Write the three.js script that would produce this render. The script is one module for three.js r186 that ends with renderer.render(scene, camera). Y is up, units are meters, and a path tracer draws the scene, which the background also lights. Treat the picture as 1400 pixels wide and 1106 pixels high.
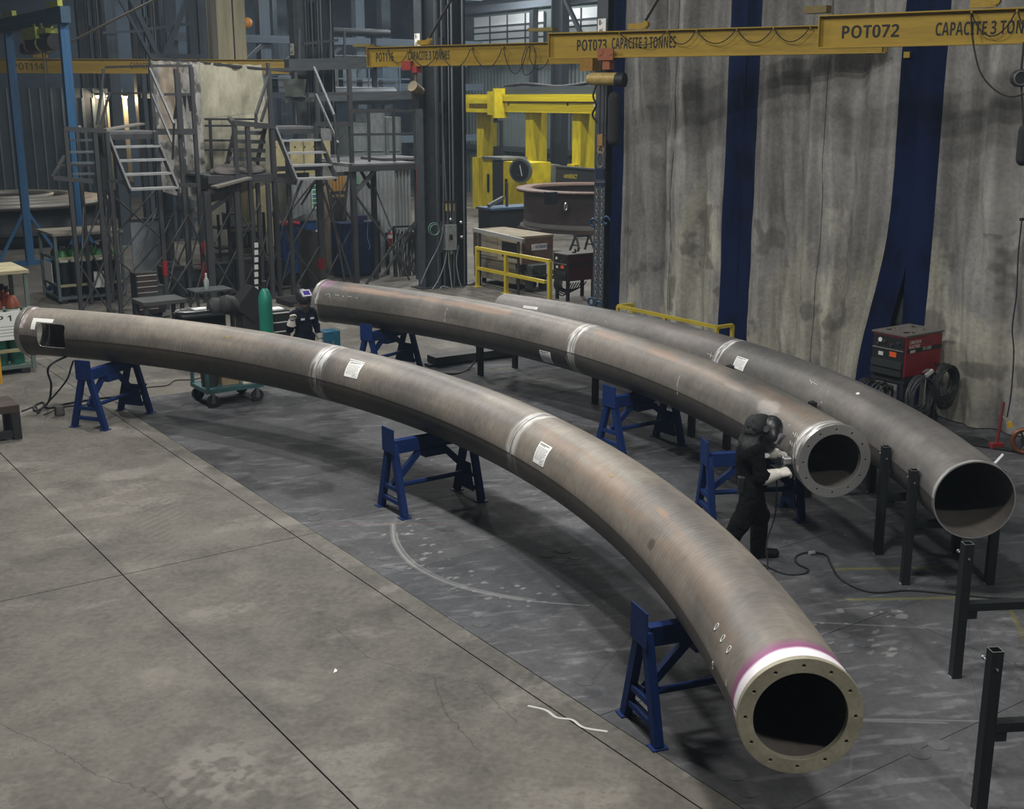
import * as THREE from 'three';
import { mergeGeometries, mergeVertices, toCreasedNormals } from 'three/addons/utils/BufferGeometryUtils.js';
import { RoundedBoxGeometry } from 'three/addons/geometries/RoundedBoxGeometry.js';
import { RectAreaLightUniformsLib } from 'three/addons/lights/RectAreaLightUniformsLib.js';
import { FontLoader } from 'three/addons/loaders/FontLoader.js';

// ---------------------------------------------------------------- camera, light, exposure
const W = 1400, H = 1106, FPX = 1663, PITCH = 14.2387, YAW = 34.7674, EYE = 5;
const scene = new THREE.Scene();
scene.background = new THREE.Color(0x000000);
const camera = new THREE.PerspectiveCamera(2 * Math.atan(H / 2 / FPX) * 180 / Math.PI, W / H, 0.1, 200);
const rad = d => d * Math.PI / 180;
const V = (x, y, z) => new THREE.Vector3(x, y, z);
const fwd = V(Math.sin(rad(YAW)) * Math.cos(rad(PITCH)), -Math.sin(rad(PITCH)), -Math.cos(rad(YAW)) * Math.cos(rad(PITCH)));
camera.position.set(0, EYE, 0);
camera.lookAt(camera.position.clone().add(fwd));
camera.updateMatrixWorld();
scene.add(camera);
const renderer = new THREE.WebGLRenderer({ antialias: true });
renderer.toneMapping = THREE.LinearToneMapping;
renderer.toneMappingExposure = 1.0;
renderer.shadowMap.enabled = true;
scene.fog = new THREE.FogExp2(new THREE.Color(0.62, 0.78, 0.95), 0.0009);   // grinding smoke hanging in the hall
RectAreaLightUniformsLib.init();
const CEIL = 13;
// high bay lamps: [x, z, strength]; each is built as a lamp further down
const LAMPS = [
  [4.8, 2, 2.0], [4.8, -6, 1.9], [4.8, -13.5, 1.8], [4.8, -21, 1.9],
  [8.8, -7, 0.1], [8.8, -15, 0.12], [13.4, -11, 0.15],
  [9.4, -27.2, 1.0], [14.4, -26.5, 1.9], [12, -41, 0.6],  // first two: unseen lamps added to brighten the stair towers, tarps and booth
  [25, -25, 1.0], [25, -36, 1.8], [25, -47, 1.3], [32, -31, 2.0], [29, -40, 2.0], [33, -48, 1.6], [22, -57, 0.8],
];
const LAMP_NITS = 180;

// ---------------------------------------------------------------- helpers
let seed = 12345;
const rnd = () => { seed = (seed * 1664525 + 1013904223) >>> 0; return seed / 4294967296; };
const rr = (a, b) => a + (b - a) * rnd();
const camR = V(Math.cos(rad(YAW)), 0, Math.sin(rad(YAW))), camU = camR.clone().cross(fwd);
const EYEP = V(0, EYE, 0);
const rayOf = (u, v) => fwd.clone().multiplyScalar(FPX).addScaledVector(camR, u - W / 2).addScaledVector(camU, H / 2 - v);
// where the line of sight of a photograph pixel meets a plane of the building
const pz = (u, v, Z) => { const d = rayOf(u, v); return EYEP.clone().addScaledVector(d, Z / d.z); };
const px = (u, v, X) => { const d = rayOf(u, v); return EYEP.clone().addScaledVector(d, X / d.x); };
const gy = (u, v, Y = 0) => { const d = rayOf(u, v); return EYEP.clone().addScaledVector(d, (Y - EYE) / d.y); };

const used = {};
function numbered(n) { used[n] = (used[n] ?? -1) + 1; return used[n] ? n + '_' + String(used[n]).padStart(3, '0') : n; }
const worldThings = [];
function thing(name, label, category, group, pos) {
  const o = new THREE.Group(); o.name = numbered(name); scene.add(o);
  o.userData = { label, category }; if (group) o.userData.group = group;
  if (pos) o.position.copy(pos); else worldThings.push(o);      // without a place: parts come in world places, the origin moves to the base at the end
  return o;
}
function structure(name, label) {
  const o = new THREE.Group(); o.name = numbered(name); scene.add(o);
  o.userData = { kind: 'structure', label }; return o;
}
function part(parent, name, geo, mat, label) {
  const m = new THREE.Mesh(Array.isArray(geo) ? merge(geo) : geo, mat); m.name = name; m.castShadow = m.receiveShadow = true;
  if (label) m.userData.label = label;
  parent.add(m); return m;
}
function merge(list) {
  return mergeGeometries(list.map(g => { const q = g.index ? g.toNonIndexed() : g; for (const k of Object.keys(q.attributes)) if (!['position', 'normal', 'uv'].includes(k)) q.deleteAttribute(k); return q; }), false);
}
const UNIT = new THREE.BoxGeometry(1, 1, 1), UCYL = new THREE.CylinderGeometry(1, 1, 1, 12);
const box = (sx, sy, sz, x = 0, y = 0, z = 0) => new THREE.BoxGeometry(sx, sy, sz).translate(x, y, z);
const rbox = (sx, sy, sz, r, x = 0, y = 0, z = 0) => new RoundedBoxGeometry(sx, sy, sz, 2, Math.min(r, sx / 2.1, sy / 2.1, sz / 2.1)).translate(x, y, z);
const cyl = (r, h, x = 0, y = 0, z = 0, n = 16, r2 = r) => new THREE.CylinderGeometry(r2, r, h, n).translate(x, y, z);
// a box mesh shared by all: box from (x0,y0,z0) to (x1,y1,z1)
function slab(parent, name, x0, x1, y0, y1, z0, z1, mat, label) {
  const m = part(parent, name, UNIT, mat, label);
  m.scale.set(Math.abs(x1 - x0), Math.abs(y1 - y0), Math.abs(z1 - z0)); m.position.set((x0 + x1) / 2, (y0 + y1) / 2, (z0 + z1) / 2); return m;
}
const _X = V(1, 0, 0), _Y = V(0, 1, 0), _Z = V(0, 0, 1);
function orient(a, b, up = _Y) {
  const d = b.clone().sub(a), L = d.length(); d.normalize();
  let s = up.clone().cross(d); if (s.lengthSq() < 1e-5) s = _X.clone().sub(d.clone().multiplyScalar(d.x)).normalize(); s.normalize();
  const t = s.clone().cross(d);
  const M = new THREE.Matrix4().makeBasis(s, d, t).setPosition(a.clone().add(b).multiplyScalar(0.5));
  return { M, L };
}
// a square bar (w across, h in the plane of up) from a to b, own mesh
function bar(parent, name, a, b, w, h, mat, label, up) {
  const { M, L } = orient(a, b, up), m = part(parent, name, UNIT, mat, label);
  m.applyMatrix4(M.clone().scale(V(w, L, h))); return m;
}
function rod(parent, name, a, b, r, mat, label) {
  const { M, L } = orient(a, b), m = part(parent, name, UCYL, mat, label);
  m.applyMatrix4(M.clone().scale(V(r, L, r))); return m;
}
const barG = (a, b, w, h, up) => { const { M, L } = orient(a, b, up); return new THREE.BoxGeometry(w, L, h).applyMatrix4(M); };
const rodG = (a, b, r, n = 10) => { const { M, L } = orient(a, b); return new THREE.CylinderGeometry(r, r, L, n).applyMatrix4(M); };
const tubeG = (pts, r, seg = 40, n = 6) => new THREE.TubeGeometry(new THREE.CatmullRomCurve3(pts, false, 'centripetal'), seg, r, n);
function sag(a, b, d, n = 7) { const o = []; for (let i = 0; i <= n; i++) { const t = i / n, p = a.clone().lerp(b, t); p.y -= d * 4 * t * (1 - t); o.push(p); } return o; }

// ---------------------------------------------------------------- noise and materials
const hash = (x, y, s = 0) => { let h = Math.imul(x, 374761393) + Math.imul(y, 668265263) + Math.imul(s, 974711); h = Math.imul(h ^ (h >>> 13), 1274126177); return ((h ^ (h >>> 16)) >>> 0) / 4294967295; };
const NT = new Float32Array(65536); for (let i = 0; i < 65536; i++) NT[i] = hash(i & 255, i >> 8, 77);
function vnoise(x, y, s = 0, per = 0) {
  const xi = Math.floor(x), yi = Math.floor(y), fx = x - xi, fy = y - yi, a = fx * fx * (3 - 2 * fx), b = fy * fy * (3 - 2 * fy);
  let x0 = xi, x1 = xi + 1, y0 = yi, y1 = yi + 1;
  if (per) { x0 = ((x0 % per) + per) % per; x1 = ((x1 % per) + per) % per; y0 = ((y0 % per) + per) % per; y1 = ((y1 % per) + per) % per; }
  const ox = s * 37, oy = s * 91; x0 = (x0 + ox) & 255; x1 = (x1 + ox) & 255; y0 = ((y0 + oy) & 255) << 8; y1 = ((y1 + oy) & 255) << 8;
  const p = NT[x0 | y0], q = NT[x0 | y1]; return (p + (NT[x1 | y0] - p) * a) * (1 - b) + (q + (NT[x1 | y1] - q) * a) * b;
}
function fbm(x, y, o = 4, s = 0, per = 0) { let v = 0, A = 0.5, n = 0; for (let i = 0; i < o; i++) { v += A * vnoise(x, y, s + i, per); n += A; x *= 2; y *= 2; per *= 2; A *= 0.5; } return v / n; }
const clamp = (x, a = 0, b = 1) => Math.max(a, Math.min(b, x));
const smooth = (a, b, x) => { const t = clamp((x - a) / (b - a)); return t * t * (3 - 2 * t); };
const mix3 = (a, b, t) => [a[0] + (b[0] - a[0]) * t, a[1] + (b[1] - a[1]) * t, a[2] + (b[2] - a[2]) * t];
function dataTex(w, h, fn, srgb = true, rep = [1, 1]) {
  const d = new Uint8Array(w * h * 4);
  for (let j = 0; j < h; j++) for (let i = 0; i < w; i++) {
    const c = fn(i, j), k = (j * w + i) * 4;
    d[k] = clamp(c[0], 0, 255); d[k + 1] = clamp(c[1], 0, 255); d[k + 2] = clamp(c[2], 0, 255); d[k + 3] = 255;
  }
  const t = new THREE.DataTexture(d, w, h); t.wrapS = t.wrapT = THREE.RepeatWrapping; t.magFilter = THREE.LinearFilter; t.minFilter = THREE.LinearMipmapLinearFilter; t.generateMipmaps = true;
  if (srgb) t.colorSpace = THREE.SRGBColorSpace; t.repeat.set(...rep); t.needsUpdate = true; return t;
}
// mottled grime: a grey pattern that multiplies a base colour
const GRIME = dataTex(256, 256, (i, j) => { const a = fbm(i / 32, j / 32, 5, 7, 8), b = fbm(i / 8, j / 8, 3, 31, 32); const g = 255 * clamp(0.72 + 0.4 * a - 0.2 * smooth(0.55, 0.8, b)); return [g, g, g * 0.98]; });
const FINE = dataTex(256, 256, (i, j) => { const g = 255 * fbm(i / 4, j / 4, 4, 3, 64); return [g, g, g]; }, false);
const SOFT = dataTex(256, 256, (i, j) => { const g = 255 * clamp(0.86 + 0.22 * (fbm(i / 40, j / 40, 5, 19, 6.4) - 0.5) + 0.12 * (fbm(i / 5, j / 5, 3, 29, 0) - 0.5)); return [g, g, g]; });
const mats = {};
function M(hex, rough = 0.6, metal = 0, extra = {}) {
  const k = hex + '|' + rough + '|' + metal + '|' + JSON.stringify(extra, (a, b) => b && b.isTexture ? b.id : b);
  return mats[k] ??= new THREE.MeshPhysicalMaterial({ color: new THREE.Color(hex), roughness: rough, metalness: metal, ...extra });
}
const G = (hex, rough = 0.6, metal = 0, extra = {}) => M(hex, rough, metal, { map: SOFT, ...extra });   // painted or rolled metal with grime
const STEEL_DARK = G('#4b4c4e', 0.55, 0.25), STEEL_MID = G('#6b6d6f', 0.5, 0.3), STEEL_BLACK = G('#2f3032', 0.6, 0.2), STEEL_TREAD = G('#bcbfc0', 0.45, 0.2);
const RUBBER = M('#141415', 0.75), BLACK = M('#1b1b1d', 0.6), BLUE_TRESTLE = G('#17336c', 0.6, 0, { specularIntensity: 0.35 }), YELLOW_BEAM = G('#b2932a', 0.5, 0.05), YELLOW_MACHINE = G('#e3cf1f', 0.45, 0), YELLOW_RAIL = G('#d3bd3a', 0.5, 0);
const GREY_BOX = G('#8d918f', 0.55, 0.05), WHITE_PAPER = M('#e8e8e4', 0.8), SILVER = M('#b9babb', 0.35, 0.8);
const INK = M('#17150f', 0.7), BLUE_DEEP = G('#2b5c8f', 0.5, 0.1), RED_PAINT = G('#a3242b', 0.45, 0.05), CREAM = G('#b9b191', 0.7, 0);

// ---------------------------------------------------------------- floor
const XP0 = 5.83, XP1 = 16.82, ZP0 = -1.54, PITCHZ = 1.86, NROW = 10, ZP1 = ZP0 - PITCHZ * NROW;
function planarUV(geo, x0, z0, sx, sz) {
  const p = geo.attributes.position, uv = geo.attributes.uv; for (let i = 0; i < p.count; i++) uv.setXY(i, (p.getX(i) - x0) / sx, (p.getZ(i) - z0) / sz); return geo;
}
function canvas(w, h, draw) { const c = document.createElement('canvas'); c.width = w; c.height = h; draw(c.getContext('2d'), w, h); return c; }
function canvasTex(w, h, draw, wrap = true) { const t = new THREE.CanvasTexture(canvas(w, h, draw)); t.colorSpace = THREE.SRGBColorSpace; if (wrap) t.wrapS = t.wrapT = THREE.RepeatWrapping; return t; }
// concrete: 14 m by 14 m, drawn once over x -2..12, z -20..-6, and repeating beyond
const CW = 1792, CS = 14, CX = -2, CZ = -20;
const concreteTex = (() => {
  const d = new Uint8Array(CW * CW * 4), per = 14;
  const cracks = new Float32Array(CW * CW);
  const crack = (pts) => { for (let k = 0; k + 1 < pts.length; k++) { const [x0, z0] = pts[k], [x1, z1] = pts[k + 1], n = Math.ceil(Math.hypot(x1 - x0, z1 - z0) * 160); for (let q = 0; q <= n; q++) { const t = q / n, x = x0 + (x1 - x0) * t + 0.05 * (fbm((x0 + t) * 9, z0 * 7 + t * 9, 3) - 0.5), z = z0 + (z1 - z0) * t + 0.07 * (fbm((z0 + t) * 11, x0 * 5, 3, 4) - 0.5); const i = Math.floor((x - CX) / CS * CW), j = Math.floor((z - CZ) / CS * CW); if (i >= 0 && j >= 0 && i < CW && j < CW) cracks[j * CW + i] = 1; } } };
  crack([[1.7, -9.82], [1.95, -9.2], [2.11, -8.6], [2.4, -8.1], [2.45, -7.4]]);
  crack([[4.7, -10.3], [4.81, -9.9], [4.75, -9.2], [5.05, -8.5], [4.8, -7.9], [4.7, -7.2]]);
  crack([[5.05, -8.5], [5.3, -8.2], [5.2, -7.4]]); crack([[2.2, -16.4], [2.7, -16.0], [3.1, -15.2]]);
  for (let j = 0; j < CW; j++) for (let i = 0; i < CW; i++) {
    const x = i / CW * per, y = j / CW * per, k = (j * CW + i) * 4;
    const a = fbm(x * 0.5, y * 0.5, 5, 1, 7), b = fbm(x * 3, y * 3, 4, 9, 42), c = fbm(x * 24, y * 24, 3, 17, 336), e = fbm(x * 1.2 + 3, y * 0.4 * 2.5, 4, 23, 0);
    let g = 0.80 + 0.22 * (a - 0.5) + 0.20 * (b - 0.5) + 0.20 * (c - 0.5);
    const tread = smooth(0.56, 0.66, fbm(x * 0.75 + 7, y * 0.75, 3, 40, 0)) * (0.5 + 0.5 * Math.sin((y * 0.8 + x * 0.5) * 58)) * smooth(0.4, 0.6, b); g -= 0.09 * tread;
    g += 0.13 * smooth(0.66, 0.8, e) ; g -= 0.07 * smooth(0.55, 0.8, fbm(x * 2, y * 2, 4, 55, 28)); g += 0.10 * smooth(0.62, 0.75, fbm(x * 0.9, y * 2.2, 4, 59, 0)) * (0.4 + c);
    if (c > 0.72 && b > 0.55) g -= 0.12;
    { const wx = (i / CW * CS + CX - 2.9) / 0.34, wz = (j / CW * CS + CZ + 8.1) / 0.42, w = Math.hypot(wx, wz); if (w < 1.6) g += 0.22 * smooth(0.42, 0.62, fbm(x * 9, y * 9, 4, 63)) * (1 - smooth(0.5, 1.6, w)); }    // spilt pale powder
    if (cracks[j * CW + i]) g *= 0.72;
    const t = 255 * clamp(g) * 0.80; const warm = (a - 0.5) * 14;
    d[k] = t + warm * 0.3; d[k + 1] = t * 0.985; d[k + 2] = t * 0.945 - warm * 0.3; d[k + 3] = 255;
  }
  const t = new THREE.DataTexture(d, CW, CW); t.wrapS = t.wrapT = THREE.RepeatWrapping; t.magFilter = THREE.LinearFilter; t.minFilter = THREE.LinearMipmapLinearFilter; t.generateMipmaps = true; t.colorSpace = THREE.SRGBColorSpace; t.needsUpdate = true; return t;
})();
const FINE_FLOOR = FINE.clone(); FINE_FLOOR.repeat.set(10, 10); FINE_FLOOR.needsUpdate = true;
const CONCRETE = new THREE.MeshPhysicalMaterial({ color: 0x979592, map: concreteTex, roughness: 0.62, bumpMap: FINE_FLOOR, bumpScale: 0.0015, specularIntensity: 0.35 });
const JOINT = M('#2b2a27', 0.95);
const floor = structure('floor', 'grey concrete and steel plate shop floor');
slab(floor, 'joint_bed', -12, 36, -0.2, -0.025, -62, 9, JOINT);
function floorPiece(name, x0, x1, z0, z1, mat, y = 0, gap = 0.006) {
  const g = planarUV(box(x1 - x0 - gap, 0.06, z1 - z0 - gap, (x0 + x1) / 2, y - 0.03, (z0 + z1) / 2), CX, CZ, CS, CS);
  return part(floor, name, g, mat);
}
{
  const zs = [9, 2.5, -5, -12.45, -20, -27.5, -35, -42.5, -62], xs = [-12, -3.9, 3.54, 5.58];
  for (let j = 0; j + 1 < zs.length; j++) {
    for (let i = 0; i + 1 < xs.length; i++) floorPiece('concrete_slab', xs[i], xs[i + 1], zs[j + 1], zs[j], CONCRETE, 0, 0.014);
    floorPiece('border_strip', 5.58, XP0, zs[j + 1], zs[j], CONCRETE, 0.001, 0.012);
  }
  floorPiece('concrete_slab', XP0, XP1, ZP0, 9, CONCRETE); floorPiece('concrete_slab', XP0, XP1, -62, ZP1, CONCRETE);
  const zz = [9, -5, -20, -35, -62]; for (let j = 0; j + 1 < zz.length; j++) floorPiece('concrete_slab', XP1, 36, zz[j + 1], zz[j], CONCRETE);
}
// steel floor plates: wear, chalk and paint drawn over the whole plated field
const plateTex = (() => {
  const w = 1400, h = 2048, X0 = XP0, SX = XP1 - XP0, Z0 = ZP1, SZ = ZP0 - ZP1;
  const img = new Uint8ClampedArray(w * h * 4);
  for (let j = 0; j < h; j++) for (let i = 0; i < w; i++) {
    const x = i / w * SX, y = j / h * SZ, k = (j * w + i) * 4;
    const a = fbm(x * 0.7, y * 0.7, 5, 61), b = fbm(x * 4, y * 4, 4, 71), c = fbm(x * 30, y * 30, 3, 81), s = fbm(x * 1.5 + y * 3, y * 11 - x * 5, 3, 91);
    let g = 112 + 46 * (a - 0.5) + 26 * (b - 0.5) + 20 * (c - 0.5) + 26 * smooth(0.62, 0.8, s);
    g -= 26 * smooth(0.58, 0.72, fbm(x * 1.3, y * 1.3, 4, 101)); g += 16 * smooth(0.66, 0.72, fbm(x * 7, y * 7, 3, 111)) * smooth(0.5, 0.6, a);
    img[k] = g * 0.99; img[k + 1] = g * 0.995; img[k + 2] = g * 1.01; img[k + 3] = 255;
  }
  const c = document.createElement('canvas'); c.width = w; c.height = h; const ctx = c.getContext('2d');
  const id = ctx.createImageData(w, h); id.data.set(img); ctx.putImageData(id, 0, 0);
  const P = (x, z) => [(x - X0) / SX * w, (z - Z0) / SZ * h];
  const stroke = (pts, col, wd, al) => { ctx.globalAlpha = al; ctx.strokeStyle = col; ctx.lineWidth = wd / SX * w; ctx.lineCap = 'round'; ctx.lineJoin = 'round'; ctx.beginPath(); pts.forEach(([x, z], i) => { const [u, v] = P(x, z); i ? ctx.lineTo(u, v) : ctx.moveTo(u, v); }); ctx.stroke(); ctx.globalAlpha = 1; };
  // chalky arc scrape with flakes beside it
  const arc = []; for (let i = 0; i <= 40; i++) { const t = i / 40, q = [[6.72, -12.2], [6.42, -11.6], [6.25, -10.84], [6.36, -10.08], [6.72, -9.42], [7.15, -8.95]], n = t * 5, a = Math.min(4, Math.floor(n)), f = n - a; arc.push([q[a][0] + (q[a + 1][0] - q[a][0]) * f, q[a][1] + (q[a + 1][1] - q[a][1]) * f]); }
  const cr = new THREE.CatmullRomCurve3([V(6.72, 0, -12.2), V(6.42, 0, -11.6), V(6.25, 0, -10.84), V(6.36, 0, -10.08), V(6.72, 0, -9.42), V(7.15, 0, -8.95)]).getPoints(60).map(p => [p.x, p.z]);
  stroke(cr.slice(0, 48), '#b5b3ae', 0.07, 0.5); stroke(cr, '#c6c4c0', 0.022, 0.75); stroke(cr.slice(6, 50).map(([x, z]) => [x + 0.05, z]), '#cfcdc8', 0.014, 0.7);
  const flake = (x, z, s, al = 0.7) => { ctx.globalAlpha = al; ctx.fillStyle = '#c4c3bf'; ctx.beginPath(); const n = 7, r0 = rnd() * 6; for (let i = 0; i < n; i++) { const a = i / n * 6.283 + r0, r = s * rr(0.3, 1), [u, v] = P(x + r * Math.cos(a) * 1.5, z + r * Math.sin(a)); i ? ctx.lineTo(u, v) : ctx.moveTo(u, v); } ctx.fill(); ctx.globalAlpha = 1; };
  for (let i = 0; i < 60; i++) { const p = cr[Math.floor(rr(4, 56))]; flake(p[0] + rr(-0.15, 0.45), p[1] + rr(-0.2, 0.2), rr(0.012, 0.045), rr(0.5, 0.95)); }
  for (let i = 0; i < 70; i++) flake(rr(6, 14), rr(-15, -3), rr(0.01, 0.035), rr(0.25, 0.6));
  for (let i = 0; i < 26; i++) flake(rr(8.4, 9.7), rr(-7.6, -6.4), rr(0.02, 0.07), rr(0.3, 0.65));
  stroke([[6.0, -12.75], [6.6, -12.3], [7.4, -11.75]], '#a88574', 0.03, 0.35); stroke([[6.2, -12.7], [6.7, -12.36], [8.2, -11.3]], '#aaa9a6', 0.012, 0.4);
  // faded yellow lane paint
  const yel = (a, b, wd, al) => { for (let k = 0; k < 10; k++) stroke([[a[0] + rr(-0.01, 0.01), a[1] + rr(-0.045, 0.045)], [b[0] + rr(-0.03, 0.03), b[1] + rr(-0.045, 0.045)]], '#9a9158', wd * 0.35, al * 0.3); };
  yel([9.96, -8.19], [10.95, -7.55], 0.1, 0.6); yel([9.43, -7.55], [10.5, -6.87], 0.08, 0.6); yel([10.6, -6.5], [10.0, -5.9], 0.08, 0.5); yel([10.4, -18.6], [12.9, -18.55], 0.08, 0.4); yel([11.2, -17.5], [14.2, -17.2], 0.07, 0.45);
  yel([14.3, -12], [14.3, -9], 0.08, 0.4);
  stroke([[8.2, -7.8], [8.65, -7.43], [10.19, -6.06]], '#a3a4a6', 0.03, 0.4); stroke([[7.3, -6.05], [7.9, -5.6], [8.7, -5.0]], '#b4b5b6', 0.022, 0.5); stroke([[7.52, -5.85], [8.1, -5.4]], '#c0c0c0', 0.03, 0.4);
  for (let i = 0; i < 90; i++) { const x = rr(6, 15), z = rr(-17, -3), a = rr(-0.9, 0.1), l = rr(0.2, 1.4); stroke([[x, z], [x + l * Math.cos(a), z + l * Math.sin(a)]], rnd() < 0.6 ? '#4a4a4b' : '#989898', rr(0.006, 0.02), rr(0.1, 0.35)); }
  for (let i = 0; i < 26; i++) { const x = rr(6.2, 14), z = rr(-17, -3), [u, v] = P(x, z); ctx.globalAlpha = rr(0.15, 0.4); ctx.strokeStyle = '#2e2e2f'; ctx.lineWidth = 2; ctx.beginPath(); ctx.ellipse(u, v, rr(5, 20), rr(5, 14), rr(0, 3), 0, rr(3, 6.3)); ctx.stroke(); }
  const t = new THREE.CanvasTexture(c); t.colorSpace = THREE.SRGBColorSpace; t.flipY = false; return t;
})();
const plateMats = [0xb8b8ba, 0xb1b1b3, 0xbfbfc1, 0xa9abae].map(c => new THREE.MeshPhysicalMaterial({ color: c, map: plateTex, roughness: 0.8, metalness: 0, specularIntensity: 0.3, bumpMap: FINE_FLOOR, bumpScale: 0.001 }));
{
  const xs = [XP0, 9.49, 13.15, XP1];
  
  for (let j = 0; j < NROW; j++) for (let i = 0; i < 3; i++) {
    const g = box(xs[i + 1] - xs[i] - 0.006, 0.06, PITCHZ - 0.006, (xs[i] + xs[i + 1]) / 2, -0.03 + rr(-0.0025, 0.0025), ZP0 - PITCHZ * (j + 0.5));
    const p = g.attributes.position, uv = g.attributes.uv; for (let k = 0; k < p.count; k++) uv.setXY(k, (p.getX(k) - XP0) / (XP1 - XP0), (p.getZ(k) - ZP1) / (ZP0 - ZP1));
    part(floor, 'steel_plate', g, plateMats[Math.floor(rnd() * 4)]);
  }
  const plug = (x, z) => { const g = new THREE.CylinderGeometry(0.083, 0.087, 0.01, 28).translate(x, rr(-0.003, 0.0), z), p = g.attributes.position, uv = g.attributes.uv; for (let k = 0; k < p.count; k++) uv.setXY(k, (p.getX(k) - XP0) / (XP1 - XP0), (p.getZ(k) - ZP1) / (ZP0 - ZP1)); part(floor, 'plug', g, plateMats[Math.floor(rnd() * 4)]); };
  for (const [x, z] of [[7.63, -5.33], [7.68, -15.95], [7.75, -10.2], [9.3, -11.6], [10.2, -6.2], [11.5, -14.5], [9.6, -8.1], [8.6, -6.9], [12.6, -16.6]]) for (const a of [-1, 1]) for (const b of [-1, 1]) plug(x + a * 0.115, z + b * 0.115);
  for (const z of [-5.6, -7.45, -9.2, -11.05, -12.9, -14.8]) { plug(6.02, z); plug(6.1, z - 0.22); }
}
// scrap on the concrete: a torn paper and a split filler line
{
  const p = thing('paper_scrap', 'tiny torn white paper scrap lying on the concrete', 'paper', null, V(4.39, 0.002, -9.1));
  const s = new THREE.Shape(); s.moveTo(-0.035, 0); s.lineTo(0.0, 0.012); s.lineTo(0.04, 0.028); s.lineTo(0.03, 0); s.lineTo(0.0, -0.016); part(p, 'sheet', new THREE.ExtrudeGeometry(s, { depth: 0.002, bevelEnabled: false }).rotateX(-Math.PI / 2).rotateY(0.6), WHITE_PAPER);
  const f = part(floor, 'joint_filler', tubeG([V(5.44, 0, -7.6), V(5.52, 0, -7.45), V(5.52, 0, -7.3), V(5.6, 0, -7.2), V(5.6, 0, -7.05), V(5.72, 0, -6.88)], 0.014, 30, 5).scale(1, 0.25, 1), M('#b5b4ad', 0.85));
}

// ---------------------------------------------------------------- shell
const WALLM = G('#54677a', 0.7, 0.05), CEILM = M('#3d4247', 0.9);
const shell = (n, l, ...b) => { const g = structure(n, l); slab(g, 'wall_body', ...b); return g; };
const wallFar = shell('wall_far', 'blue grey sheeted end wall of the shop', -12, 36, 0, CEIL, -62.3, -62, WALLM);
const wallRight = shell('wall_right', 'grey green ribbed side wall with pale window bands', 36, 36.3, 0, CEIL, -62.3, 9.3, G('#778484', 0.7, 0.05));
shell('wall_left', 'plain grey side wall', -12.3, -12, 0, CEIL, -62.3, 9.3, M('#4a4c4d', 0.9));
shell('wall_near', 'plain grey wall behind the viewer', -12.3, 36.3, 0, CEIL, 9, 9.3, M('#4a4c4d', 0.9));
const ceil = structure('ceiling', 'dark roof deck'); slab(ceil, 'deck', -12.3, 36.3, CEIL, CEIL + 0.3, -62.3, 9.3, CEILM);
// ribs, girts, window panes and columns of the side wall seen through the opening
{
  const ribM = G('#738080', 0.6, 0.1), girtM = G('#4b535a', 0.6, 0.1), paneM = new THREE.MeshPhysicalMaterial({ color: 0xcfd6d8, roughness: 0.5, emissive: 0x9aa7ad, emissiveIntensity: 0.2 });
  const ribs = []; for (let z = -62; z < -24; z += 0.3) { ribs.push(box(0.05, 6.6, 0.08, 35.97, 3.3, z)); }
  const r = part(wallRight, 'cladding_ribs', ribs, ribM); r.userData.kind = 'stuff';
  for (const y of [2.4, 4.9, 6.75, 9.35]) slab(wallRight, 'girt', 35.72, 35.95, y - 0.13, y + 0.13, -62, -22, girtM);
  for (let i = 0; i < 5; i++) {           // window bands between the columns
    const z0 = -55.2 + i * 7.5, z1 = z0 + 6.2;
    for (const [y0, y1] of [[7.15, 8.9], [9.5, 10.1]]) {
      for (let k = 0; k < 4; k++) { const a = z0 + (z1 - z0) * k / 4, b = z0 + (z1 - z0) * (k + 1) / 4; slab(wallRight, 'window_pane', 35.9, 35.94, y0, y1, a + 0.04, b - 0.04, paneM); slab(wallRight, 'mullion', 35.86, 35.95, y0, y1, b - 0.04, b + 0.04, girtM); }
      if (y1 < 9) for (const q of [7.75, 8.1, 8.4]) slab(wallRight, 'glazing_bar', 35.85, 35.95, q - 0.035, q + 0.035, z0, z1, girtM);
    }
    slab(wallRight, 'window_sill', 35.7, 35.95, 6.95, 7.15, z0, z1, girtM);
  }
}
// high bay lamps
for (const [x, z, s] of LAMPS) {
  const o = thing('high_bay_lamp', 'unseen white high bay lamp hanging from the dark roof deck', 'lamp', 'high bay lamps', V(x, 11.4, z));
  part(o, 'housing', box(0.55, 0.12, 1.7, 0, 0.06, 0), M('#c9cbcc', 0.5, 0.2)); part(o, 'hanger', [cyl(0.012, 1.48, 0, 0.86, -0.7, 6), cyl(0.012, 1.48, 0, 0.86, 0.7, 6)], STEEL_DARK);
  const glow = part(o, 'diffuser', box(0.46, 0.02, 1.6, 0, -0.012, 0), new THREE.MeshStandardMaterial({ color: 0xffffff, emissive: 0xfff3e2, emissiveIntensity: 3 })); glow.castShadow = false;
  const L = new THREE.RectAreaLight(new THREE.Color(1.0, 0.985, 0.95), LAMP_NITS * s, 0.46, 1.6); L.position.set(0, -0.03, 0); L.rotation.x = -Math.PI / 2; L.name = 'lamp_light'; o.add(L);
}

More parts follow.
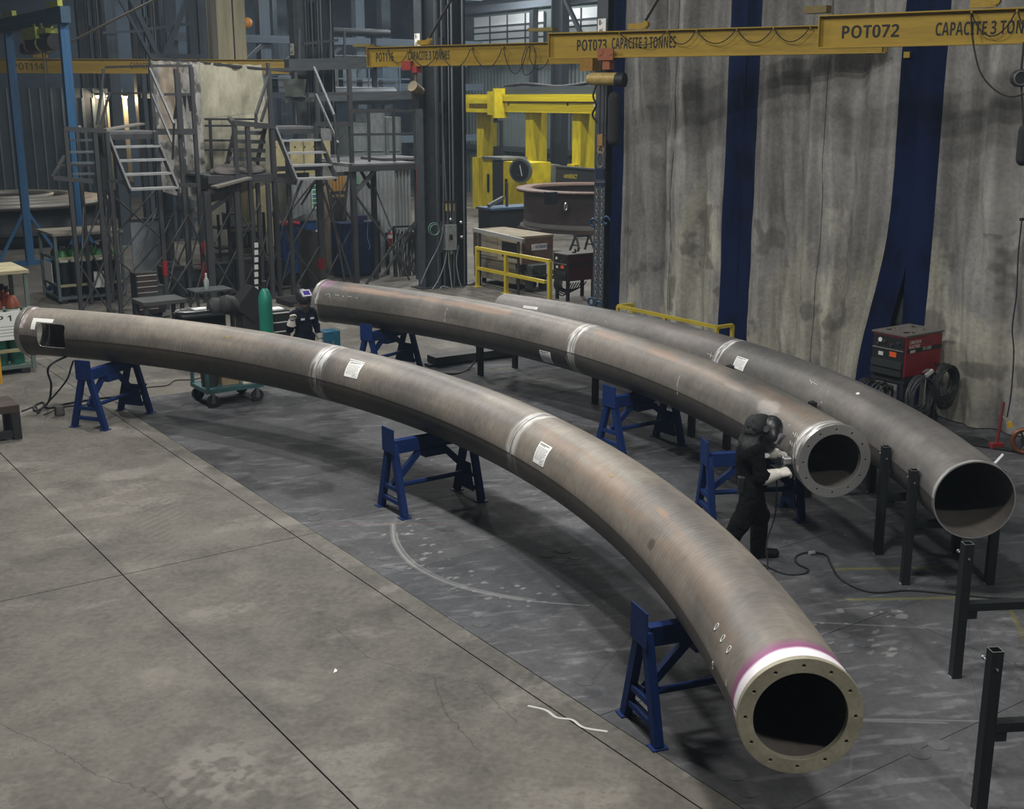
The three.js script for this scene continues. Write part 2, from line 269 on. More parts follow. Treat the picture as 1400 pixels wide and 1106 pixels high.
// ---------------------------------------------------------------- curved pipes
// each pipe is an arc in plan: centre, radius of the arc, height of the axis, radius of the pipe; th in degrees along the arc, phi round the pipe (0 top, 90 towards the centre of the arc)
const PIPES = {
  a: { cx: -5.959, cz: -12.053, R: 13.545, h: 1.30, r: 0.3835, t0: -38.35, t1: 33.62 },
  b: { cx: -3.446, cz: -14.776, R: 14.863, h: 1.225, r: 0.391, t0: -24.0, t1: 26.1 },
  c: { cx: 0.296, cz: -14.487, R: 12.622, h: 1.11, r: 0.4033, t0: -16.6, t1: 37.5 },
};
function onPipe(p, th, phi, dr = 0) { const t = rad(th), f = rad(phi), r = p.r + dr, q = p.R - r * Math.sin(f); return V(p.cx + q * Math.cos(t), p.h + r * Math.cos(f), p.cz + q * Math.sin(t)); }
const uvPipe = (p, th, phi) => [(th - p.t0) / (p.t1 - p.t0), (phi + 180) / 360];
function patch(p, a0, a1, f0, f1, na, nf, dr = 0, uvOf = null, warp = null) {   // part of the pipe's skin
  const pos = [], nor = [], uv = [], idx = [];
  for (let j = 0; j <= nf; j++) for (let i = 0; i <= na; i++) {
    let th = a0 + (a1 - a0) * i / na, ph = f0 + (f1 - f0) * j / nf; if (warp) [th, ph] = warp(i / na, j / nf);
    const q = onPipe(p, th, ph, dr); pos.push(q.x, q.y, q.z);
    const t = rad(th), f = rad(ph), s = Math.sin(f); nor.push(-s * Math.cos(t), Math.cos(f), -s * Math.sin(t));
    uv.push(...(uvOf ? uvOf(i / na, j / nf) : uvPipe(p, th, ph)));
  }
  for (let j = 0; j < nf; j++) for (let i = 0; i < na; i++) { const a = j * (na + 1) + i, b = a + 1, c = a + na + 1, d = c + 1; idx.push(a, c, b, b, c, d); }
  const g = new THREE.BufferGeometry(); g.setAttribute('position', new THREE.Float32BufferAttribute(pos, 3)); g.setAttribute('normal', new THREE.Float32BufferAttribute(nor, 3)); g.setAttribute('uv', new THREE.Float32BufferAttribute(uv, 2)); g.setIndex(idx);
  { // triangles turn the way the normals point; the inside of the pipe looks inwards
    const P = (k) => V(pos[3 * k], pos[3 * k + 1], pos[3 * k + 2]), k = idx.length >= 90 ? 30 : 0, a = P(idx[k]), n = P(idx[k + 1]).sub(a).cross(P(idx[k + 2]).sub(a)), m = V(nor[3 * idx[k]], nor[3 * idx[k] + 1], nor[3 * idx[k] + 2]);
    if (dr < 0) for (let i = 0; i < nor.length; i++) g.attributes.normal.array[i] *= -1;
    if ((n.dot(m) < 0) !== (dr < 0)) { for (let i = 0; i < idx.length; i += 3) { const t = idx[i]; idx[i] = idx[i + 1]; idx[i + 1] = t; } g.setIndex(idx); }
  }
  return g;
}
// ring across the pipe at th, between radii r0 and r1 measured from the axis
function discRing(p, th, r0, r1, n = 72) {
  const pos = [], uv = [], idx = []; for (let i = 0; i <= n; i++) { const f = i / n * 360; for (const r of [r0, r1]) { const q = onPipe(p, th, f, r - p.r); pos.push(q.x, q.y, q.z); uv.push(i / n * 4, r === r0 ? 0 : 0.2); } }
  for (let i = 0; i < n; i++) idx.push(2 * i, 2 * i + 1, 2 * i + 2, 2 * i + 1, 2 * i + 3, 2 * i + 2);
  const g = new THREE.BufferGeometry(); g.setAttribute('position', new THREE.Float32BufferAttribute(pos, 3)); g.setAttribute('uv', new THREE.Float32BufferAttribute(uv, 2)); g.setIndex(idx); g.computeVertexNormals(); return g;
}
const RIPPLE = dataTex(2048, 32, (i, j) => { const x = i / 2048 * 300 + 2.2 * fbm(i / 60, 3, 3, 5), m = 0.35 + 0.65 * smooth(0.35, 0.6, fbm(i / 160, 1, 3, 15)); const g = 128 + 100 * m * Math.sin(x * 6.283) * 0.5 + 40 * (fbm(i / 3, j / 3, 3, 8) - 0.5); return [g, g, g]; }, false);
function skinTexture(p, o) {
  const w = 2048, h = 720, len = p.R * rad(p.t1 - p.t0), girth = 2 * Math.PI * p.r;
  return dataTex(w, h, (i, j) => {
    const u = (i + 0.5) / w, th = p.t0 + u * (p.t1 - p.t0), phi = (j + 0.5) / h * 360 - 180, x = u * len, y = (j / h) * girth;
    const a = fbm(x * 0.7, y * 1.5, 4, o.seed), b = fbm(x * 5, y * 5, 4, o.seed + 5), c = fbm(x * 40, y * 16, 2, o.seed + 9), st = fbm(x * 0.35, y * 7, 3, o.seed + 13);
    const rip = Math.sin(x / len * 300 * 6.283 + 3.0 * fbm(x * 2, y * 0.4, 2)) * smooth(0.45, 0.7, fbm(x * 0.8, y * 0.5 + 2, 2, o.seed + 3));
    let g = 1 + 0.30 * (a - 0.5) + 0.16 * (b - 0.5) + 0.16 * (c - 0.5) + 0.14 * (st - 0.5) + 0.04 * rip;
    let col = mix3(o.base, o.base2, smooth(0.35, 0.65, a + 0.4 * (st - 0.5))).map(k => k * g);
    if (Math.abs(phi) > 90) col = col.map(k => k * 0.66);                                   // lower half shell darkened, with underside shade put into its colour
    for (const [a0, a1, f0, f1, s] of o.rust || []) { const m = smooth(a0, a0 + 0.6, th) * (1 - smooth(a1 - 0.6, a1, th)) * smooth(f0, f0 + 5, phi) * (1 - smooth(f1 - 5, f1, phi)); if (m > 0) col = mix3(col, [146, 116, 96], m * s * smooth(0.36, 0.62, fbm(x * 1.6, y * 9, 4, 77))); }
    for (const [t, wd, s] of o.welds || []) {                                                 // brushed bare metal and white developer on both sides of a weld
      const d = Math.abs(th - t + 0.25 * (fbm(y * 5, 2, 3, 33) - 0.5)) / wd, n = fbm(x * 34, y * 6, 4, 44); const m = (1 - smooth(0.4, 1, d)) * s * smooth(0.34, 0.6, n + 0.1 * (1 - d)) * (0.45 + 0.55 * smooth(0.3, 0.6, fbm(y * 3.2, x * 0.4, 3, 48)));
      if (d < 1) col = mix3(col, [226, 226, 224], m * (Math.abs(phi) > 90 ? 0.55 : 1));
    }
    for (const [t, f, rt, rf, cc, s] of o.spots || []) { const d = Math.hypot((th - t) / rt, (phi - f) / rf) + 0.5 * (fbm(x * 20, y * 20, 3, 66) - 0.5); if (d < 1) col = mix3(col, cc, s * (1 - smooth(0.55, 1, d))); }
    if (o.paint) col = o.paint(th, phi, x, y, col);
    return col;
  });
}
function drawMarks(p, mats, name, list, mat, owner) { for (const [t, f, kind] of list) { const g = []; if (kind === 'o') { const n = 14; for (let k = 0; k < n; k++) { const a = k / n * 6.283, b = (k + 1) / n * 6.283, s = 0.026, sp = s / p.r * 57.3, st = s / p.R * 57.3; g.push(rodG(onPipe(p, t + st * Math.cos(a) * 0.7, f + sp * Math.sin(a), 0.002), onPipe(p, t + st * Math.cos(b) * 0.7, f + sp * Math.sin(b), 0.002), 0.004, 4)); } } else { for (const [dt, df, et, ef] of kind) g.push(rodG(onPipe(p, t + dt, f + df, 0.002), onPipe(p, t + et, f + ef, 0.002), 0.0035, 4)); } part(owner, name, g, mat); } }
const CHALK = M('#d6d5cf', 0.9), YCHALK = M('#c8ae4d', 0.9);
// printed sheets stuck on the pipes: rows of small unreadable print under a bold heading
const sheetTex = canvasTex(256, 320, (c, w, h) => {
  c.fillStyle = '#e9e9e6'; c.fillRect(0, 0, w, h); c.fillStyle = '#232323'; c.fillRect(18, 22, 190, 12); c.fillRect(18, 42, 120, 9);
  for (let k = 0; k < 9; k++) { let x = 18; const y = 78 + k * 22; while (x < 200 + 30 * Math.sin(k * 3)) { const l = 8 + 22 * Math.abs(Math.sin(x * 3.7 + k)); c.fillRect(x, y, l, 7); x += l + 6; } }
  c.fillRect(150, 268, 70, 34); c.fillStyle = '#e9e9e6'; c.fillRect(156, 274, 58, 22);
}, false);
const SHEET = new THREE.MeshPhysicalMaterial({ map: sheetTex, roughness: 0.8 });
function sheet(owner, p, corners, label) {       // corners: th, phi of top left, top right, bottom right, bottom left
  const lerp2 = (u, v) => { const [a, b, c, d] = corners; const m = (x, y, t) => x + (y - x) * t; return [m(m(d[0], c[0], u), m(a[0], b[0], u), v), m(m(d[1], c[1], u), m(a[1], b[1], u), v)]; };
  part(owner, 'label_sheet', patch(p, 0, 1, 0, 1, 6, 8, 0.004, (u, v) => [u, v], lerp2), SHEET, label);
}
function flangeRing(owner, p, th, rOut, rIn, thick, holes, rHole, rBolt, mat, label, mirror = false) {
  const s = new THREE.Shape(); s.absarc(0, 0, rOut, 0, Math.PI * 2, false); const hi = new THREE.Path(); hi.absarc(0, 0, rIn, 0, Math.PI * 2, true); s.holes.push(hi);
  for (let k = 0; k < holes; k++) { const a = (k + 0.5) / holes * Math.PI * 2 + 0.26, q = new THREE.Path(); q.absarc(rBolt * Math.cos(a), rBolt * Math.sin(a), rHole, 0, Math.PI * 2, true); s.holes.push(q); }
  const g = new THREE.ExtrudeGeometry(s, { depth: thick - 0.008, bevelEnabled: true, bevelSize: 0.004, bevelThickness: 0.004, bevelSegments: 2, curveSegments: 48 }).translate(0, 0, 0.004 - thick);
  const t = rad(th), T = V(-Math.sin(t), 0, Math.cos(t)).multiplyScalar(mirror ? -1 : 1), c = V(p.cx + p.R * Math.cos(t), p.h, p.cz + p.R * Math.sin(t));
  g.applyMatrix4(new THREE.Matrix4().makeBasis(_Y.clone().cross(T), _Y, T).setPosition(c)); return part(owner, 'flange', g, mat, label);
}
const SEAM = G('#5c5652', 0.55, 0.3), BEAD = G('#b3b2af', 0.5, 0.4), INSIDE = G('#6e6862', 0.7, 0.2);
function weldBead(owner, p, th, mat = BEAD, w = 0.045) { part(owner, 'weld_bead', patch(p, th - w, th + w, -180, 180, 2, 90, 0.004, (u, v) => [v * 6, u * 0.1]), mat); }
function skinMat(tex, rough = 0.5) { const b = RIPPLE.clone(); b.needsUpdate = true; return new THREE.MeshPhysicalMaterial({ map: tex, roughness: rough, metalness: 0.22, bumpMap: b, bumpScale: 0.0011, specularIntensity: 0.6 }); }
function sections(owner, p, cuts, skin, na = 90) {
  for (let k = 0; k + 1 < cuts.length; k++) part(owner, 'pipe_section', [patch(p, cuts[k], cuts[k + 1], -180, 180, na, 72)], skin);
  part(owner, 'bore', patch(p, cuts[0], cuts[cuts.length - 1], 180, -180, 90, 48, -0.013), INSIDE, 'mill scaled inside of the pipe');
  for (const th of cuts.slice(1, -1)) weldBead(owner, p, th);
  for (const f of [89.6, -90.4]) part(owner, 'weld_seam', patch(p, cuts[0], cuts[cuts.length - 1], f - 0.9, f + 0.9, 160, 2, 0.0035), SEAM);
}
// the long pipe: three lengths, bored flange at the near end, a cut window at the far end
{
  const p = PIPES.a, o = thing('curved_pipe', 'longest curved brown steel pipe with white and magenta band at its bolted flange', 'pipe', 'curved pipes on trestles');
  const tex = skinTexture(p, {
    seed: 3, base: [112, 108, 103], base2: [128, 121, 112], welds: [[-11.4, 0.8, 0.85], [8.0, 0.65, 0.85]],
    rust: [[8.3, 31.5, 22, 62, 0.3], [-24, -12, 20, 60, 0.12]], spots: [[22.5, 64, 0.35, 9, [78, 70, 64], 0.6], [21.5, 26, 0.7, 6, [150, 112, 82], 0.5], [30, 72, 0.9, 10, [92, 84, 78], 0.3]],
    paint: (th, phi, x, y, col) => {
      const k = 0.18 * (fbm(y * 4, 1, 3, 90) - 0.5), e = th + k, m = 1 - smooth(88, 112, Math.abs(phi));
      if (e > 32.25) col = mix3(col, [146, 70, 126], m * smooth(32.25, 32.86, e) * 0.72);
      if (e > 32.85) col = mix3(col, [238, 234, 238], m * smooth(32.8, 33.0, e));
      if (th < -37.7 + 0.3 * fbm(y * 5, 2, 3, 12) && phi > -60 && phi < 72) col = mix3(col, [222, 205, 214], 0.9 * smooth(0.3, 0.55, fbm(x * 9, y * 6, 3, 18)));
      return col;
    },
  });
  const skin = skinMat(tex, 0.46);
  // first length with the rounded rectangular window
  const A0 = -37.95, A1 = -37.0, A2 = -33.6, F0 = 44, F1 = 130, hc = [-35.33, 86.5], ht = 1.16, hf = 29.5;
  const geos = [], bore = [];
  const edge = (s) => { const n = 4 * s, k = Math.floor(n) % 4, f = n - Math.floor(n); return [[-1 + 2 * f, -1], [1, -1 + 2 * f], [1 - 2 * f, 1], [-1, 1 - 2 * f]][k]; };
  const ringWarp = (u, v) => { const [ex, ey] = edge(u % 1); const out = [ex < 0 ? hc[0] + ex * (hc[0] - A1) : hc[0] + ex * (A2 - hc[0]), ey < 0 ? hc[1] + ey * (hc[1] - F0) : hc[1] + ey * (F1 - hc[1])]; let q = 1 / Math.pow(Math.pow(Math.abs(ex), 7) + Math.pow(Math.abs(ey), 7), 1 / 7); const inn = [hc[0] + ex * q * ht, hc[1] + ey * q * hf]; return [out[0] + (inn[0] - out[0]) * v, out[1] + (inn[1] - out[1]) * v]; };
  for (const dr of [0, -0.013]) {
    (dr ? bore : geos).push(patch(p, A0, A1, -180, 180, 4, 72, dr), patch(p, A2, -11.4, -180, 180, 110, 72, dr), patch(p, A1, A2, F1, F0 + 360, 14, 50, dr), patch(p, 0, 1, 0, 1, 120, 5, dr, null, ringWarp));
  }
  { // rim of the window
    const pos = [], idx = [], uv = [], n = 120; for (let i = 0; i <= n; i++) { const [t, f] = ringWarp(i / n, 1); for (const dr of [0, -0.013]) { const q = onPipe(p, t, f, dr); pos.push(q.x, q.y, q.z); uv.push(0.05, 0.7); } }
    for (let i = 0; i < n; i++) idx.push(2 * i, 2 * i + 1, 2 * i + 2, 2 * i + 1, 2 * i + 3, 2 * i + 2);
    const g = new THREE.BufferGeometry(); g.setAttribute('position', new THREE.Float32BufferAttribute(pos, 3)); g.setAttribute('uv', new THREE.Float32BufferAttribute(uv, 2)); g.setIndex(idx); g.computeVertexNormals(); part(o, 'cut_edge', g, M('#c9c7c2', 0.4, 0.7), 'bright cut edge of the window');
  }
  part(o, 'pipe_section', geos, skin);
  part(o, 'pipe_section', [patch(p, -11.4, 8, -180, 180, 110, 72)], skin);
  part(o, 'pipe_section', [patch(p, 8, 33.42, -180, 180, 140, 80)], skin);
  part(o, 'bore', [...bore, patch(p, -11.4, 33.42, 180, -180, 90, 48, -0.013)], INSIDE, 'mill scaled inside of the pipe');
  weldBead(o, p, -11.4); weldBead(o, p, 8.0); for (const [a, b] of [[-33.6, 33.4], [-37.9, -37.0]]) part(o, 'weld_seam', patch(p, a, b, 88.7, 90.5, 160, 2, 0.003), SEAM); part(o, 'weld_seam', patch(p, -37.9, 33.4, -91.4, -89.6, 160, 2, 0.003), SEAM);
  flangeRing(o, p, 33.62, p.r + 0.004, 0.297, 0.045, 12, 0.0145, 0.341, new THREE.MeshPhysicalMaterial({ color: 0xb4ae98, roughness: 0.55, metalness: 0.2, map: SOFT, bumpMap: FINE, bumpScale: 0.0004 }), 'olive grey machined flange with twelve bolt holes');
  const fe = flangeRing(o, p, -38.35, p.r + 0.012, 0.30, 0.085, 12, 0.0125, 0.341, G('#a7a5a0', 0.4, 0.6), 'bare grey flange', true); fe.name = 'flange';
  sheet(o, p, [[-8.87, 35.6], [-7.57, 34.8], [-7.5, 68.6], [-8.75, 69.7]], 'white printed sheet');
  sheet(o, p, [[10.25, 46.5], [11.42, 46.5], [11.38, 80], [10.3, 80.5]], 'white printed sheet with a torn corner');
  part(o, 'paper_tag', [patch(p, -37.0, -35.3, 45, 55, 6, 3, 0.004), patch(p, -37.0, -36.65, 55, 74, 3, 4, 0.004)], WHITE_PAPER, 'white paper strip round the window corner');
  part(o, 'tape_strip', [patch(p, -9.0, -7.6, 31.5, 33.6, 3, 2, 0.005)], WHITE_PAPER);
  drawMarks(p, null, 'chalk_mark', [[29.74, 59.8, 'o'], [30.51, 60.4, 'o'], [31.24, 60.3, 'o'], [30.37, 93, 'o'], [31.95, 81, [[0, 0, 0.05, 6]]]], CHALK, o);
  drawMarks(p, null, 'chalk_mark', [[-20.26, 38.9, [[-0.2, -3, 0.2, 3], [-0.2, 3, 0.2, -3]]], [16.62, 30.7, [[-0.2, -2, 0.2, 2], [-0.1, 3, 0.15, 3]]]], YCHALK, o);
}
{
  const p = PIPES.b, o = thing('curved_pipe', 'curved steel pipe with rust streaks and brushed steel flange beside the leaning welder', 'pipe', 'curved pipes on trestles');
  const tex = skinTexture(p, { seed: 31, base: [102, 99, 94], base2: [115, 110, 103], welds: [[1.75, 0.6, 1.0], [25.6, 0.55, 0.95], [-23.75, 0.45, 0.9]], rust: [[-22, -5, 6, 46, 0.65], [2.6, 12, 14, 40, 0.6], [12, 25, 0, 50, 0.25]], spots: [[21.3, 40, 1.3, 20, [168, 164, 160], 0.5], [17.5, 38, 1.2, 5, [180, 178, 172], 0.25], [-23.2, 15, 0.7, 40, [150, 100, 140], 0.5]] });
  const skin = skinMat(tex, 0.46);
  sections(o, p, [p.t0 + 0.25, 1.75, p.t1 - 0.3], skin, 130);
  weldBead(o, p, 25.45, M('#d5d5d4', 0.4, 0.6), 0.06);
  flangeRing(o, p, p.t1, p.r + 0.012, 0.302, 0.07, 12, 0.0145, 0.349, new THREE.MeshPhysicalMaterial({ color: 0xc2c1be, roughness: 0.3, metalness: 0.8, anisotropy: 0.6, bumpMap: FINE, bumpScale: 0.0006 }), 'brushed steel flange with bolt holes');
  flangeRing(o, p, p.t0, p.r + 0.012, 0.302, 0.07, 12, 0.0125, 0.349, G('#b9b7b2', 0.4, 0.6), 'bare steel flange', true);
  sheet(o, p, [[-1.43, 103], [-0.29, 102], [-0.52, 138], [-1.6, 140]], 'white printed sheet on the dark lower half');
  drawMarks(p, null, 'chalk_mark', [[12.75, 59, [[0, 0, 0.06, 16], [0.06, 16, 0.2, 35]]], [-11.04, 50, [[0, 0, 0.02, 18], [0.02, 18, 0.1, 36]]], [-22.8, 62, [[0, 0, 0.3, -6], [0.3, -6, 0.5, 4], [0.9, -4, 1.3, -3], [1.6, -4, 1.8, 0], [2.1, -4, 2.5, -3], [2.9, -4, 3.1, -1]]], [24.6, 55, [[0, 0, 0.15, 2], [0.2, -3, 0.3, 4], [0.4, -3, 0.45, 4], [0.55, 0, 0.7, 5]]], [24.75, 68, [[0, 0, 0.1, 5], [0.2, 0, 0.3, 6], [0.4, -1, 0.5, 6]]], [23.2, 52, [[0, 0, 0.06, -4]]], [23.9, 50, [[0, 0, 0.06, -4]]]], CHALK, o);
}
{
  const p = PIPES.c, o = thing('curved_pipe', 'open ended ripple bent steel pipe resting on black H stands', 'pipe', 'curved pipes on trestles');
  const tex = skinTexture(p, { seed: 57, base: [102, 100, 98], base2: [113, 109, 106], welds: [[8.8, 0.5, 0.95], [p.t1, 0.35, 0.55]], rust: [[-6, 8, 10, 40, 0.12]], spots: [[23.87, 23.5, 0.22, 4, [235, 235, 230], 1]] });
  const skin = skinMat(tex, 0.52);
  sections(o, p, [p.t0, 8.8, p.t1], skin, 130);
  for (const t of [p.t0, p.t1]) part(o, 'end_face', discRing(p, t, p.r - 0.013, p.r), M('#b5b5b4', 0.35, 0.7), 'bright cut pipe edge');
  sheet(o, p, [[10.75, 47.8], [12.05, 47.4], [12.06, 74], [10.81, 73]], 'white printed sheet'); sheet(o, p, [[-13.4, 42], [-11.9, 42], [-11.9, 50], [-13.4, 50]], 'white printed sheet');
  drawMarks(p, null, 'chalk_mark', [[-2.7, 12, [[0, 0, 0.4, -3]]], [7.6, 62, [[0, 0, 0.8, 3], [0.4, -4, 0.5, 6]]], [-16, 20, [[0, 0, 0.1, 30]]], [-4.3, 45, [[0, 0, 0.05, 20]]], [19, 40, [[0, 0, 0.5, 6], [0.3, 2, 1.1, 4]]], [21.5, 45, [[0, 0, 0.05, 26]]]], CHALK, o);
  bar(o, 'lifting_tab', onPipe(p, 36.5, -38, -0.01), onPipe(p, 36.5, -38, 0.12), 0.05, 0.012, SILVER); 
}

// ---------------------------------------------------------------- blue trestles
function trestle(x, z, dx, dz, Hb, label, paint = BLUE_TRESTLE) {
  const o = thing('pipe_trestle', label, 'trestle', 'blue pipe trestles', V(x, 0, z)); o.rotation.y = Math.atan2(-dz, dx);
  const L = 0.56, f = 0.29;
  part(o, 'beam', rbox(1.06, 0.17, 0.1, 0.006, 0, Hb - 0.085, 0), paint);
  part(o, 'saddle_block', rbox(0.3, 0.1, 0.16, 0.005, 0.02, Hb - 0.22, 0), paint);
  for (const s of [-1, 1]) {
    part(o, 'stop_plate', rbox(0.014, 0.31, 0.29, 0.004, s * (L + 0.045), Hb + 0.015, 0), paint);
    for (const q of [-1, 1]) { const lg = part(o, 'leg', [barG(V(s * L, Hb - 0.04, q * 0.05), V(s * L, 0.012, q * f), 0.085, 0.075, _X)], paint); part(lg, 'foot_plate', box(0.14, 0.012, 0.12, s * L, 0.006, q * f), paint); }
    for (const yy of [0.16, 0.32]) part(o, 'cross_bar', box(0.06, 0.05, 2 * (f - (f - 0.05) * yy / (Hb - 0.04)) - 0.04, s * L, yy, 0), paint);
    part(o, 'brace', barG(V(s * 0.15, Hb - 0.17, 0), V(s * (L - 0.02), 0.36, 0), 0.075, 0.06, _Z), paint);
  }
  part(o, 'gusset_plate', (() => { const s = new THREE.Shape(); s.moveTo(-0.2, 0.12); s.lineTo(0.2, 0.12); s.lineTo(0.13, 0.48); s.lineTo(-0.13, 0.48); return new THREE.ExtrudeGeometry(s, { depth: 0.01, bevelEnabled: false }).rotateY(Math.PI / 2).translate(L - 0.06, 0, 0); })(), paint);
  part(o, 'stretcher', rodG(V(-L, 0.33, 0), V(L, 0.33, 0), 0.032, 12), paint);
  return o;
}
trestle(6.5, -6.6, 0.968, 0.25, PIPES.a.h - PIPES.a.r, 'blue steel trestle under the magenta banded end of the longest pipe');
trestle(7.5, -12.585, 1, 0, PIPES.a.h - PIPES.a.r, 'blue steel trestle under the middle of the longest pipe, beside the chalk arc');
trestle(5.46, -19.0, 0.82, -0.57, PIPES.a.h - PIPES.a.r, 'blue steel trestle near the window cut in the longest pipe');
trestle(11.34, -13.04, 1, 0, PIPES.b.h - PIPES.b.r, 'blue steel trestle under the middle of the rust streaked pipe');
trestle(10.45, -9.95, 0.9, 0.436, PIPES.b.h - PIPES.b.r, 'blue steel trestle behind the leaning welder');
trestle(10.75, -19.5, 0.94, -0.34, PIPES.b.h - PIPES.b.r, 'blue steel trestle beside the teal box under the rust streaked pipe');

// ---------------------------------------------------------------- black H stands
const STAND = G('#2e3234', 0.42, 0.4);
function hstand(ax, az, bx, bz, label, group = 'black H stands', bolt = true, h = 1.262) {
  const a = V(ax, 0, az), b = V(bx, 0, bz), mid = a.clone().add(b).multiplyScalar(0.5), L = a.distanceTo(b);
  const o = thing('pipe_stand', label, 'stand', group, mid); o.rotation.y = Math.atan2(-(bz - az), bx - ax);
  const w = 0.085, t = 0.006;
  for (const s of [-1, 1]) {
    const P = part(o, 'post', [box(w, h, t, s * L / 2, h / 2, w / 2 - t / 2), box(w, h, t, s * L / 2, h / 2, -w / 2 + t / 2), box(t, h, w - 2 * t, s * L / 2 + w / 2 - t / 2, h / 2, 0), box(t, h, w - 2 * t, s * L / 2 - w / 2 + t / 2, h / 2, 0)], STAND);
    part(P, 'rim', [box(w, 0.003, t, s * L / 2, h, w / 2 - t / 2), box(w, 0.003, t, s * L / 2, h, -w / 2 + t / 2), box(t, 0.003, w - 2 * t, s * L / 2 + w / 2 - t / 2, h, 0), box(t, 0.003, w - 2 * t, s * L / 2 - w / 2 + t / 2, h, 0)], SILVER, 'bare cut end');
    part(P, 'foot_weld', box(0.1, 0.008, 0.06, s * L / 2, 0.004, 0), M('#a8a8a6', 0.5, 0.5));
    part(o, 'corner_block', box(0.09, 0.075, 0.06, s * (L / 2 - 0.09), 0.60, 0), STAND);
    if (bolt) part(o, 'bolt', [rodG(V(s * L / 2, h - 0.13, -0.15), V(s * L / 2, h - 0.13, 0.06), 0.008, 8), rodG(V(s * L / 2, h - 0.13, -0.155), V(s * L / 2, h - 0.13, -0.14), 0.016, 8)], SILVER);
  }
  part(o, 'crossbar', rbox(L - w, 0.075, 0.085, 0.004, 0, 0.675, 0), STAND);
  return o;
}
hstand(10.72, -8.22, 11.46, -7.74, 'black H stand second from the open pipe mouth');
hstand(10.25, -7.49, 10.98, -6.98, 'black H stand closest to the open pipe mouth');
hstand(8.86, -5.87, 9.68, -5.42, 'empty black H stand with a pale dusty crossbar');
hstand(7.21, -4.48, 8.03, -4.03, 'empty black H stand with a bolt through its post, next to the magenta banded flange');
hstand(11.6, -10.06, 12.44, -9.73, 'black H stand half hidden behind the brushed flange', 'black H stands', false);
hstand(12.32, -13.0, 13.2, -12.95, 'black H stand under the ripple bent pipe behind the middle blue trestle', 'black H stands', false);
hstand(12.27, -12.2, 13.18, -12.1, 'black H stand under the ripple bent pipe behind the leaning welder', 'black H stands', false);
hstand(12.38, -15.4, 13.3, -15.45, 'black H stand under the ripple bent pipe close to its printed sheet', 'black H stands', false);
hstand(12.0, -18.3, 12.87, -18.44, 'low black H stand beyond the hidden end of the ripple bent pipe', 'black H stands', false, 0.92);

// ---------------------------------------------------------------- columns of the shop, in a row behind the curtains
function iSection(d, b, t, w) { const s = new THREE.Shape(); s.moveTo(-d / 2, -b / 2); s.lineTo(-d / 2 + t, -b / 2); s.lineTo(-d / 2 + t, -w / 2); s.lineTo(d / 2 - t, -w / 2); s.lineTo(d / 2 - t, -b / 2); s.lineTo(d / 2, -b / 2); s.lineTo(d / 2, b / 2); s.lineTo(d / 2 - t, b / 2); s.lineTo(d / 2 - t, w / 2); s.lineTo(-d / 2 + t, w / 2); s.lineTo(-d / 2 + t, b / 2); s.lineTo(-d / 2, b / 2); s.closePath(); return s; }
const font = await new FontLoader().loadAsync('fonts/droid/droid_sans_bold.typeface.json');
function lettering(parent, text, size, sx, M4, mat = INK, name = 'lettering') {
  const g = new THREE.ShapeGeometry(font.generateShapes(text, size), 4).scale(sx, 1, 1).applyMatrix4(M4); return part(parent, name, g, mat);
}
const COLM = G('#4e5459', 0.55, 0.2), COLM2 = G('#3a4046', 0.55, 0.2);
const signs = { '-20.5': 'B-46', '-28': 'B-45', '-35.5': 'B-44' };
for (const z of [-5.5, -13, -20.5, -28, -35.5, -43, -50.5, -58]) {
  const lab = { '-28': 'dark built up steel column with hoses and a B-45 sign', '-35.5': 'dark built up steel column behind the stair towers with a B-44 sign', '-20.5': 'dark built up steel column at the curtain edge with a B-46 sign' }[z];
  const o = thing('steel_column', lab || 'dark built up steel column of the shop frame', 'column', lab ? null : 'shop columns');
  const X = 16.75, put = (x, d, b, m) => part(o, 'column_section', new THREE.ExtrudeGeometry(iSection(d, b, 0.025, 0.02), { depth: CEIL, bevelEnabled: false }).rotateX(-Math.PI / 2).translate(x, 0, z), m);
  put(X, 0.5, 0.36, COLM); put(X + 0.75, 0.62, 0.42, COLM2);
  part(o, 'base_plate', box(1.75, 0.03, 0.6, X + 0.45, 0.015, z), COLM2);
  for (let y = 1.5; y < 12; y += 1.6) part(o, 'tie_plate', box(0.2, 0.3, 0.02, X + 0.35, y, z + 0.19), COLM2);
  for (const [dx, r] of [[0.12, 0.02], [0.32, 0.028], [0.52, 0.018], [0.62, 0.03], [0.95, 0.024]]) part(o, 'conduit', cyl(r, 12, X + dx, 6, z + 0.24, 8), G(dx > 0.5 ? '#757a7d' : '#5f6467', 0.5, 0.4));
  if (signs[z]) {
    const s = part(o, 'sign_plate', box(0.01, 0.34, 0.26, X - 0.26, 6.37, z), M('#dcdcd6', 0.7)); const t = signs[z];
    lettering(s, t.slice(0, 2), 0.1, 0.9, new THREE.Matrix4().makeRotationY(-Math.PI / 2).setPosition(X - 0.268, 6.42, z - 0.1)); lettering(s, t.slice(2), 0.1, 0.9, new THREE.Matrix4().makeRotationY(-Math.PI / 2).setPosition(X - 0.268, 6.24, z - 0.09));
  }
}
// crane girders on the columns
for (const [y, d] of [[9.6, 0.7]]) { const g = structure('trim_1', 'dark crane runway girder'); part(g, 'girder', [box(0.35, 0.04, 56, 16.2, y, -30), box(0.35, 0.04, 56, 16.2, y + d, -30), box(0.03, d, 56, 16.2, y + d / 2, -30)], COLM2); }

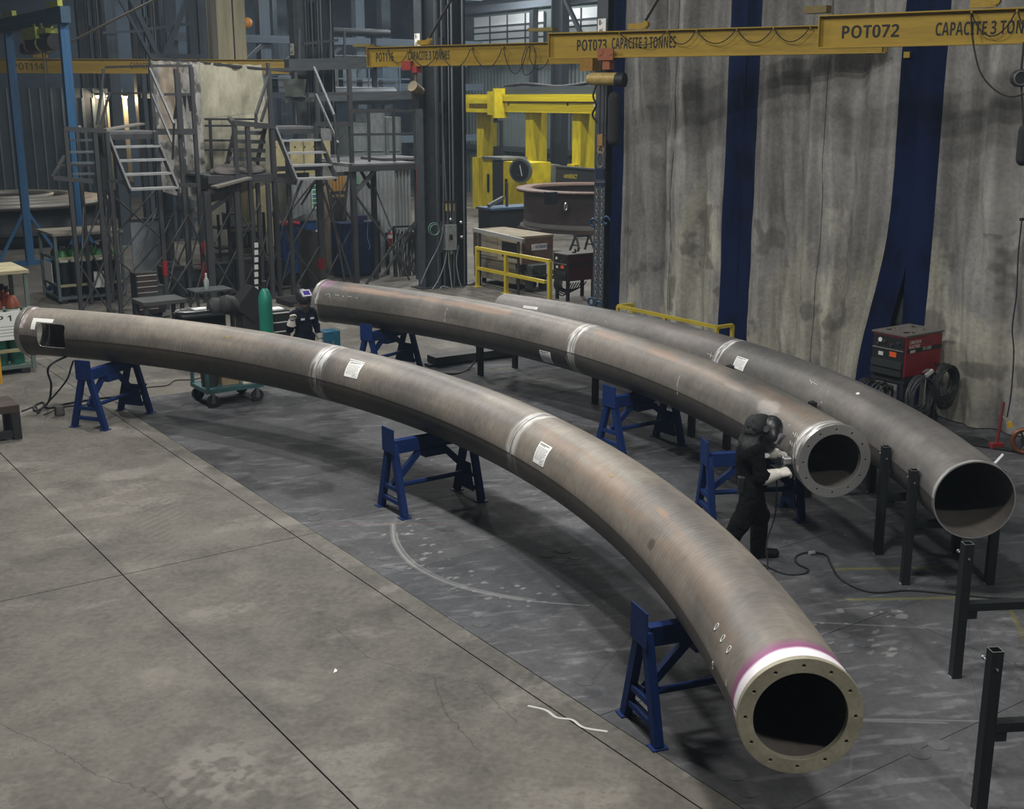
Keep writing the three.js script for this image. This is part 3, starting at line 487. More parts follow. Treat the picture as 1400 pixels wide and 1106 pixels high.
// ---------------------------------------------------------------- curtains
const curtainTex = (sd) => dataTex(1024, 1024, (i, j) => {
  const x = i / 1024 * 6, y = j / 1024 * 13;
  const a = fbm(x * 0.8, y * 0.5, 5, sd), b = fbm(x * 3, y * 2.2, 4, sd + 4), c = fbm(x * 26, y * 26, 2, sd + 8), v = fbm(x * 5, y * 0.35, 3, sd + 12), k = fbm(x * 1.1 + 4, y * 1.1, 4, sd + 20);
  let g = 126 + 34 * (a - 0.5) + 18 * (b - 0.5) + 22 * (c - 0.5) + 62 * (v - 0.5) + 26 * (fbm(x * 14 + 0.6 * y, y * 0.5, 2, sd + 50) - 0.5); g -= 10 * smooth(0.5, 0.75, k);
  let col = [g * 1.0, g * 0.99, g * 0.965];
  const m = smooth(0.44, 0.6, fbm(x * 1.3, y * 0.9, 5, sd + 30) - Math.max(0, y - 1.4) * 0.16 + 0.10);         // washed out beige tide marks low on the cloth, ragged outline
  col = mix3(col, [g * 1.26, g * 1.24, g * 1.12], m * 0.7);
  const s = smooth(0.6, 0.72, fbm(x * 2.2, y * 2.2, 4, sd + 40)); if (y < 3) col = mix3(col, [66, 64, 60], 0.4 * s);
  return col;
});
const BORDER = new THREE.MeshPhysicalMaterial({ color: new THREE.Color('#0e1c40'), map: GRIME, roughness: 0.8, specularIntensity: 0.15, side: THREE.DoubleSide });
const CX0 = 16.36;
function fold(z, y, k) { // how far the cloth stands off its plane
  const d = 0.105 * Math.sin(z * 5.1 + k + 0.35 * Math.sin(y * 0.7)) + 0.05 * Math.sin(z * 11.3 + 2 * k + 0.22 * y) + 0.05 * Math.sin(z * 1.7 + 0.5 * y + k) * smooth(0.2, 0.8, fbm(z * 0.6, y * 0.25, 2, 5));
  const diag = fbm(z * 3.2 + y * 0.9, y * 0.35 - z, 3, 9 + k) - 0.5; return d * 0.85 + 0.2 * diag;
}
function clothG(z0, z1, y0, y1, k, nz, ny, shift, calm, tu = 6) {
  const pos = [], uv = [], idx = [];
  for (let j = 0; j <= ny; j++) for (let i = 0; i <= nz; i++) { const y = y0 + (y1 - y0) * j / ny, z = z0 + (z1 - z0) * i / nz, zs = z + (shift ? shift(z, y) : 0); pos.push(CX0 + fold(z, y, k) * (calm ? calm(z) : 1), y, zs); uv.push(z / tu, y / 13); }
  for (let j = 0; j < ny; j++) for (let i = 0; i < nz; i++) { const a = j * (nz + 1) + i; idx.push(a, a + 1, a + nz + 1, a + 1, a + nz + 2, a + nz + 1); }
  const g = new THREE.BufferGeometry(); g.setAttribute('position', new THREE.Float32BufferAttribute(pos, 3)); g.setAttribute('uv', new THREE.Float32BufferAttribute(uv, 2)); g.setIndex(idx); g.computeVertexNormals(); return g;
}
{
  const zOf = (u, v) => px(u, v, CX0).z;
  const e0 = zOf(836, 250), e1 = zOf(849, 250), e2 = zOf(991, 250), e3 = zOf(1010, 250), e4 = zOf(1030, 250), e5 = zOf(1225, 200), e6 = zOf(1257, 200), e7 = zOf(1286, 200), e8 = e7 + 4.6, e9 = e8 + 0.7;
  const open = (z, y) => -0.55 * Math.pow(smooth(3.6, 0, y), 1.2) * smooth(e5 - 1.6, e6, z);       // the corner pulled aside near the floor
  const defs = [['heavy grey welding curtain with blue borders beside the chain hoist', [e0, e1, e2, e3 + 0.05], 1, null, 3], ['heavy grey welding curtain with beige tide marks, its blue border pulled aside at the floor', [e3 - 0.05, e4, e5, e6 + 0.03], 2.3, open, 23], ['heavy grey welding curtain behind the red welding machine and the hanging cable', [e6 - 0.05, e7, e8, e9], 4.1, null, 41]];
  for (const [label, z, k, sh, sd] of defs) {
    const calm = (q) => 0.3 + 0.7 * smooth(0.0, 0.7, Math.min(q - z[1], z[2] - q)); const o = thing('welding_curtain', label, 'curtain', 'welding curtains');
    const cm = new THREE.MeshPhysicalMaterial({ map: curtainTex(sd), roughness: 0.9, specularIntensity: 0.2, side: THREE.DoubleSide });
    part(o, 'grey_panel', clothG(z[1], z[2], 0.02, CEIL - 0.3, k, 110, 150, sh, calm), cm, 'smoke stained grey cloth');
    part(o, 'blue_border', clothG(z[0], z[1], 0.02, CEIL - 0.3, k, 12, 150, sh, calm), BORDER, 'dark blue cloth border'); part(o, 'blue_border', clothG(z[2], z[3], 0.02, CEIL - 0.3, k, 16, 150, sh, calm), BORDER, 'dark blue cloth border');
    const zm = (z[1] + z[2]) / 2 + 0.1; part(o, 'seam', tubeG(Array.from({ length: 30 }, (_, i) => { const y = 0.05 + i * 0.42; return V(CX0 + fold(zm, y, k) * calm(zm) - 0.004, y, zm + (sh ? sh(zm, y) : 0)); }), 0.006, 60, 4), M('#3f3e3c', 0.9));
    rod(o, 'track', V(CX0, CEIL - 0.2, z[0]), V(CX0, CEIL - 0.2, z[3]), 0.03, STEEL_DARK);
  }
}

// ---------------------------------------------------------------- jib cranes
function jib(o, tip, piv, y0, h, dir) {
  const L = tip.distanceTo(piv), ang = Math.atan2(-(piv.z - tip.z), piv.x - tip.x);
  const T = new THREE.Matrix4().makeRotationY(ang).setPosition(tip.x, y0, tip.z);
  const g = (geo) => geo.applyMatrix4(T), b = 0.17;
  part(o, 'beam', [g(box(L, 0.018, b, L / 2, 0.009, 0)), g(box(L, 0.018, b, L / 2, h - 0.009, 0)), g(box(L, h - 0.036, 0.012, L / 2, h / 2, 0))], YELLOW_BEAM);
  part(o, 'end_plate', g(box(0.014, h * 0.96, b * 0.98, 0.007, h / 2, 0)), YELLOW_BEAM);
  return { T, L, ang, g, b };
}
function writing(o, J, text, x, y, size, sx, front = 1, mat = INK) { const M4 = J.T.clone().multiply(new THREE.Matrix4().makeTranslation(x, y, 0.009)); lettering(o, text, size, sx, M4, mat); }
function festoon(o, J, xs, y, drop, z = 0.1) { const pts = []; for (let i = 0; i + 1 < xs.length; i++) for (let k = 0; k < 8; k++) { const t = k / 8; pts.push(V(xs[i] + (xs[i + 1] - xs[i]) * t, y - (Array.isArray(drop) ? drop[i] : drop) * 4 * t * (1 - t), z)); } pts.push(V(xs[xs.length - 1], y, z)); part(o, 'festoon_cable', tubeG(pts.map(p => p.applyMatrix4(J.T)), 0.009, pts.length * 2, 5), RUBBER); for (const x of xs) part(o, 'cable_clip', new THREE.BoxGeometry(0.02, 0.05, 0.11).translate(x, y, 0.05).applyMatrix4(J.T), YELLOW_BEAM); }
function tie(o, J, x, toX, toY) { part(o, 'clevis', [J.g(box(0.34, 0.1, 0.07, x, 0.52, 0).rotateZ(0)), J.g(cyl(0.06, 0.1, 0, 0, 0, 10).rotateX(Math.PI / 2).translate(x + 0.15, 0.55, 0))], YELLOW_BEAM, 'yellow clevis'); part(o, 'tie_rod', J.g(rodG(V(x + 0.1, 0.55, 0), V(toX, toY, 0), 0.03, 8)), G('#3a3a38', 0.5, 0.4)); }
const BY = 5.65, BH = 0.45;
{ // near crane
  const tip = gy(1120, 66.5, BY), piv = V(16.2, BY, -5.5);
  const o = thing('jib_crane', 'yellow jib crane beam lettered POT072 CAPACITE 3 TONNES', 'crane'); const J = jib(o, tip, piv, BY, BH);
  // lettering sits where the web meets the sight lines
  const along = (u, v) => { const d = rayOf(u, v), n = V(-(piv.z - tip.z), 0, piv.x - tip.x).normalize(); const t = n.dot(tip.clone().sub(EYEP)) / n.dot(d); const q = EYEP.clone().addScaledVector(d, t); return q.sub(V(tip.x, BY, tip.z)).dot(V(piv.x - tip.x, 0, piv.z - tip.z).normalize()); };
  const a = along(1149, 50), b = along(1222, 46), c = along(1278, 47);
  writing(o, J, 'POT072', a, 0.13, 0.17, (b - a) / (0.17 * 4.45)); writing(o, J, 'CAPACITE 3 TONNES', c, 0.13, 0.17, 0.62);
  festoon(o, J, [along(1330, 30), along(1392, 28), along(1450, 26), along(1520, 24)], 0.4, 0.3); tie(o, J, along(1345, 10), J.L - 0.1, 3.2);
  part(o, 'end_stop', J.g(box(0.34, 0.1, 0.2, -0.06, 0.53, 0)), G('#7a6a3a', 0.6));
  { const p0 = V(along(1330, 30), 0.4, 0.12), p1 = V(along(1334, 60), 0.05, 0.14), p2 = V(along(1350, 110), -0.42, 0.2), p3 = V(along(1385, 135), -0.66, 0.2), p4 = V(along(1440, 120), -0.5, 0.2); part(o, 'festoon_cable', tubeG([p0, p1, p2, p3, p4].map(p => p.applyMatrix4(J.T)), 0.011, 40, 5), RUBBER); }
  part(o, 'pivot_bracket', J.g(box(0.3, 0.8, 0.3, J.L - 0.1, 0.2, 0)), YELLOW_BEAM);
}
{ // middle crane, its hook block hanging at the tip
  const tip = gy(752, 80.5, BY), piv = V(16.2, BY, -13);
  const o = thing('jib_crane', 'yellow jib crane beam lettered POT073 CAPACITE 3 TONNES', 'crane'); const J = jib(o, tip, piv, BY, BH);
  const dirV = V(piv.x - tip.x, 0, piv.z - tip.z).normalize(), n = V(-dirV.z, 0, dirV.x);
  const along = (u, v) => { const d = rayOf(u, v), t = n.dot(tip.clone().sub(EYEP)) / n.dot(d); return EYEP.clone().addScaledVector(d, t).sub(V(tip.x, BY, tip.z)).dot(dirV); };
  const a = along(788, 65), b = along(826, 64), c = along(836, 63);
  writing(o, J, 'POT073', a, 0.13, 0.19, (b - a) / (0.19 * 4.45)); writing(o, J, 'CAPACITE 3 TONNES', c, 0.15, 0.19, (along(910, 61) - c) / (0.19 * 11.3));
  festoon(o, J, [along(850, 45), along(915, 50), along(955, 42), along(1010, 41), along(1060, 40), along(1110, 39)], 0.42, 0.22);
  tie(o, J, along(872, 40), along(950, -8), 2.0); part(o, 'end_stop', J.g(box(0.5, 0.06, 0.22, -0.15, 0.51, 0)), G('#8a7a3a', 0.6));
  part(o, 'pivot_bracket', J.g(box(0.3, 0.44, 0.2, J.L - 0.2, 0.22, 0)), YELLOW_BEAM); part(o, 'stop_block', J.g(box(0.09, 0.09, 0.12, along(1241, 70), -0.03, 0)), YELLOW_BEAM);
  // trolley and electric chain hoist
  const hx = along(832, 75), h = thing('chain_hoist', 'cream electric chain hoist with black chain bag under the POT073 beam', 'hoist'), g2 = (q) => q.applyMatrix4(J.T);
  part(h, 'trolley', [g2(box(0.3, 0.2, 0.03, hx, 0.06, 0.12)), g2(box(0.3, 0.2, 0.03, hx, 0.06, -0.12)), g2(cyl(0.06, 0.05, 0, 0, 0, 14).rotateX(Math.PI / 2).translate(hx - 0.1, 0.1, 0.12)), g2(cyl(0.06, 0.05, 0, 0, 0, 14).rotateX(Math.PI / 2).translate(hx + 0.1, 0.1, 0.12)), g2(box(0.14, 0.2, 0.2, hx, -0.1, 0))], G('#a8623f', 0.6, 0.1), 'rust orange trolley');
  part(h, 'motor', [g2(cyl(0.11, 0.5, 0, 0, 0, 18).rotateZ(Math.PI / 2).translate(hx - 0.05, -0.36, 0.05)), g2(cyl(0.085, 0.08, 0, 0, 0, 18).rotateZ(Math.PI / 2).translate(hx - 0.33, -0.36, 0.05))], G('#c2a863', 0.5, 0.1)); part(h, 'gear_cover', g2(cyl(0.125, 0.16, 0, 0, 0, 18).rotateZ(Math.PI / 2).translate(hx + 0.27, -0.38, 0.05)), BLACK);
  part(h, 'suspension', [g2(box(0.06, 0.25, 0.06, hx - 0.02, -0.22, 0.02))], BLACK);
  part(h, 'chain_bag', g2(new THREE.CapsuleGeometry(0.11, 0.72, 4, 14).translate(hx + 0.16, -1.05, 0.06)), M('#1d1d20', 0.85), 'black fabric chain bag');
  part(h, 'load_cable', [g2(rodG(V(hx - 0.13, -0.45, 0.04), V(hx - 0.13, -1.35, 0.04), 0.012, 6)), g2(rodG(V(hx - 0.05, -0.45, 0.04), V(hx - 0.05, -1.35, 0.04), 0.012, 6))], STEEL_BLACK); part(h, 'pendant_cable', g2(tubeG([V(hx - 0.2, -0.45, 0.05), V(hx - 0.24, -0.65, 0.1), V(hx - 0.17, -0.82, 0.12), V(hx - 0.25, -0.98, 0.1), V(hx - 0.16, -1.12, 0.08)], 0.02, 24, 6)), RUBBER);
  part(h, 'hook_block', [g2(box(0.1, 0.2, 0.1, hx - 0.1, -1.42, 0.04)), g2(new THREE.TorusGeometry(0.06, 0.018, 8, 16).translate(hx - 0.1, -1.6, 0.04))], G('#b08a55', 0.5, 0.2));
  // lifting sling of chain hanging from the hook
  const ch = thing('chain_sling', 'long dark lifting chain with blue hooks hanging from the cream hoist', 'chain');
  const link = new THREE.TorusGeometry(0.035, 0.011, 6, 10).scale(0.75, 1.25, 1);
  for (const dx of [-0.055, 0.05]) { const gs = []; for (let k = 0; k < 33; k++) { const q = link.clone(); if (k % 2) q.rotateY(Math.PI / 2); gs.push(g2(q.translate(hx - 0.1 + dx, -2.28 - k * 0.062, 0.04 + 0.01 * Math.sin(k)))); } part(ch, 'chain', gs, G('#8b8d91', 0.45, 0.4)); }
  part(ch, 'master_link', g2(new THREE.TorusGeometry(0.09, 0.02, 8, 18).scale(0.8, 1.5, 1).translate(hx - 0.1, -1.78, 0.04)), STEEL_MID); part(ch, 'coupling', [g2(box(0.16, 0.2, 0.08, hx - 0.1, -2.02, 0.04)), g2(box(0.18, 0.06, 0.09, hx - 0.1, -2.2, 0.04))], G('#27364f', 0.5, 0.2));
  for (const [dx, dy] of [[0.1, -2.85], [-0.16, -2.9], [-0.02, -4.42], [-0.18, -4.36]]) part(ch, 'hook', g2(new THREE.TorusGeometry(0.065, 0.022, 8, 14, 4.9).translate(hx - 0.05 + dx, dy, 0.06)), G('#1d466e', 0.4, 0.2), 'blue painted hook');
}
{ // far crane between the two columns
  const piv = V(16.35, BY, -20.5), tip = pz(505, 102, -26.2); tip.y = BY;
  const o = thing('jib_crane', 'yellow jib crane beam lettered POT116 CAPACITE 3 TONNES', 'crane'); const J = jib(o, tip, piv, BY, BH);
  const dirV = V(piv.x - tip.x, 0, piv.z - tip.z).normalize(), n = V(-dirV.z, 0, dirV.x);
  const along = (u, v) => { const d = rayOf(u, v), t = n.dot(tip.clone().sub(EYEP)) / n.dot(d); return EYEP.clone().addScaledVector(d, t).sub(V(tip.x, BY, tip.z)).dot(dirV); };
  const a = along(514, 90), b = along(534, 90), c = along(558, 89);
  writing(o, J, 'POT116', a, 0.12, 0.2, (b - a) / (0.2 * 4.0)); writing(o, J, 'CAPACITE 3 TONNES', c, 0.14, 0.19, (along(606, 88) - c) / (0.19 * 11.3));
  festoon(o, J, [along(533, 83), along(563, 83), along(604, 83), along(648, 80), along(691, 79), along(725, 78)], 0.36, [0.28, 0.36, 0.4, 0.42, 0.55], 0.1);
  part(o, 'festoon_cable', tubeG([[725, 78], [718, 100], [722, 113], [733, 108], [737, 90], [731, 78], [729, 95], [740, 107], [752, 100], [757, 82]].map(([u, v]) => V(along(u, v), BH - (v - 76) * 0.018, 0.12 + (u % 7) * 0.004).applyMatrix4(J.T)), 0.009, 90, 5), RUBBER);
  tie(o, J, along(580, 72), along(665, -8), 2.6); part(o, 'end_stop', J.g(box(0.5, 0.06, 0.18, -0.15, 0.49, 0)), G('#8a7a3a', 0.6)); part(o, 'pivot_bracket', J.g(box(0.3, 0.5, 0.3, J.L - 0.15, 0.1, 0)), G('#b5842c', 0.6));
  const hx = along(560, 101), h = thing('chain_hoist', 'small chain hoist on a red trolley under the POT116 beam', 'hoist'), g2 = (q) => q.applyMatrix4(J.T);
  part(h, 'trolley', [g2(box(0.26, 0.2, 0.22, hx, 0.02, 0.02)), g2(box(0.16, 0.16, 0.18, hx + 0.2, -0.06, 0))], G('#b5473f', 0.5, 0.1), 'red trolley'); part(h, 'motor', [g2(cyl(0.13, 0.3, 0, 0, 0, 16).rotateX(1.1).translate(hx + 0.2, -0.5, 0.02)), g2(box(0.05, 0.35, 0.05, hx + 0.18, -0.25, 0))], G('#8a7c5c', 0.5, 0.1)); part(h, 'chain_box', g2(box(0.2, 0.32, 0.16, hx + 0.22, -0.78, 0)), BLACK);
}
{ // crane at the far left, its tip near the blue gantry
  const piv = V(16.35, BY, -35.5), tip = pz(-14, 99, -39.5); tip.y = BY;
  const o = thing('jib_crane', 'faded yellow jib crane beam lettered POT114 behind the blue gantry', 'crane'); const J = jib(o, tip, piv, BY, 0.42);
  const dirV = V(piv.x - tip.x, 0, piv.z - tip.z).normalize(), n = V(-dirV.z, 0, dirV.x);
  const along = (u, v) => { const d = rayOf(u, v), t = n.dot(tip.clone().sub(EYEP)) / n.dot(d); return EYEP.clone().addScaledVector(d, t).sub(V(tip.x, BY, tip.z)).dot(dirV); };
  const a = along(17, 90), b = along(52, 90); writing(o, J, 'POT114', a, 0.1, 0.2, (b - a) / (0.2 * 4.05), 1, M('#4a3717', 0.7)); writing(o, J, 'CAPACITE 3 TONNES', along(178, 95), 0.14, 0.17, 0.6, 1, M('#4a3717', 0.7));
  part(o, 'clevis', [J.g(box(0.4, 0.12, 0.1, along(55, 75), 0.5, 0))], YELLOW_BEAM); part(o, 'tie_rod', J.g(rodG(V(along(60, 74), 0.52, 0), V(along(268, -4), 2.7, 0), 0.035, 8)), G('#6f675b', 0.6, 0.3));
}

// ---------------------------------------------------------------- stair towers
const SD = STEEL_DARK;
function postPx(o, u, v, Z, w = 0.09, mat = SD, y0 = 0) { const t = pz(u, v, Z); const m = bar(o, 'post', V(t.x, y0, Z), V(t.x, t.y, Z), w, w, mat); return t; }
function linePx(o, name, u1, v1, Z1, u2, v2, Z2, w = 0.05, mat = SD) { return bar(o, name, pz(u1, v1, Z1), pz(u2, v2, Z2), w, w, mat); }
function stair(o, uL, uR, vTop, Z, bL, bR, fr) {
  const tl = pz(uL, vTop, Z), tr = pz(uR, vTop, Z), bl = px(bL[0], bL[1], tl.x), br = px(bR[0], bR[1], tr.x), z1 = (bl.z + br.z) / 2, y1 = (bl.y + br.y) / 2, y0 = (tl.y + tr.y) / 2;
  const A = V(tl.x, y0, Z), B = V(tl.x, y1, z1), C = V(tr.x, y0, Z), D = V(tr.x, y1, z1);
  bar(o, 'stringer', A, B, 0.05, 0.16, SD, null, _Z); bar(o, 'stringer', C, D, 0.05, 0.16, SD, null, _Z);
  for (const f of fr) { const y = y0 + (y1 - y0) * f, z = Z + (z1 - Z) * f; slab(o, 'tread', tl.x, tr.x, y - 0.05, y, z - 0.12, z + 0.14, STEEL_TREAD, 'pale worn tread'); }
  return { x0: tl.x, x1: tr.x, y0, y1, Z, z1 };
}
function braces(o, posts, Z, ys, mat = SD, r = 0.022) { for (let i = 0; i + 1 < posts.length; i++) for (let k = 0; k + 1 < ys.length; k++) { rod(o, 'brace', V(posts[i], ys[k], Z), V(posts[i + 1], ys[k + 1], Z), r, mat); if ((i + k) % 2 === 0) rod(o, 'brace', V(posts[i], ys[k + 1], Z + 0.03), V(posts[i + 1], ys[k], Z + 0.03), r, mat); } }
{
  const o = thing('stair_tower', 'dark steel access tower with hanging stair in front of the dirty white tarp', 'scaffold', 'welders access towers');
  const s = stair(o, 146, 210, 182, -29, [177, 259], [244, 261], [0.22, 0.46, 0.7, 0.95]);
  slab(o, 'landing', s.x0 - 0.05, s.x1 + 0.1, s.y0 - 0.02, s.y0 + 0.04, s.Z - 1.3, s.Z, G('#77797a', 0.5, 0.3)); slab(o, 'landing_edge', s.x0, s.x1, s.y0 - 0.14, s.y0 - 0.02, s.Z - 0.03, s.Z + 0.03, SD);
  const P = [[89, 175], [129, 175], [146, 180], [212, 180]].map(([u, v]) => postPx(o, u, v, -28.6).x); const Q = [[105, 178], [136, 178], [205, 90], [243, 92]].map(([u, v]) => postPx(o, u, v, -30.4, 0.08).x);
  const R1 = postPx(o, 240, 94, -29.1, 0.08), R2 = postPx(o, 261, 91, -29.1, 0.09); const d = pz(225, 180, -29.1);
  linePx(o, 'top_rail', 87, 176, -28.6, 145, 179, -28.6, 0.1); linePx(o, 'top_rail', 205, 90, -29.1, 262, 90, -29.1, 0.06); linePx(o, 'rail', 225, 129, -29.1, 264, 129, -29.1, 0.06); linePx(o, 'rail', 212, 180, -29.1, 266, 180, -29.1, 0.14); linePx(o, 'rail', 246, 253, -29.1, 268, 253, -29.1, 0.09);
  linePx(o, 'handrail', 144, 92, -30.3, 205, 90, -29.4, 0.05); linePx(o, 'handrail', 142, 94, -30.3, 133, 171, -30.3, 0.06); linePx(o, 'handrail', 148, 128, -30.3, 205, 127, -29.4, 0.04); linePx(o, 'handrail', 150, 126, -30.1, 138, 170, -30.1, 0.05);
  bar(o, 'stair_rail', pz(205, 94, -29), px(238, 170, s.x1 + 0.02), 0.05, 0.05, STEEL_MID); bar(o, 'stair_rail', pz(208, 129, -29), px(236, 196, s.x1 + 0.02), 0.05, 0.05, STEEL_MID); bar(o, 'stair_rail', px(238, 168, s.x1 + 0.02), px(236, 218, s.x1 + 0.02), 0.04, 0.04, SD);
  for (const v of [192, 208, 223, 238]) linePx(o, 'rung', 95, v, -28.9, 129, v - 0.5, -28.9, 0.05, G('#6f7d84', 0.5, 0.3));
  linePx(o, 'lower_rail', 72, 243, -28.6, 127, 248, -28.6, 0.1); linePx(o, 'lower_rail', 72, 243, -28.6, 88, 214, -30.2, 0.07); linePx(o, 'lower_rail', 78, 226, -29.4, 127, 226, -29.4, 0.05);
  linePx(o, 'deck_edge', 150, 246, -28.6, 183, 252, -28.6, 0.1); linePx(o, 'deck_edge', 150, 246, -28.6, 152, 262, -28.6, 0.1);
  bar(o, 'plank', pz(140, 178, -29.6), pz(193, 169, -29.9), 0.3, 0.04, G('#8b8780', 0.7)); bar(o, 'plank', pz(108, 172, -28.8), pz(113, 181, -28.8), 0.06, 0.06, G('#9a9a98', 0.6));
  braces(o, P, -28.6, [0.1, 1.3, 2.5]); braces(o, [P[3], R1.x, R2.x], -28.9, [0.1, 1.1, 2.2]); braces(o, Q, -30.4, [0.2, 1.5, 2.8]);
  for (let i = 0; i < P.length; i++) rod(o, 'brace', V(P[i], 0.3, -28.6), V(Q[i], 2.4, -30.4), 0.02, SD);
  part(o, 'red_tape', [box(0.1, 0.5, 0.1, R2.x, 0.75, -29.1), box(0.1, 0.3, 0.1, R2.x, 1.35, -29.1)], RED_PAINT, 'red tape'); part(o, 'red_tape', [box(0.1, 0.35, 0.1, P[3], 1.0, -28.6)], RED_PAINT, 'red tape');
}
{
  const o = thing('stair_tower', 'dark steel access tower with hanging stair beside the grey fume hood', 'scaffold', 'welders access towers');
  const s = stair(o, 376, 430, 175, -29.2, [405, 248], [460, 244], [0.22, 0.46, 0.7, 0.95]);
  slab(o, 'landing', s.x0 - 0.05, s.x1 + 0.05, s.y0 - 0.02, s.y0 + 0.04, s.Z - 1.2, s.Z, G('#7c7e80', 0.5, 0.3)); slab(o, 'landing_edge', s.x0, s.x1, s.y0 - 0.14, s.y0 - 0.02, s.Z - 0.03, s.Z + 0.03, SD);
  const P = [[320, 168], [338, 172], [372, 174], [392, 190], [432, 174]].map(([u, v]) => postPx(o, u, v, -28.9, 0.1).x); const Q = [[367, 96], [432, 93], [477, 93]].map(([u, v]) => postPx(o, u, v, -29.9, 0.1).x);
  linePx(o, 'top_rail', 367, 95, -29.9, 478, 93, -29.9, 0.07); linePx(o, 'rail', 432, 129, -29.9, 477, 128, -29.9, 0.07); linePx(o, 'rail', 430, 170, -29.9, 478, 170, -29.9, 0.12); linePx(o, 'rail', 460, 238, -29.9, 478, 237, -29.9, 0.1);
  linePx(o, 'top_rail', 319, 168, -28.9, 376, 173, -28.9, 0.12); linePx(o, 'top_rail', 319, 168, -28.9, 314, 162, -30.4, 0.1); linePx(o, 'handrail', 368, 101, -29.9, 350, 156, -29.4, 0.06); linePx(o, 'handrail', 369, 128, -29.9, 357, 166, -29.6, 0.06); linePx(o, 'handrail', 350, 155, -29.4, 350, 176, -29.4, 0.06);
  bar(o, 'stair_rail', pz(429, 92, -29.2), px(457, 158, s.x1 + 0.02), 0.055, 0.055, STEEL_MID); bar(o, 'stair_rail', pz(432, 129, -29.2), px(462, 196, s.x1 + 0.02), 0.055, 0.055, STEEL_MID); bar(o, 'stair_rail', px(457, 156, s.x1 + 0.02), px(463, 222, s.x1 + 0.02), 0.05, 0.05, SD);
  const t2 = stair(o, 322, 363, 172, -30.2, [310, 224], [352, 224], []); for (const v of [181, 193, 205, 217]) linePx(o, 'tread', 322 - (v - 172) * 0.2, v, -30.3, 362, v + 1, -30.3, 0.1, G('#5d6163', 0.5, 0.3));
  for (const [v, u2] of [[163, 352], [172, 322], [192, 318], [205, 318]]) linePx(o, 'guard_rail', 280, v, -30.6, u2, v, -30.6, 0.05, STEEL_BLACK); linePx(o, 'guard_post', 287, 163, -30.6, 290, 232, -30.6, 0.06, STEEL_BLACK);
  { const a = pz(284, 240, -28.9), b = pz(372, 240, -28.9); slab(o, 'deck', a.x, b.x, a.y - 0.06, a.y, -31, -28.9, G('#5e6061', 0.6, 0.2)); slab(o, 'deck_edge', a.x, b.x + 1, a.y - 0.2, a.y - 0.02, -28.95, -28.87, SD); }
  linePx(o, 'deck_edge', 374, 231, -28.9, 440, 229, -28.9, 0.12); linePx(o, 'deck_edge', 376, 246, -28.6, 404, 249, -28.6, 0.14); linePx(o, 'deck_edge', 284, 262, -28.9, 322, 259, -28.9, 0.1); linePx(o, 'strut', 286, 288, -28.9, 322, 262, -28.9, 0.1);
  const E0 = postPx(o, 282, 262, -28.9, 0.16), E1 = postPx(o, 323, 262, -28.7, 0.12), E2 = postPx(o, 352, 250, -29, 0.09), E3 = postPx(o, 366, 250, -28.6, 0.1);
  braces(o, [E0.x, E1.x, E2.x, P[2], P[3], P[4]], -28.9, [0.1, 1.25, 2.4]); braces(o, [Q[0], Q[1], Q[2]], -29.9, [0.1, 1.6, 3.0]); rod(o, 'brace', pz(436, 240, -29), pz(412, 280, -29), 0.03, SD); rod(o, 'brace', pz(414, 244, -28.8), pz(386, 310, -28.8), 0.035, SD);
  linePx(o, 'post', 436, 245, -28.9, 440, 380, -28.9, 0.12); linePx(o, 'brace', 440, 258, -28.9, 482, 385, -28.9, 0.05); linePx(o, 'brace', 446, 246, -28.9, 474, 400, -28.9, 0.05); linePx(o, 'strut', 447, 247, -28.9, 438, 256, -28.9, 0.06);
  for (let k = 0; k < 7; k++) part(o, 'hazard_band', box(0.1, 0.12, 0.015, pz(350, 335 + k * 10, -28.8).x, pz(350, 335 + k * 10, -28.8).y, -28.78).rotateZ(0), M('#c9c9c4', 0.7), 'white hazard stripe');
  part(o, 'red_tape', box(0.12, 0.3, 0.12, P[4], 0.75, -28.9), RED_PAINT, 'red tape');
  // blankets thrown over the deck
  const bl = thing('fire_blanket', 'crumpled dark fire blankets on the low tower deck', 'blanket'), c = pz(330, 236, -28.95); const g = new THREE.SphereGeometry(1, 40, 20); const p = g.attributes.position; for (let i = 0; i < p.count; i++) { const x = p.getX(i), y = p.getY(i), z = p.getZ(i), n = 0.75 + 0.5 * fbm(x * 3 + 5, z * 3 + y * 2, 4, 5); p.setXYZ(i, x * 0.75 * n, Math.max(y, -0.1) * 0.2 * n + 0.02, z * 0.35 * n); } g.computeVertexNormals(); part(bl, 'cloth', g.translate(c.x, c.y - 0.02, -29.2), M('#4c4846', 0.9));
  const pl = thing('steel_plank', 'bent pale plank across the low tower deck', 'plank'); part(pl, 'plank', barG(pz(292, 256, -28.7), pz(340, 243, -28.8), 0.35, 0.05), G('#77736c', 0.7));
}
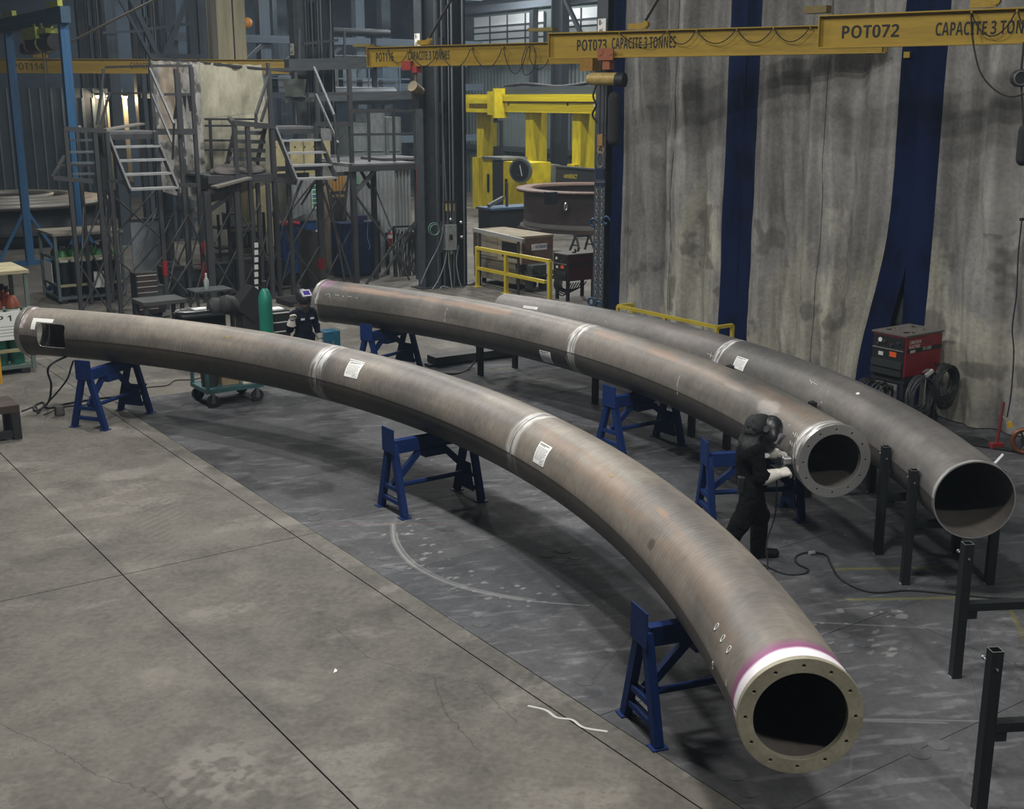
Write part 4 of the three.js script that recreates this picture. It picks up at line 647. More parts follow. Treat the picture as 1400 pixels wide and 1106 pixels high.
{ // platform on the right with pipe railing
  const o = thing('work_platform', 'raised steel platform with pipe railing beside the red post', 'platform');
  const a = pz(482, 224, -29.3), b = pz(569, 222, -29.3); const y = (a.y + b.y) / 2; slab(o, 'deck', a.x, b.x, y - 0.08, y, -31.6, -29.3, G('#86888a', 0.6, 0.2)); slab(o, 'deck_edge', a.x - 0.1, b.x, y - 0.2, y - 0.04, -29.33, -29.27, SD);
  for (const v of [152, 183]) linePx(o, 'rail', 480, v + 1, -29.3, 571, v, -29.3, 0.06); for (const u of [504, 538, 567]) linePx(o, 'rail_post', u, 152, -29.3, u + 1, 221, -29.3, 0.06);
  linePx(o, 'kick_rail', 494, 216, -30.2, 551, 221, -30.2, 0.07); linePx(o, 'rail', 482, 150, -31, 545, 150, -31.5, 0.05);
  const p1 = postPx(o, 482, 224, -29.4, 0.14), p2 = postPx(o, 510, 226, -30.2, 0.12), p3 = postPx(o, 569, 226, -29.5, 0.1); 
  linePx(o, 'strut', 484, 266, -29.4, 516, 229, -29.4, 0.09, STEEL_MID); linePx(o, 'strut', 491, 229, -30, 506, 257, -30, 0.07); linePx(o, 'brace', 484, 264, -29.4, 545, 350, -29.4, 0.05); linePx(o, 'brace', 568, 303, -29.4, 530, 345, -29.4, 0.05); linePx(o, 'brace', 512, 255, -29.6, 536, 315, -29.4, 0.045); linePx(o, 'brace', 567, 308, -29.4, 525, 375, -29.4, 0.05); linePx(o, 'brace', 545, 350, -29.4, 565, 395, -29.4, 0.04); linePx(o, 'brace', 536, 338, -29.4, 494, 398, -29.4, 0.05); linePx(o, 'brace', 476, 240, -29.6, 470, 300, -29.6, 0.05);
  const rp = thing('red_post', 'slim red painted steel post against the hose covered column', 'post'); const t = pz(572, 226, -28.6); bar(rp, 'post', V(t.x + 0.03, 0, -28.6), t, 0.1, 0.1, G('#9a3b36', 0.55, 0.1));
}
// tarpaulins round the welding bay on the towers
function tarp(o, cs, nx, ny, mat, seedv, sagv = 0.06) {   // corners: top left, top right, bottom right, bottom left
  const pos = [], uv = [], idx = []; for (let j = 0; j <= ny; j++) for (let i = 0; i <= nx; i++) { const u = i / nx, v = j / ny, p = cs[0].clone().lerp(cs[1], u).lerp(cs[3].clone().lerp(cs[2], u), v); p.z += sagv * (fbm(u * 7 + seedv, v * 5, 4, seedv) - 0.5) * 3 + 0.04 * Math.sin(u * 22 + seedv) * v; p.y -= (j === 0 ? 0.03 * Math.abs(Math.sin(u * 16)) : 0); pos.push(p.x, p.y, p.z); uv.push(u, 1 - v); }
  for (let j = 0; j < ny; j++) for (let i = 0; i < nx; i++) { const a = j * (nx + 1) + i; idx.push(a, a + nx + 1, a + 1, a + 1, a + nx + 1, a + nx + 2); }
  const g = new THREE.BufferGeometry(); g.setAttribute('position', new THREE.Float32BufferAttribute(pos, 3)); g.setAttribute('uv', new THREE.Float32BufferAttribute(uv, 2)); g.setIndex(idx); g.computeVertexNormals(); return part(o, 'sheet', g, mat);
}
{
  const o = thing('tarpaulin', 'dirty white tarpaulin with burnt black holes hung on the tarp covered stair tower', 'tarp');
  const tex = canvasTex(512, 1024, (c, w, h) => {
    const id = c.createImageData(w, h); for (let j = 0; j < h; j++) for (let i = 0; i < w; i++) { const a = fbm(i / 90, j / 120, 5, 3), b = fbm(i / 14, j / 50, 3, 8), s = smooth(0.5, 0.7, fbm(i / 60, j / 60, 4, 13)); const g = 140 + 72 * (a - 0.5) + 30 * (b - 0.5) - 60 * s; const k = (j * w + i) * 4; id.data[k] = g; id.data[k + 1] = g * 0.985; id.data[k + 2] = g * 0.95; id.data[k + 3] = 255; } c.putImageData(id, 0, 0);
    c.fillStyle = '#8d7f6b'; c.globalAlpha = 0.75; c.beginPath(); c.moveTo(90, 40); c.lineTo(330, 40); c.lineTo(250, 330); c.lineTo(150, 620); c.lineTo(40, 600); c.lineTo(60, 300); c.fill(); c.globalAlpha = 1;
    c.fillStyle = '#0b0b0b'; c.beginPath(); c.moveTo(250, 260); c.lineTo(310, 250); c.lineTo(250, 420); c.lineTo(190, 440); c.fill(); c.beginPath(); c.moveTo(350, 235); c.lineTo(430, 225); c.lineTo(450, 365); c.lineTo(370, 360); c.fill(); c.beginPath(); c.moveTo(300, 230); c.lineTo(350, 240); c.lineTo(330, 380); c.fill();
  }, false);
  tarp(o, [pz(206, 82, -30.6), pz(272, 84, -30.2), pz(284, 279, -30.2), pz(222, 262, -30.6)], 24, 30, new THREE.MeshPhysicalMaterial({ map: tex, roughness: 0.85, side: THREE.DoubleSide }), 3);
  const q = thing('tarpaulin', 'cream canvas tarpaulin hung behind the low tower deck', 'tarp');
  const tex2 = canvasTex(512, 512, (c, w, h) => { const id = c.createImageData(w, h); for (let j = 0; j < h; j++) for (let i = 0; i < w; i++) { const a = fbm(i / 110, j / 110, 5, 23), b = fbm(i / 12, j / 12, 3, 28); let g = 146 + 38 * (a - 0.5) + 20 * (b - 0.5); if (Math.abs(i - 150) < 2 || Math.abs(i - 330) < 2 || Math.abs(j - 200) < 2) g -= 26; const k = (j * w + i) * 4; id.data[k] = g; id.data[k + 1] = g * 0.975; id.data[k + 2] = g * 0.85; id.data[k + 3] = 255; } c.putImageData(id, 0, 0); }, false);
  const cm = new THREE.MeshPhysicalMaterial({ map: tex2, roughness: 0.85, side: THREE.DoubleSide });
  tarp(q, [pz(272, 85, -31), pz(357, 88, -31), pz(372, 250, -31), pz(280, 280, -31)], 24, 30, cm, 9, 0.05);
  tarp(q, [pz(357, 90, -31), pz(369, 135, -31.8), pz(374, 250, -31.8), pz(361, 250, -31)], 6, 20, cm, 12, 0.04);
  bar(q, 'hanging_bar', pz(205, 79, -31), pz(398, 98, -31), 0.06, 0.06, STEEL_BLACK);
  for (const [u1, v1, u2, v2] of [[205, 80, 205, 92], [272, 80, 272, 92]]) bar(q, 'hanging_bar', pz(u1, v1, -31), pz(u2, v2, -31), 0.05, 0.05, STEEL_BLACK);
  for (const u of [212, 300, 366]) { const t = pz(u, 86, -31.05); bar(q, 'hanging_post', V(t.x, 0, -31.05), t, 0.07, 0.07, SD); }
}
{ // fume hood on an arm
  const o = thing('fume_hood', 'grey green bucket shaped fume hood on an arm above a hanging stair', 'hood'); const c = pz(403, 120, -30.4), s = 0.0195;
  part(o, 'hood', new THREE.CylinderGeometry(0.31, 0.24, 0.44, 24, 1).translate(c.x, c.y, -30.4), G('#6c726c', 0.5, 0.2)); part(o, 'rim', new THREE.TorusGeometry(0.24, 0.03, 8, 24).rotateX(Math.PI / 2).translate(c.x, c.y - 0.23, -30.4), BLACK);
  bar(o, 'arm', pz(391, 138, -30.4), pz(428, 135, -30.4), 0.1, 0.1, G('#6c726c', 0.5, 0.2)); bar(o, 'arm', pz(404, 98, -30.4), pz(404, 110, -30.4), 0.08, 0.08, SD); bar(o, 'stem', pz(404, 138, -30.4), pz(405, 170, -30.4), 0.03, 0.03, STEEL_MID);
}

// ---------------------------------------------------------------- booth behind the towers
const BZ = -32.6;
const boothM = G('#a6abaa', 0.65, 0.05), boothRib = G('#9ca2a2', 0.6, 0.1);
{
  const o = thing('site_booth', 'pale grey ribbed metal booth with a plank door under the raised platform', 'booth');
  const x0 = pz(398, 300, BZ).x, x1 = pz(541, 300, BZ).x, top = pz(520, 219, BZ).y; const xm = pz(456, 300, BZ).x, lowT = pz(430, 242, BZ).y; slab(o, 'wall', xm, x1, 0, top, BZ - 4, BZ, boothM); slab(o, 'low_wall', x0, xm, 0, lowT, BZ - 4, BZ, boothM); slab(o, 'roof', xm - 0.05, x1 + 0.9, top, top + 0.06, BZ - 4, BZ + 0.05, G('#84878a', 0.7));
  const ribs = []; for (let x = x0 + 0.1; x < x1; x += 0.14) ribs.push(box(0.03, x < xm ? lowT : top, 0.02, x, (x < xm ? lowT : top) / 2, BZ + 0.01)); part(o, 'wall_ribs', ribs, boothRib).userData.kind = 'stuff';
  slab(o, 'side_wall', x1, x1 + 0.75, 0, top, BZ - 4, BZ - 0.35, boothRib); for (let k = 0; k < 6; k++) slab(o, 'panel_rib', x1 + 0.06 + k * 0.12, x1 + 0.1 + k * 0.12, 0, top, BZ - 0.35, BZ - 0.3, boothM);
  const d0 = pz(451, 300, BZ).x, d1 = pz(473, 300, BZ).x, dt = pz(460, 240, BZ).y, dm = pz(460, 262, BZ).y; slab(o, 'door', d0, d1, 0.02, dm, BZ, BZ + 0.05, G('#35302d', 0.6)); for (let k = 0; k < 5; k++) slab(o, 'door_plank', d0 + (d1 - d0) * k / 5 + 0.01, d0 + (d1 - d0) * (k + 1) / 5 - 0.01, dm + 0.02, dt, BZ, BZ + 0.05, G('#b58a47', 0.6), 'ochre plank'); slab(o, 'door_frame', d0 - 0.2, d0, 0.02, dt, BZ, BZ + 0.09, G('#8f8370', 0.7), 'beige frame'); slab(o, 'door_sign', d0 + 0.08, d1 - 0.06, dm - 0.16, dm - 0.08, BZ + 0.05, BZ + 0.06, G('#8a7a5a', 0.7));
  // notice on the wall: green headed sheets
  const nt = canvasTex(128, 256, (c, w, h) => { c.fillStyle = '#dfe6de'; c.fillRect(0, 0, w, h); c.fillStyle = '#8f2f2f'; c.fillRect(8, 6, 112, 18); for (let k = 0; k < 5; k++) { c.fillStyle = ['#2d7a55', '#3d8f63', '#2f6f86'][k % 3]; c.fillRect(10, 34 + k * 42, 70, 34); c.fillStyle = '#444'; for (let q = 0; q < 4; q++) c.fillRect(86, 38 + k * 42 + q * 8, 32, 4); } }, false);
  const n0 = pz(425, 249, BZ), n1 = pz(437, 285, BZ), nn = thing('safety_notice', 'tall green and white safety notice on the booth wall', 'notice'); part(nn, 'sheet', box(n1.x - n0.x, n0.y - n1.y, 0.01, (n0.x + n1.x) / 2, (n0.y + n1.y) / 2, BZ + 0.03), new THREE.MeshPhysicalMaterial({ map: nt, roughness: 0.6 }));
  const m0 = pz(484, 240, BZ), m1 = pz(489, 252, BZ), mm = thing('safety_notice', 'small green notice on the booth wall under the platform', 'notice'); part(mm, 'sheet', box(m1.x - m0.x + 0.04, m0.y - m1.y, 0.01, (m0.x + m1.x) / 2, (m0.y + m1.y) / 2, BZ + 0.03), M('#5d9a7c', 0.6));
  // cream cabinet standing on the booth roof line
  const cc = thing('panel_cabinet', 'cream bolted panel cabinet standing above the booth wall', 'cabinet'), a = pz(340, 195, -33.5), b = pz(453, 241, -33.5); slab(cc, 'body', pz(398, 240, -33.5).x, b.x, b.y, a.y, -34.5, -33.5, G('#c3b88c', 0.6)); slab(cc, 'side_panel', a.x, pz(398, 240, -33.5).x - 0.02, 0, a.y, -34.5, -33.5, G('#c3b88c', 0.6)); for (const u of [372, 415]) { const q = pz(u, 210, -33.5); slab(cc, 'panel_line', q.x - 0.015, q.x + 0.015, b.y, a.y, -33.5, -33.48, M('#6d6650', 0.8)); }
  for (let i = 0; i < 8; i++) part(cc, 'bolt', cyl(0.025, 0.03, 0, 0, 0, 8).rotateX(Math.PI / 2).translate(a.x + 0.2 + i * (b.x - a.x) / 8.4, a.y - 0.15, -33.49), M('#3d382a', 0.6)); slab(cc, 'head', pz(436, 180, -33.5).x, pz(453, 180, -33.5).x, a.y, pz(440, 176, -33.5).y, -34.3, -33.5, GREY_BOX);
}
{ // things in front of the booth
  const c0 = pz(470, 384, -30.9), c1 = pz(521, 384, -30.9), ct = pz(500, 304, -30.9).y; const o = thing('tool_cabinet', 'tall dark blue steel cabinet with a cable hanging down its door', 'cabinet');
  slab(o, 'body', c0.x, c1.x, 0.05, ct, -31.6, -30.9, G('#27406e', 0.5, 0.1)); const mid = (c0.x + c1.x) / 2 - 0.1; slab(o, 'door', c0.x + 0.02, mid - 0.01, 0.1, ct - 0.04, -30.9, -30.875, G('#2a4574', 0.5, 0.1)); slab(o, 'door', mid + 0.01, c1.x - 0.02, 0.1, ct - 0.04, -30.9, -30.875, G('#253d68', 0.5, 0.1)); part(o, 'handle', box(0.03, 0.12, 0.03, mid - 0.06, ct * 0.5, -30.86), SILVER); slab(o, 'plinth', c0.x + 0.03, c1.x - 0.03, 0, 0.05, -31.55, -30.95, BLACK); part(o, 'hanging_cable', tubeG([V(mid + 0.3, ct, -30.86), V(mid + 0.28, ct * 0.7, -30.86), V(mid + 0.35, ct * 0.55, -30.86), V(mid + 0.3, ct * 0.5, -30.86)], 0.008, 20, 5), M('#6fa5b4', 0.6));
  const bx = thing('tool_bag', 'purple grey tool bag on top of the tall blue cabinet', 'bag'); const bb = pz(492, 298, -31.2); part(bx, 'bag', rbox(0.35, 0.2, 0.3, 0.05, bb.x, ct + 0.1, -31.2), M('#3d3a5c', 0.8)); part(bx, 'rod', rodG(V(bb.x, ct + 0.03, -30.98), V(bb.x + 0.35, ct + 0.02, -30.95), 0.012, 6), SILVER);
  const fe = thing('fire_extinguisher', 'red fire extinguisher with white collar at the booth corner', 'extinguisher'), f = pz(533, 328, -30.6); part(fe, 'cylinder', [cyl(0.075, 0.34, f.x, f.y - 0.02, -30.6, 16), new THREE.SphereGeometry(0.075, 16, 8).translate(f.x, f.y + 0.15, -30.6)], M('#a11a22', 0.35)); part(fe, 'collar', cyl(0.077, 0.1, f.x, f.y + 0.1, -30.6, 16), M('#d5d2cc', 0.6)); part(fe, 'valve', [box(0.06, 0.06, 0.04, f.x, f.y + 0.25, -30.6), box(0.12, 0.02, 0.03, f.x + 0.03, f.y + 0.29, -30.6)], SILVER); part(fe, 'bracket', box(0.1, 0.3, 0.04, f.x, f.y, -30.7), STEEL_BLACK); slab(fe, 'mount_post', f.x - 0.04, f.x + 0.04, 0, f.y + 0.2, -30.8, -30.72, STEEL_BLACK);
  // hanks of welding cable on a hook rack
  const hk = thing('cable_hank', 'thick hank of black welding cables hanging beside the red post', 'cables'); for (let k = 0; k < 16; k++) { const u = 541 + k * 1.6, a = pz(u, 312 + 8 * Math.abs(Math.sin(k * 2)), -30.2), b = pz(u + 4 + 6 * Math.sin(k * 1.7), 390 + 8 * Math.sin(k), -30.2), c = pz(u + 14, 316 + k % 5, -30.1); part(hk, 'cable_loop', tubeG([a, a.clone().lerp(b, 0.5).add(V(-0.1, 0, 0.05 * Math.sin(k))), b, b.clone().lerp(c, 0.5).add(V(0.1, 0, 0)), c], 0.018, 24, 5), G('#3b3b3d', 0.6)); } { const a = pz(538, 310, -30.3), b = pz(567, 309, -30.3); bar(hk, 'hook_bar', a, b, 0.05, 0.05, STEEL_BLACK); for (const q of [a, b]) bar(hk, 'rack_leg', V(q.x, 0, -30.3), q, 0.05, 0.05, STEEL_BLACK); }
  // work bench with blue bin, boxes, dark screen
  const bin = thing('blue_bin', 'tall blue bin with red lid beside the sloping screen', 'bin'), b0 = pz(386, 288, -30.6), b1 = pz(404, 350, -30.6); part(bin, 'body', rbox(0.5, 1.35, 0.5, 0.06, (b0.x + b1.x) / 2, 0.95, -30.7), G('#2b4f8e', 0.5)); part(bin, 'lid', rbox(0.54, 0.08, 0.54, 0.03, (b0.x + b1.x) / 2, 1.66, -30.7), M('#b02a34', 0.5)); part(bin, 'base', box(0.48, 0.275, 0.48, (b0.x + b1.x) / 2, 0.1375, -30.7), BLACK);
  const sc = thing('welding_screen', 'dark sloping welding screen between the red lidded bin and tall blue cabinet', 'screen'), sg = new THREE.Shape(), q0 = pz(408, 312, -29.6), q1 = pz(441, 320, -29.6); sg.moveTo(q0.x, 0.02); sg.lineTo(q0.x + 0.1, 0.02); sg.lineTo(q1.x, 0.02); sg.lineTo(q1.x, q1.y); sg.lineTo(q0.x, q0.y); sg.closePath(); part(sc, 'panel', new THREE.ExtrudeGeometry(sg, { depth: 0.03, bevelEnabled: false }).translate(0, 0, -29.6), G('#33322e', 0.7)); bar(sc, 'frame', V(q0.x, 0, -29.58), V(q0.x, q0.y, -29.58), 0.05, 0.05, SD); bar(sc, 'frame', V(q1.x, 0, -29.58), V(q1.x, q1.y, -29.58), 0.05, 0.05, SD); bar(sc, 'frame', q0, q1, 0.05, 0.05, SD);
  const bt = thing('work_bench', 'cluttered steel work bench behind the sloping screen', 'bench'), w0 = pz(408, 305, -31.3).x, w1 = pz(437, 305, -31.3).x; slab(bt, 'top', w0 - 0.6, w1 + 0.1, 0.86, 0.92, -31.9, -31.1, STEEL_MID); for (const x of [w0 - 0.5, w1]) for (const z of [-31.8, -31.2]) slab(bt, 'leg', x - 0.03, x + 0.03, 0, 0.86, z - 0.03, z + 0.03, SD); slab(bt, 'shelf', w0 - 0.5, w1, 0.3, 0.34, -31.8, -31.2, SD);
  const tb = thing('storage_tote', 'blue plastic tote with a black roof shaped lid on the work bench', 'tote'); slab(tb, 'tote', w0 + 0.05, w1 - 0.1, 1.35, 1.62, -31.8, -31.3, G('#2c5790', 0.5)); slab(tb, 'stand', w0 + 0.1, w1 - 0.15, 0.92, 1.35, -31.8, -31.45, G('#c6c9c6', 0.6)); part(tb, 'lid', new THREE.CylinderGeometry(0.02, 0.4, 0.16, 4).rotateY(Math.PI / 4).translate((w0 + w1) / 2, 1.7, -31.55), BLACK);
  const pb = thing('control_box', 'white control box with red labels on the work bench', 'box'); slab(pb, 'case', w1 - 0.14, w1 + 0.08, 0.92, 1.35, -31.5, -31.3, M('#c9cbc8', 0.6)); slab(pb, 'label', w1 - 0.1, w1 + 0.04, 1.22, 1.3, -31.3, -31.29, M('#b03436', 0.6)); part(pb, 'knob', cyl(0.03, 0.03, 0, 0, 0, 12).rotateX(Math.PI / 2).translate(w1 - 0.03, 1.1, -31.29), BLACK);
}
{ // dark shelving and machines low between the tower legs
  const sh = thing('storage_rack', 'dark steel shelving with crates between the tower legs', 'rack'); const a = pz(300, 330, -31.6), b = pz(362, 330, -31.6); for (const y of [0.4, 0.95, 1.5]) slab(sh, 'shelf', a.x, b.x, y, y + 0.04, -32.3, -31.6, SD); for (const x of [a.x, b.x]) for (const z of [-32.3, -31.6]) slab(sh, 'upright', x - 0.03, x + 0.03, 0, 1.9, z - 0.03, z + 0.03, SD);
  [['#7a7d7c', 'grey machine case on the lowest shelf', 0.44, 0.0], ['#8f8a78', 'beige box on the middle shelf', 0.99, 0.45], ['#3f5a58', 'dull green box on the middle shelf', 0.99, 0.85], ['#9a9c9b', 'pale box on the top shelf of the rack', 1.54, 0.25]].forEach(([c, l, y, dx], i) => { const o = thing('crate', l + ' between the tower legs', 'crate'); part(o, 'case', rbox(0.36, 0.34, 0.4, 0.02, a.x + 0.25 + dx, y + 0.17, -31.95), G(c, 0.6)); part(o, 'lid', rbox(0.38, 0.03, 0.42, 0.01, a.x + 0.25 + dx, y + 0.345, -31.95), G('#4d4f50', 0.6)); });
  const pn = thing('partition', 'beige plywood partition leaning behind the towers', 'panel'); const p0 = pz(283, 240, -35.2), p1 = pz(340, 240, -35.2); slab(pn, 'sheet', p0.x, p1.x, 0, p0.y, -35.25, -35.2, G('#8f8c7e', 0.75)); for (const x of [p0.x, (p0.x + p1.x) / 2, p1.x]) slab(pn, 'batten', x - 0.05, x + 0.05, 0, p0.y, -35.2, -35.15, G('#6f6c60', 0.75));
  const gp = thing('partition', 'pale grey low partition behind the red taped tower legs', 'panel'); const g0 = pz(178, 302, -33), g1 = pz(236, 302, -33); slab(gp, 'sheet', g0.x, g1.x, 0, g0.y, -33.05, -33, G('#8b9095', 0.7)); slab(gp, 'cap', g0.x, g1.x, g0.y, g0.y + 0.05, -33.08, -32.97, STEEL_DARK);
  // stack of dark drawers with pale edges
  const dr = thing('parts_cabinet', 'small dark drawer cabinet with pale drawer edges beside the red taped tower leg', 'cabinet'); const d0 = pz(188, 392, -27.6); slab(dr, 'body', d0.x, d0.x + 0.5, 0, 1.05, -28.1, -27.7, STEEL_BLACK); for (let k = 0; k < 7; k++) slab(dr, 'drawer', d0.x + 0.02, d0.x + 0.48, 0.1 + k * 0.13, 0.2 + k * 0.13, -27.7, -27.67, G('#4b3f3d', 0.5)); for (let k = 0; k < 7; k++) slab(dr, 'drawer_edge', d0.x + 0.02, d0.x + 0.48, 0.205 + k * 0.13, 0.22 + k * 0.13, -27.7, -27.66, M('#a8a39c', 0.6));
  const tb = thing('steel_table', 'low dark steel table between the drawer cabinet and folding table', 'table'); const t0 = pz(192, 420, -26.6), t1 = pz(252, 420, -26.6); slab(tb, 'top', t0.x, t1.x, 0.5, 0.58, -27.2, -26.4, G('#595d5c', 0.6, 0.2)); for (const x of [t0.x + 0.08, t1.x - 0.08]) for (const z of [-27.1, -26.5]) slab(tb, 'leg', x - 0.04, x + 0.04, 0, 0.5, z - 0.04, z + 0.04, SD);
}

// dark power sources and pallets on the floor under the towers
{
  const list = [[206, -27.9, 0.5, 0.75, 'charcoal welding power source beside the red taped tower leg'], [236, -29.7, 0.55, 0.9, 'tall charcoal power source between the tower legs'], [268, -30.3, 0.6, 0.7, 'charcoal power source under the dirty white tarp'], [303, -30.2, 0.55, 0.8, 'charcoal power source under the low tower deck'], [338, -29.6, 0.5, 0.95, 'tall charcoal power source beside the hazard striped post'], [372, -30.3, 0.6, 0.8, 'charcoal power source behind the hanging stair']];
  for (const [u, Z, w, h, l] of list) { const x = pz(u, 400, Z).x, o = thing('power_source', l, 'power source'); part(o, 'case', rbox(w, h - 0.1, 0.45, 0.02, x, 0.1 + (h - 0.1) / 2, Z), M('#26282a', 0.6)); part(o, 'panel', box(w * 0.8, h * 0.3, 0.01, x, h * 0.72, Z + 0.23), M('#3a3d40', 0.5)); part(o, 'handle', [box(w * 0.7, 0.03, 0.03, x, h + 0.1, Z + 0.1), box(0.03, 0.12, 0.03, x - w * 0.33, h + 0.05, Z + 0.1), box(0.03, 0.12, 0.03, x + w * 0.33, h + 0.05, Z + 0.1)], STEEL_MID); for (const s of [-1, 1]) part(o, 'wheel', cyl(0.08, 0.05, 0, 0, 0, 14).rotateZ(Math.PI / 2).translate(x + s * w * 0.4, 0.08, Z), RUBBER); part(o, 'lead', tubeG([V(x - w * 0.3, h * 0.4, Z + 0.24), V(x - w * 0.35, 0.1, Z + 0.34), V(x, 0.03, Z + 0.42), V(x + w * 0.6, 0.03, Z + 0.36)], 0.02, 24, 5), RUBBER); }
  [[150, -27.2, 'dark slatted pallet of scrap before the cylinder rack'], [340, -27.0, 'dark slatted pallet beside the folding table'], [412, -27.6, 'dark slatted pallet before the sloping screen']].forEach(([u, Z, l]) => { const x = pz(u, 420, Z).x, o = thing('pallet', l, 'pallet'); for (let k = 0; k < 6; k++) slab(o, 'board', x - 0.5, x + 0.5, 0.1, 0.13, Z - 0.4 + k * 0.15, Z - 0.3 + k * 0.15, STEEL_BLACK); for (const dx of [-0.45, 0, 0.45]) slab(o, 'bearer', x + dx - 0.04, x + dx + 0.04, 0, 0.1, Z - 0.4, Z + 0.45, BLACK); });
}

// ---------------------------------------------------------------- blue gantry with wire rope hoist
{
  const o = thing('blue_gantry', 'pale blue portal gantry with braced legs', 'gantry'), X = 9.05, bm = G('#2a6391', 0.55, 0.1), bb = G('#34566f', 0.6, 0.1);
  const top = px(88, 20, X).y; bar(o, 'leg', V(X, 0, -33), V(X, top - 0.1, -33), 0.22, 0.22, bm); bar(o, 'leg', V(X, 0, -38.8), V(X, top - 0.1, -38.8), 0.22, 0.22, bm);
  bar(o, 'top_beam', V(X, top, -32.7), V(X, top, -44), 0.24, 0.4, bb);
  for (const z of [-33, -38.8]) for (const s of [-1, 1]) { bar(o, 'leg_brace', V(X, 1.7, z), V(X + s * 0.95, 0.05, z), 0.09, 0.09, bm); } for (const z of [-33, -38.8]) bar(o, 'foot_beam', V(X - 1.05, 0.07, z), V(X + 1.05, 0.07, z), 0.14, 0.14, bm);
  part(o, 'cap_bar', box(0.12, 0.14, 1.1, X - 0.1, top + 0.27, -33.3), G('#b9bf4a', 0.5), 'yellow green bar'); part(o, 'cap_bar', box(0.12, 0.14, 1.1, X - 0.1, top + 0.27, -38), G('#b9bf4a', 0.5), 'yellow green bar');
  const h = thing('wire_hoist', 'black and yellow wire rope hoist under the blue gantry beam', 'hoist'), zc = -35.0, y = top - 0.62;
  part(h, 'drum', cyl(0.21, 1.1, 0, 0, 0, 20).rotateX(Math.PI / 2).translate(X, y, zc + 0.6), M('#1f1f21', 0.5)); part(h, 'drum', cyl(0.19, 1.3, 0, 0, 0, 20).rotateX(Math.PI / 2).translate(X - 0.02, y - 0.02, zc - 0.65), M('#1c1c1d', 0.55)); part(h, 'end_ring', new THREE.TorusGeometry(0.22, 0.03, 8, 24).translate(X, y, zc + 0.02), G('#a8a548', 0.5)); part(h, 'end_ring', new THREE.TorusGeometry(0.22, 0.025, 8, 24).translate(X, y, zc - 1.2), M('#8a3a38', 0.5));
  part(h, 'frame', [box(0.4, 0.12, 0.9, X, y + 0.28, zc + 0.6), box(0.36, 0.12, 1.3, X, y + 0.24, zc - 0.7), box(0.1, 0.3, 1.4, X - 0.2, y + 0.26, zc - 0.5)], G('#b3bd45', 0.5), 'yellow green frame'); for (const q of [0.4, -0.3]) part(h, 'trolley', box(0.3, 0.2, 0.18, X, top - 0.22, zc + q), G('#9aa34a', 0.5)); part(h, 'cowl', rbox(0.45, 0.3, 0.6, 0.1, X, y - 0.1, zc - 1.5), M('#2a2a2a', 0.5));
  rod(h, 'rope', V(X, y, zc - 0.2), V(X, y - 2.3, zc - 0.2), 0.015, STEEL_DARK); rod(h, 'rope', V(X, y, zc + 0.1), V(X, y - 0.9, zc + 0.1), 0.012, STEEL_DARK);
}
// ---------------------------------------------------------------- big ring on a turntable, far left
{
  const yt = 1.55, c = gy(10, 268, yt), o = thing('ring_flange', 'very large pale machined ring lying on a dark turntable', 'ring');
  const lathe = (pts, m, n) => part(o, n, new THREE.LatheGeometry(pts.map(p => new THREE.Vector2(p[0], p[1])), 90).translate(c.x, yt, c.z), m); const RM = G('#a8a49c', 0.5, 0.3);
  lathe([[2.0, -0.05], [2.0, 0.06], [2.35, 0.06], [2.35, 0.0], [2.9, 0.0], [2.9, -0.06], [3.15, -0.06], [3.4, -0.08], [3.4, -0.26], [2.0, -0.26], [2.0, -0.05]], RM, 'ring'); lathe([[1.35, 0], [1.35, 0.1], [1.55, 0.1], [1.55, 0]], RM, 'inner_ring');
  const t = thing('turntable', 'dark round turntable under the pale ring', 'turntable'); const lt = (pts, n) => part(t, n, new THREE.LatheGeometry(pts.map(p => new THREE.Vector2(p[0], p[1])), 60).translate(c.x, 0, c.z), STEEL_BLACK); lt([[0, yt - 0.26], [2.95, yt - 0.26], [2.95, 0.5], [3.1, 0.5], [3.1, 0], [0, 0]], 'drum'); lt([[3.1, 0.42], [3.3, 0.42], [3.3, 0.5], [3.1, 0.5]], 'rail');
}
// ---------------------------------------------------------------- cylinder racks
function cylinderG(r, h) { return new THREE.LatheGeometry([[0, 0], [r, 0], [r, h * 0.78], [r * 0.92, h * 0.83], [r * 0.6, h * 0.89], [r * 0.28, h * 0.92], [r * 0.28, h * 0.96], [r * 0.32, h * 0.965], [r * 0.32, h], [0, h]].map(p => new THREE.Vector2(...p)), 18); }
function gasCylinder(x, y, z, r, h, body, shoulder, label, group, band) {
  const o = thing('gas_cylinder', label, 'gas cylinder', group, V(x, y, z)); const pr = [[0, 0], [r, 0], [r, h * 0.74]], sh = [[r, h * 0.74], [r * 0.94, h * 0.8], [r * 0.62, h * 0.87], [r * 0.3, h * 0.9], [0, h * 0.9]];
  part(o, 'body', new THREE.LatheGeometry(pr.map(p => new THREE.Vector2(...p)), 18), body); part(o, 'shoulder', new THREE.LatheGeometry(sh.map(p => new THREE.Vector2(...p)), 18), shoulder); part(o, 'valve', [cyl(r * 0.3, h * 0.06, 0, h * 0.92, 0, 10), cyl(r * 0.36, h * 0.03, 0, h * 0.965, 0, 10)], STEEL_BLACK);
  if (band) part(o, 'label_band', cyl(r * 1.01, h * 0.05, 0, h * 0.7, 0, 18), band, 'white label band');
  return o;
}
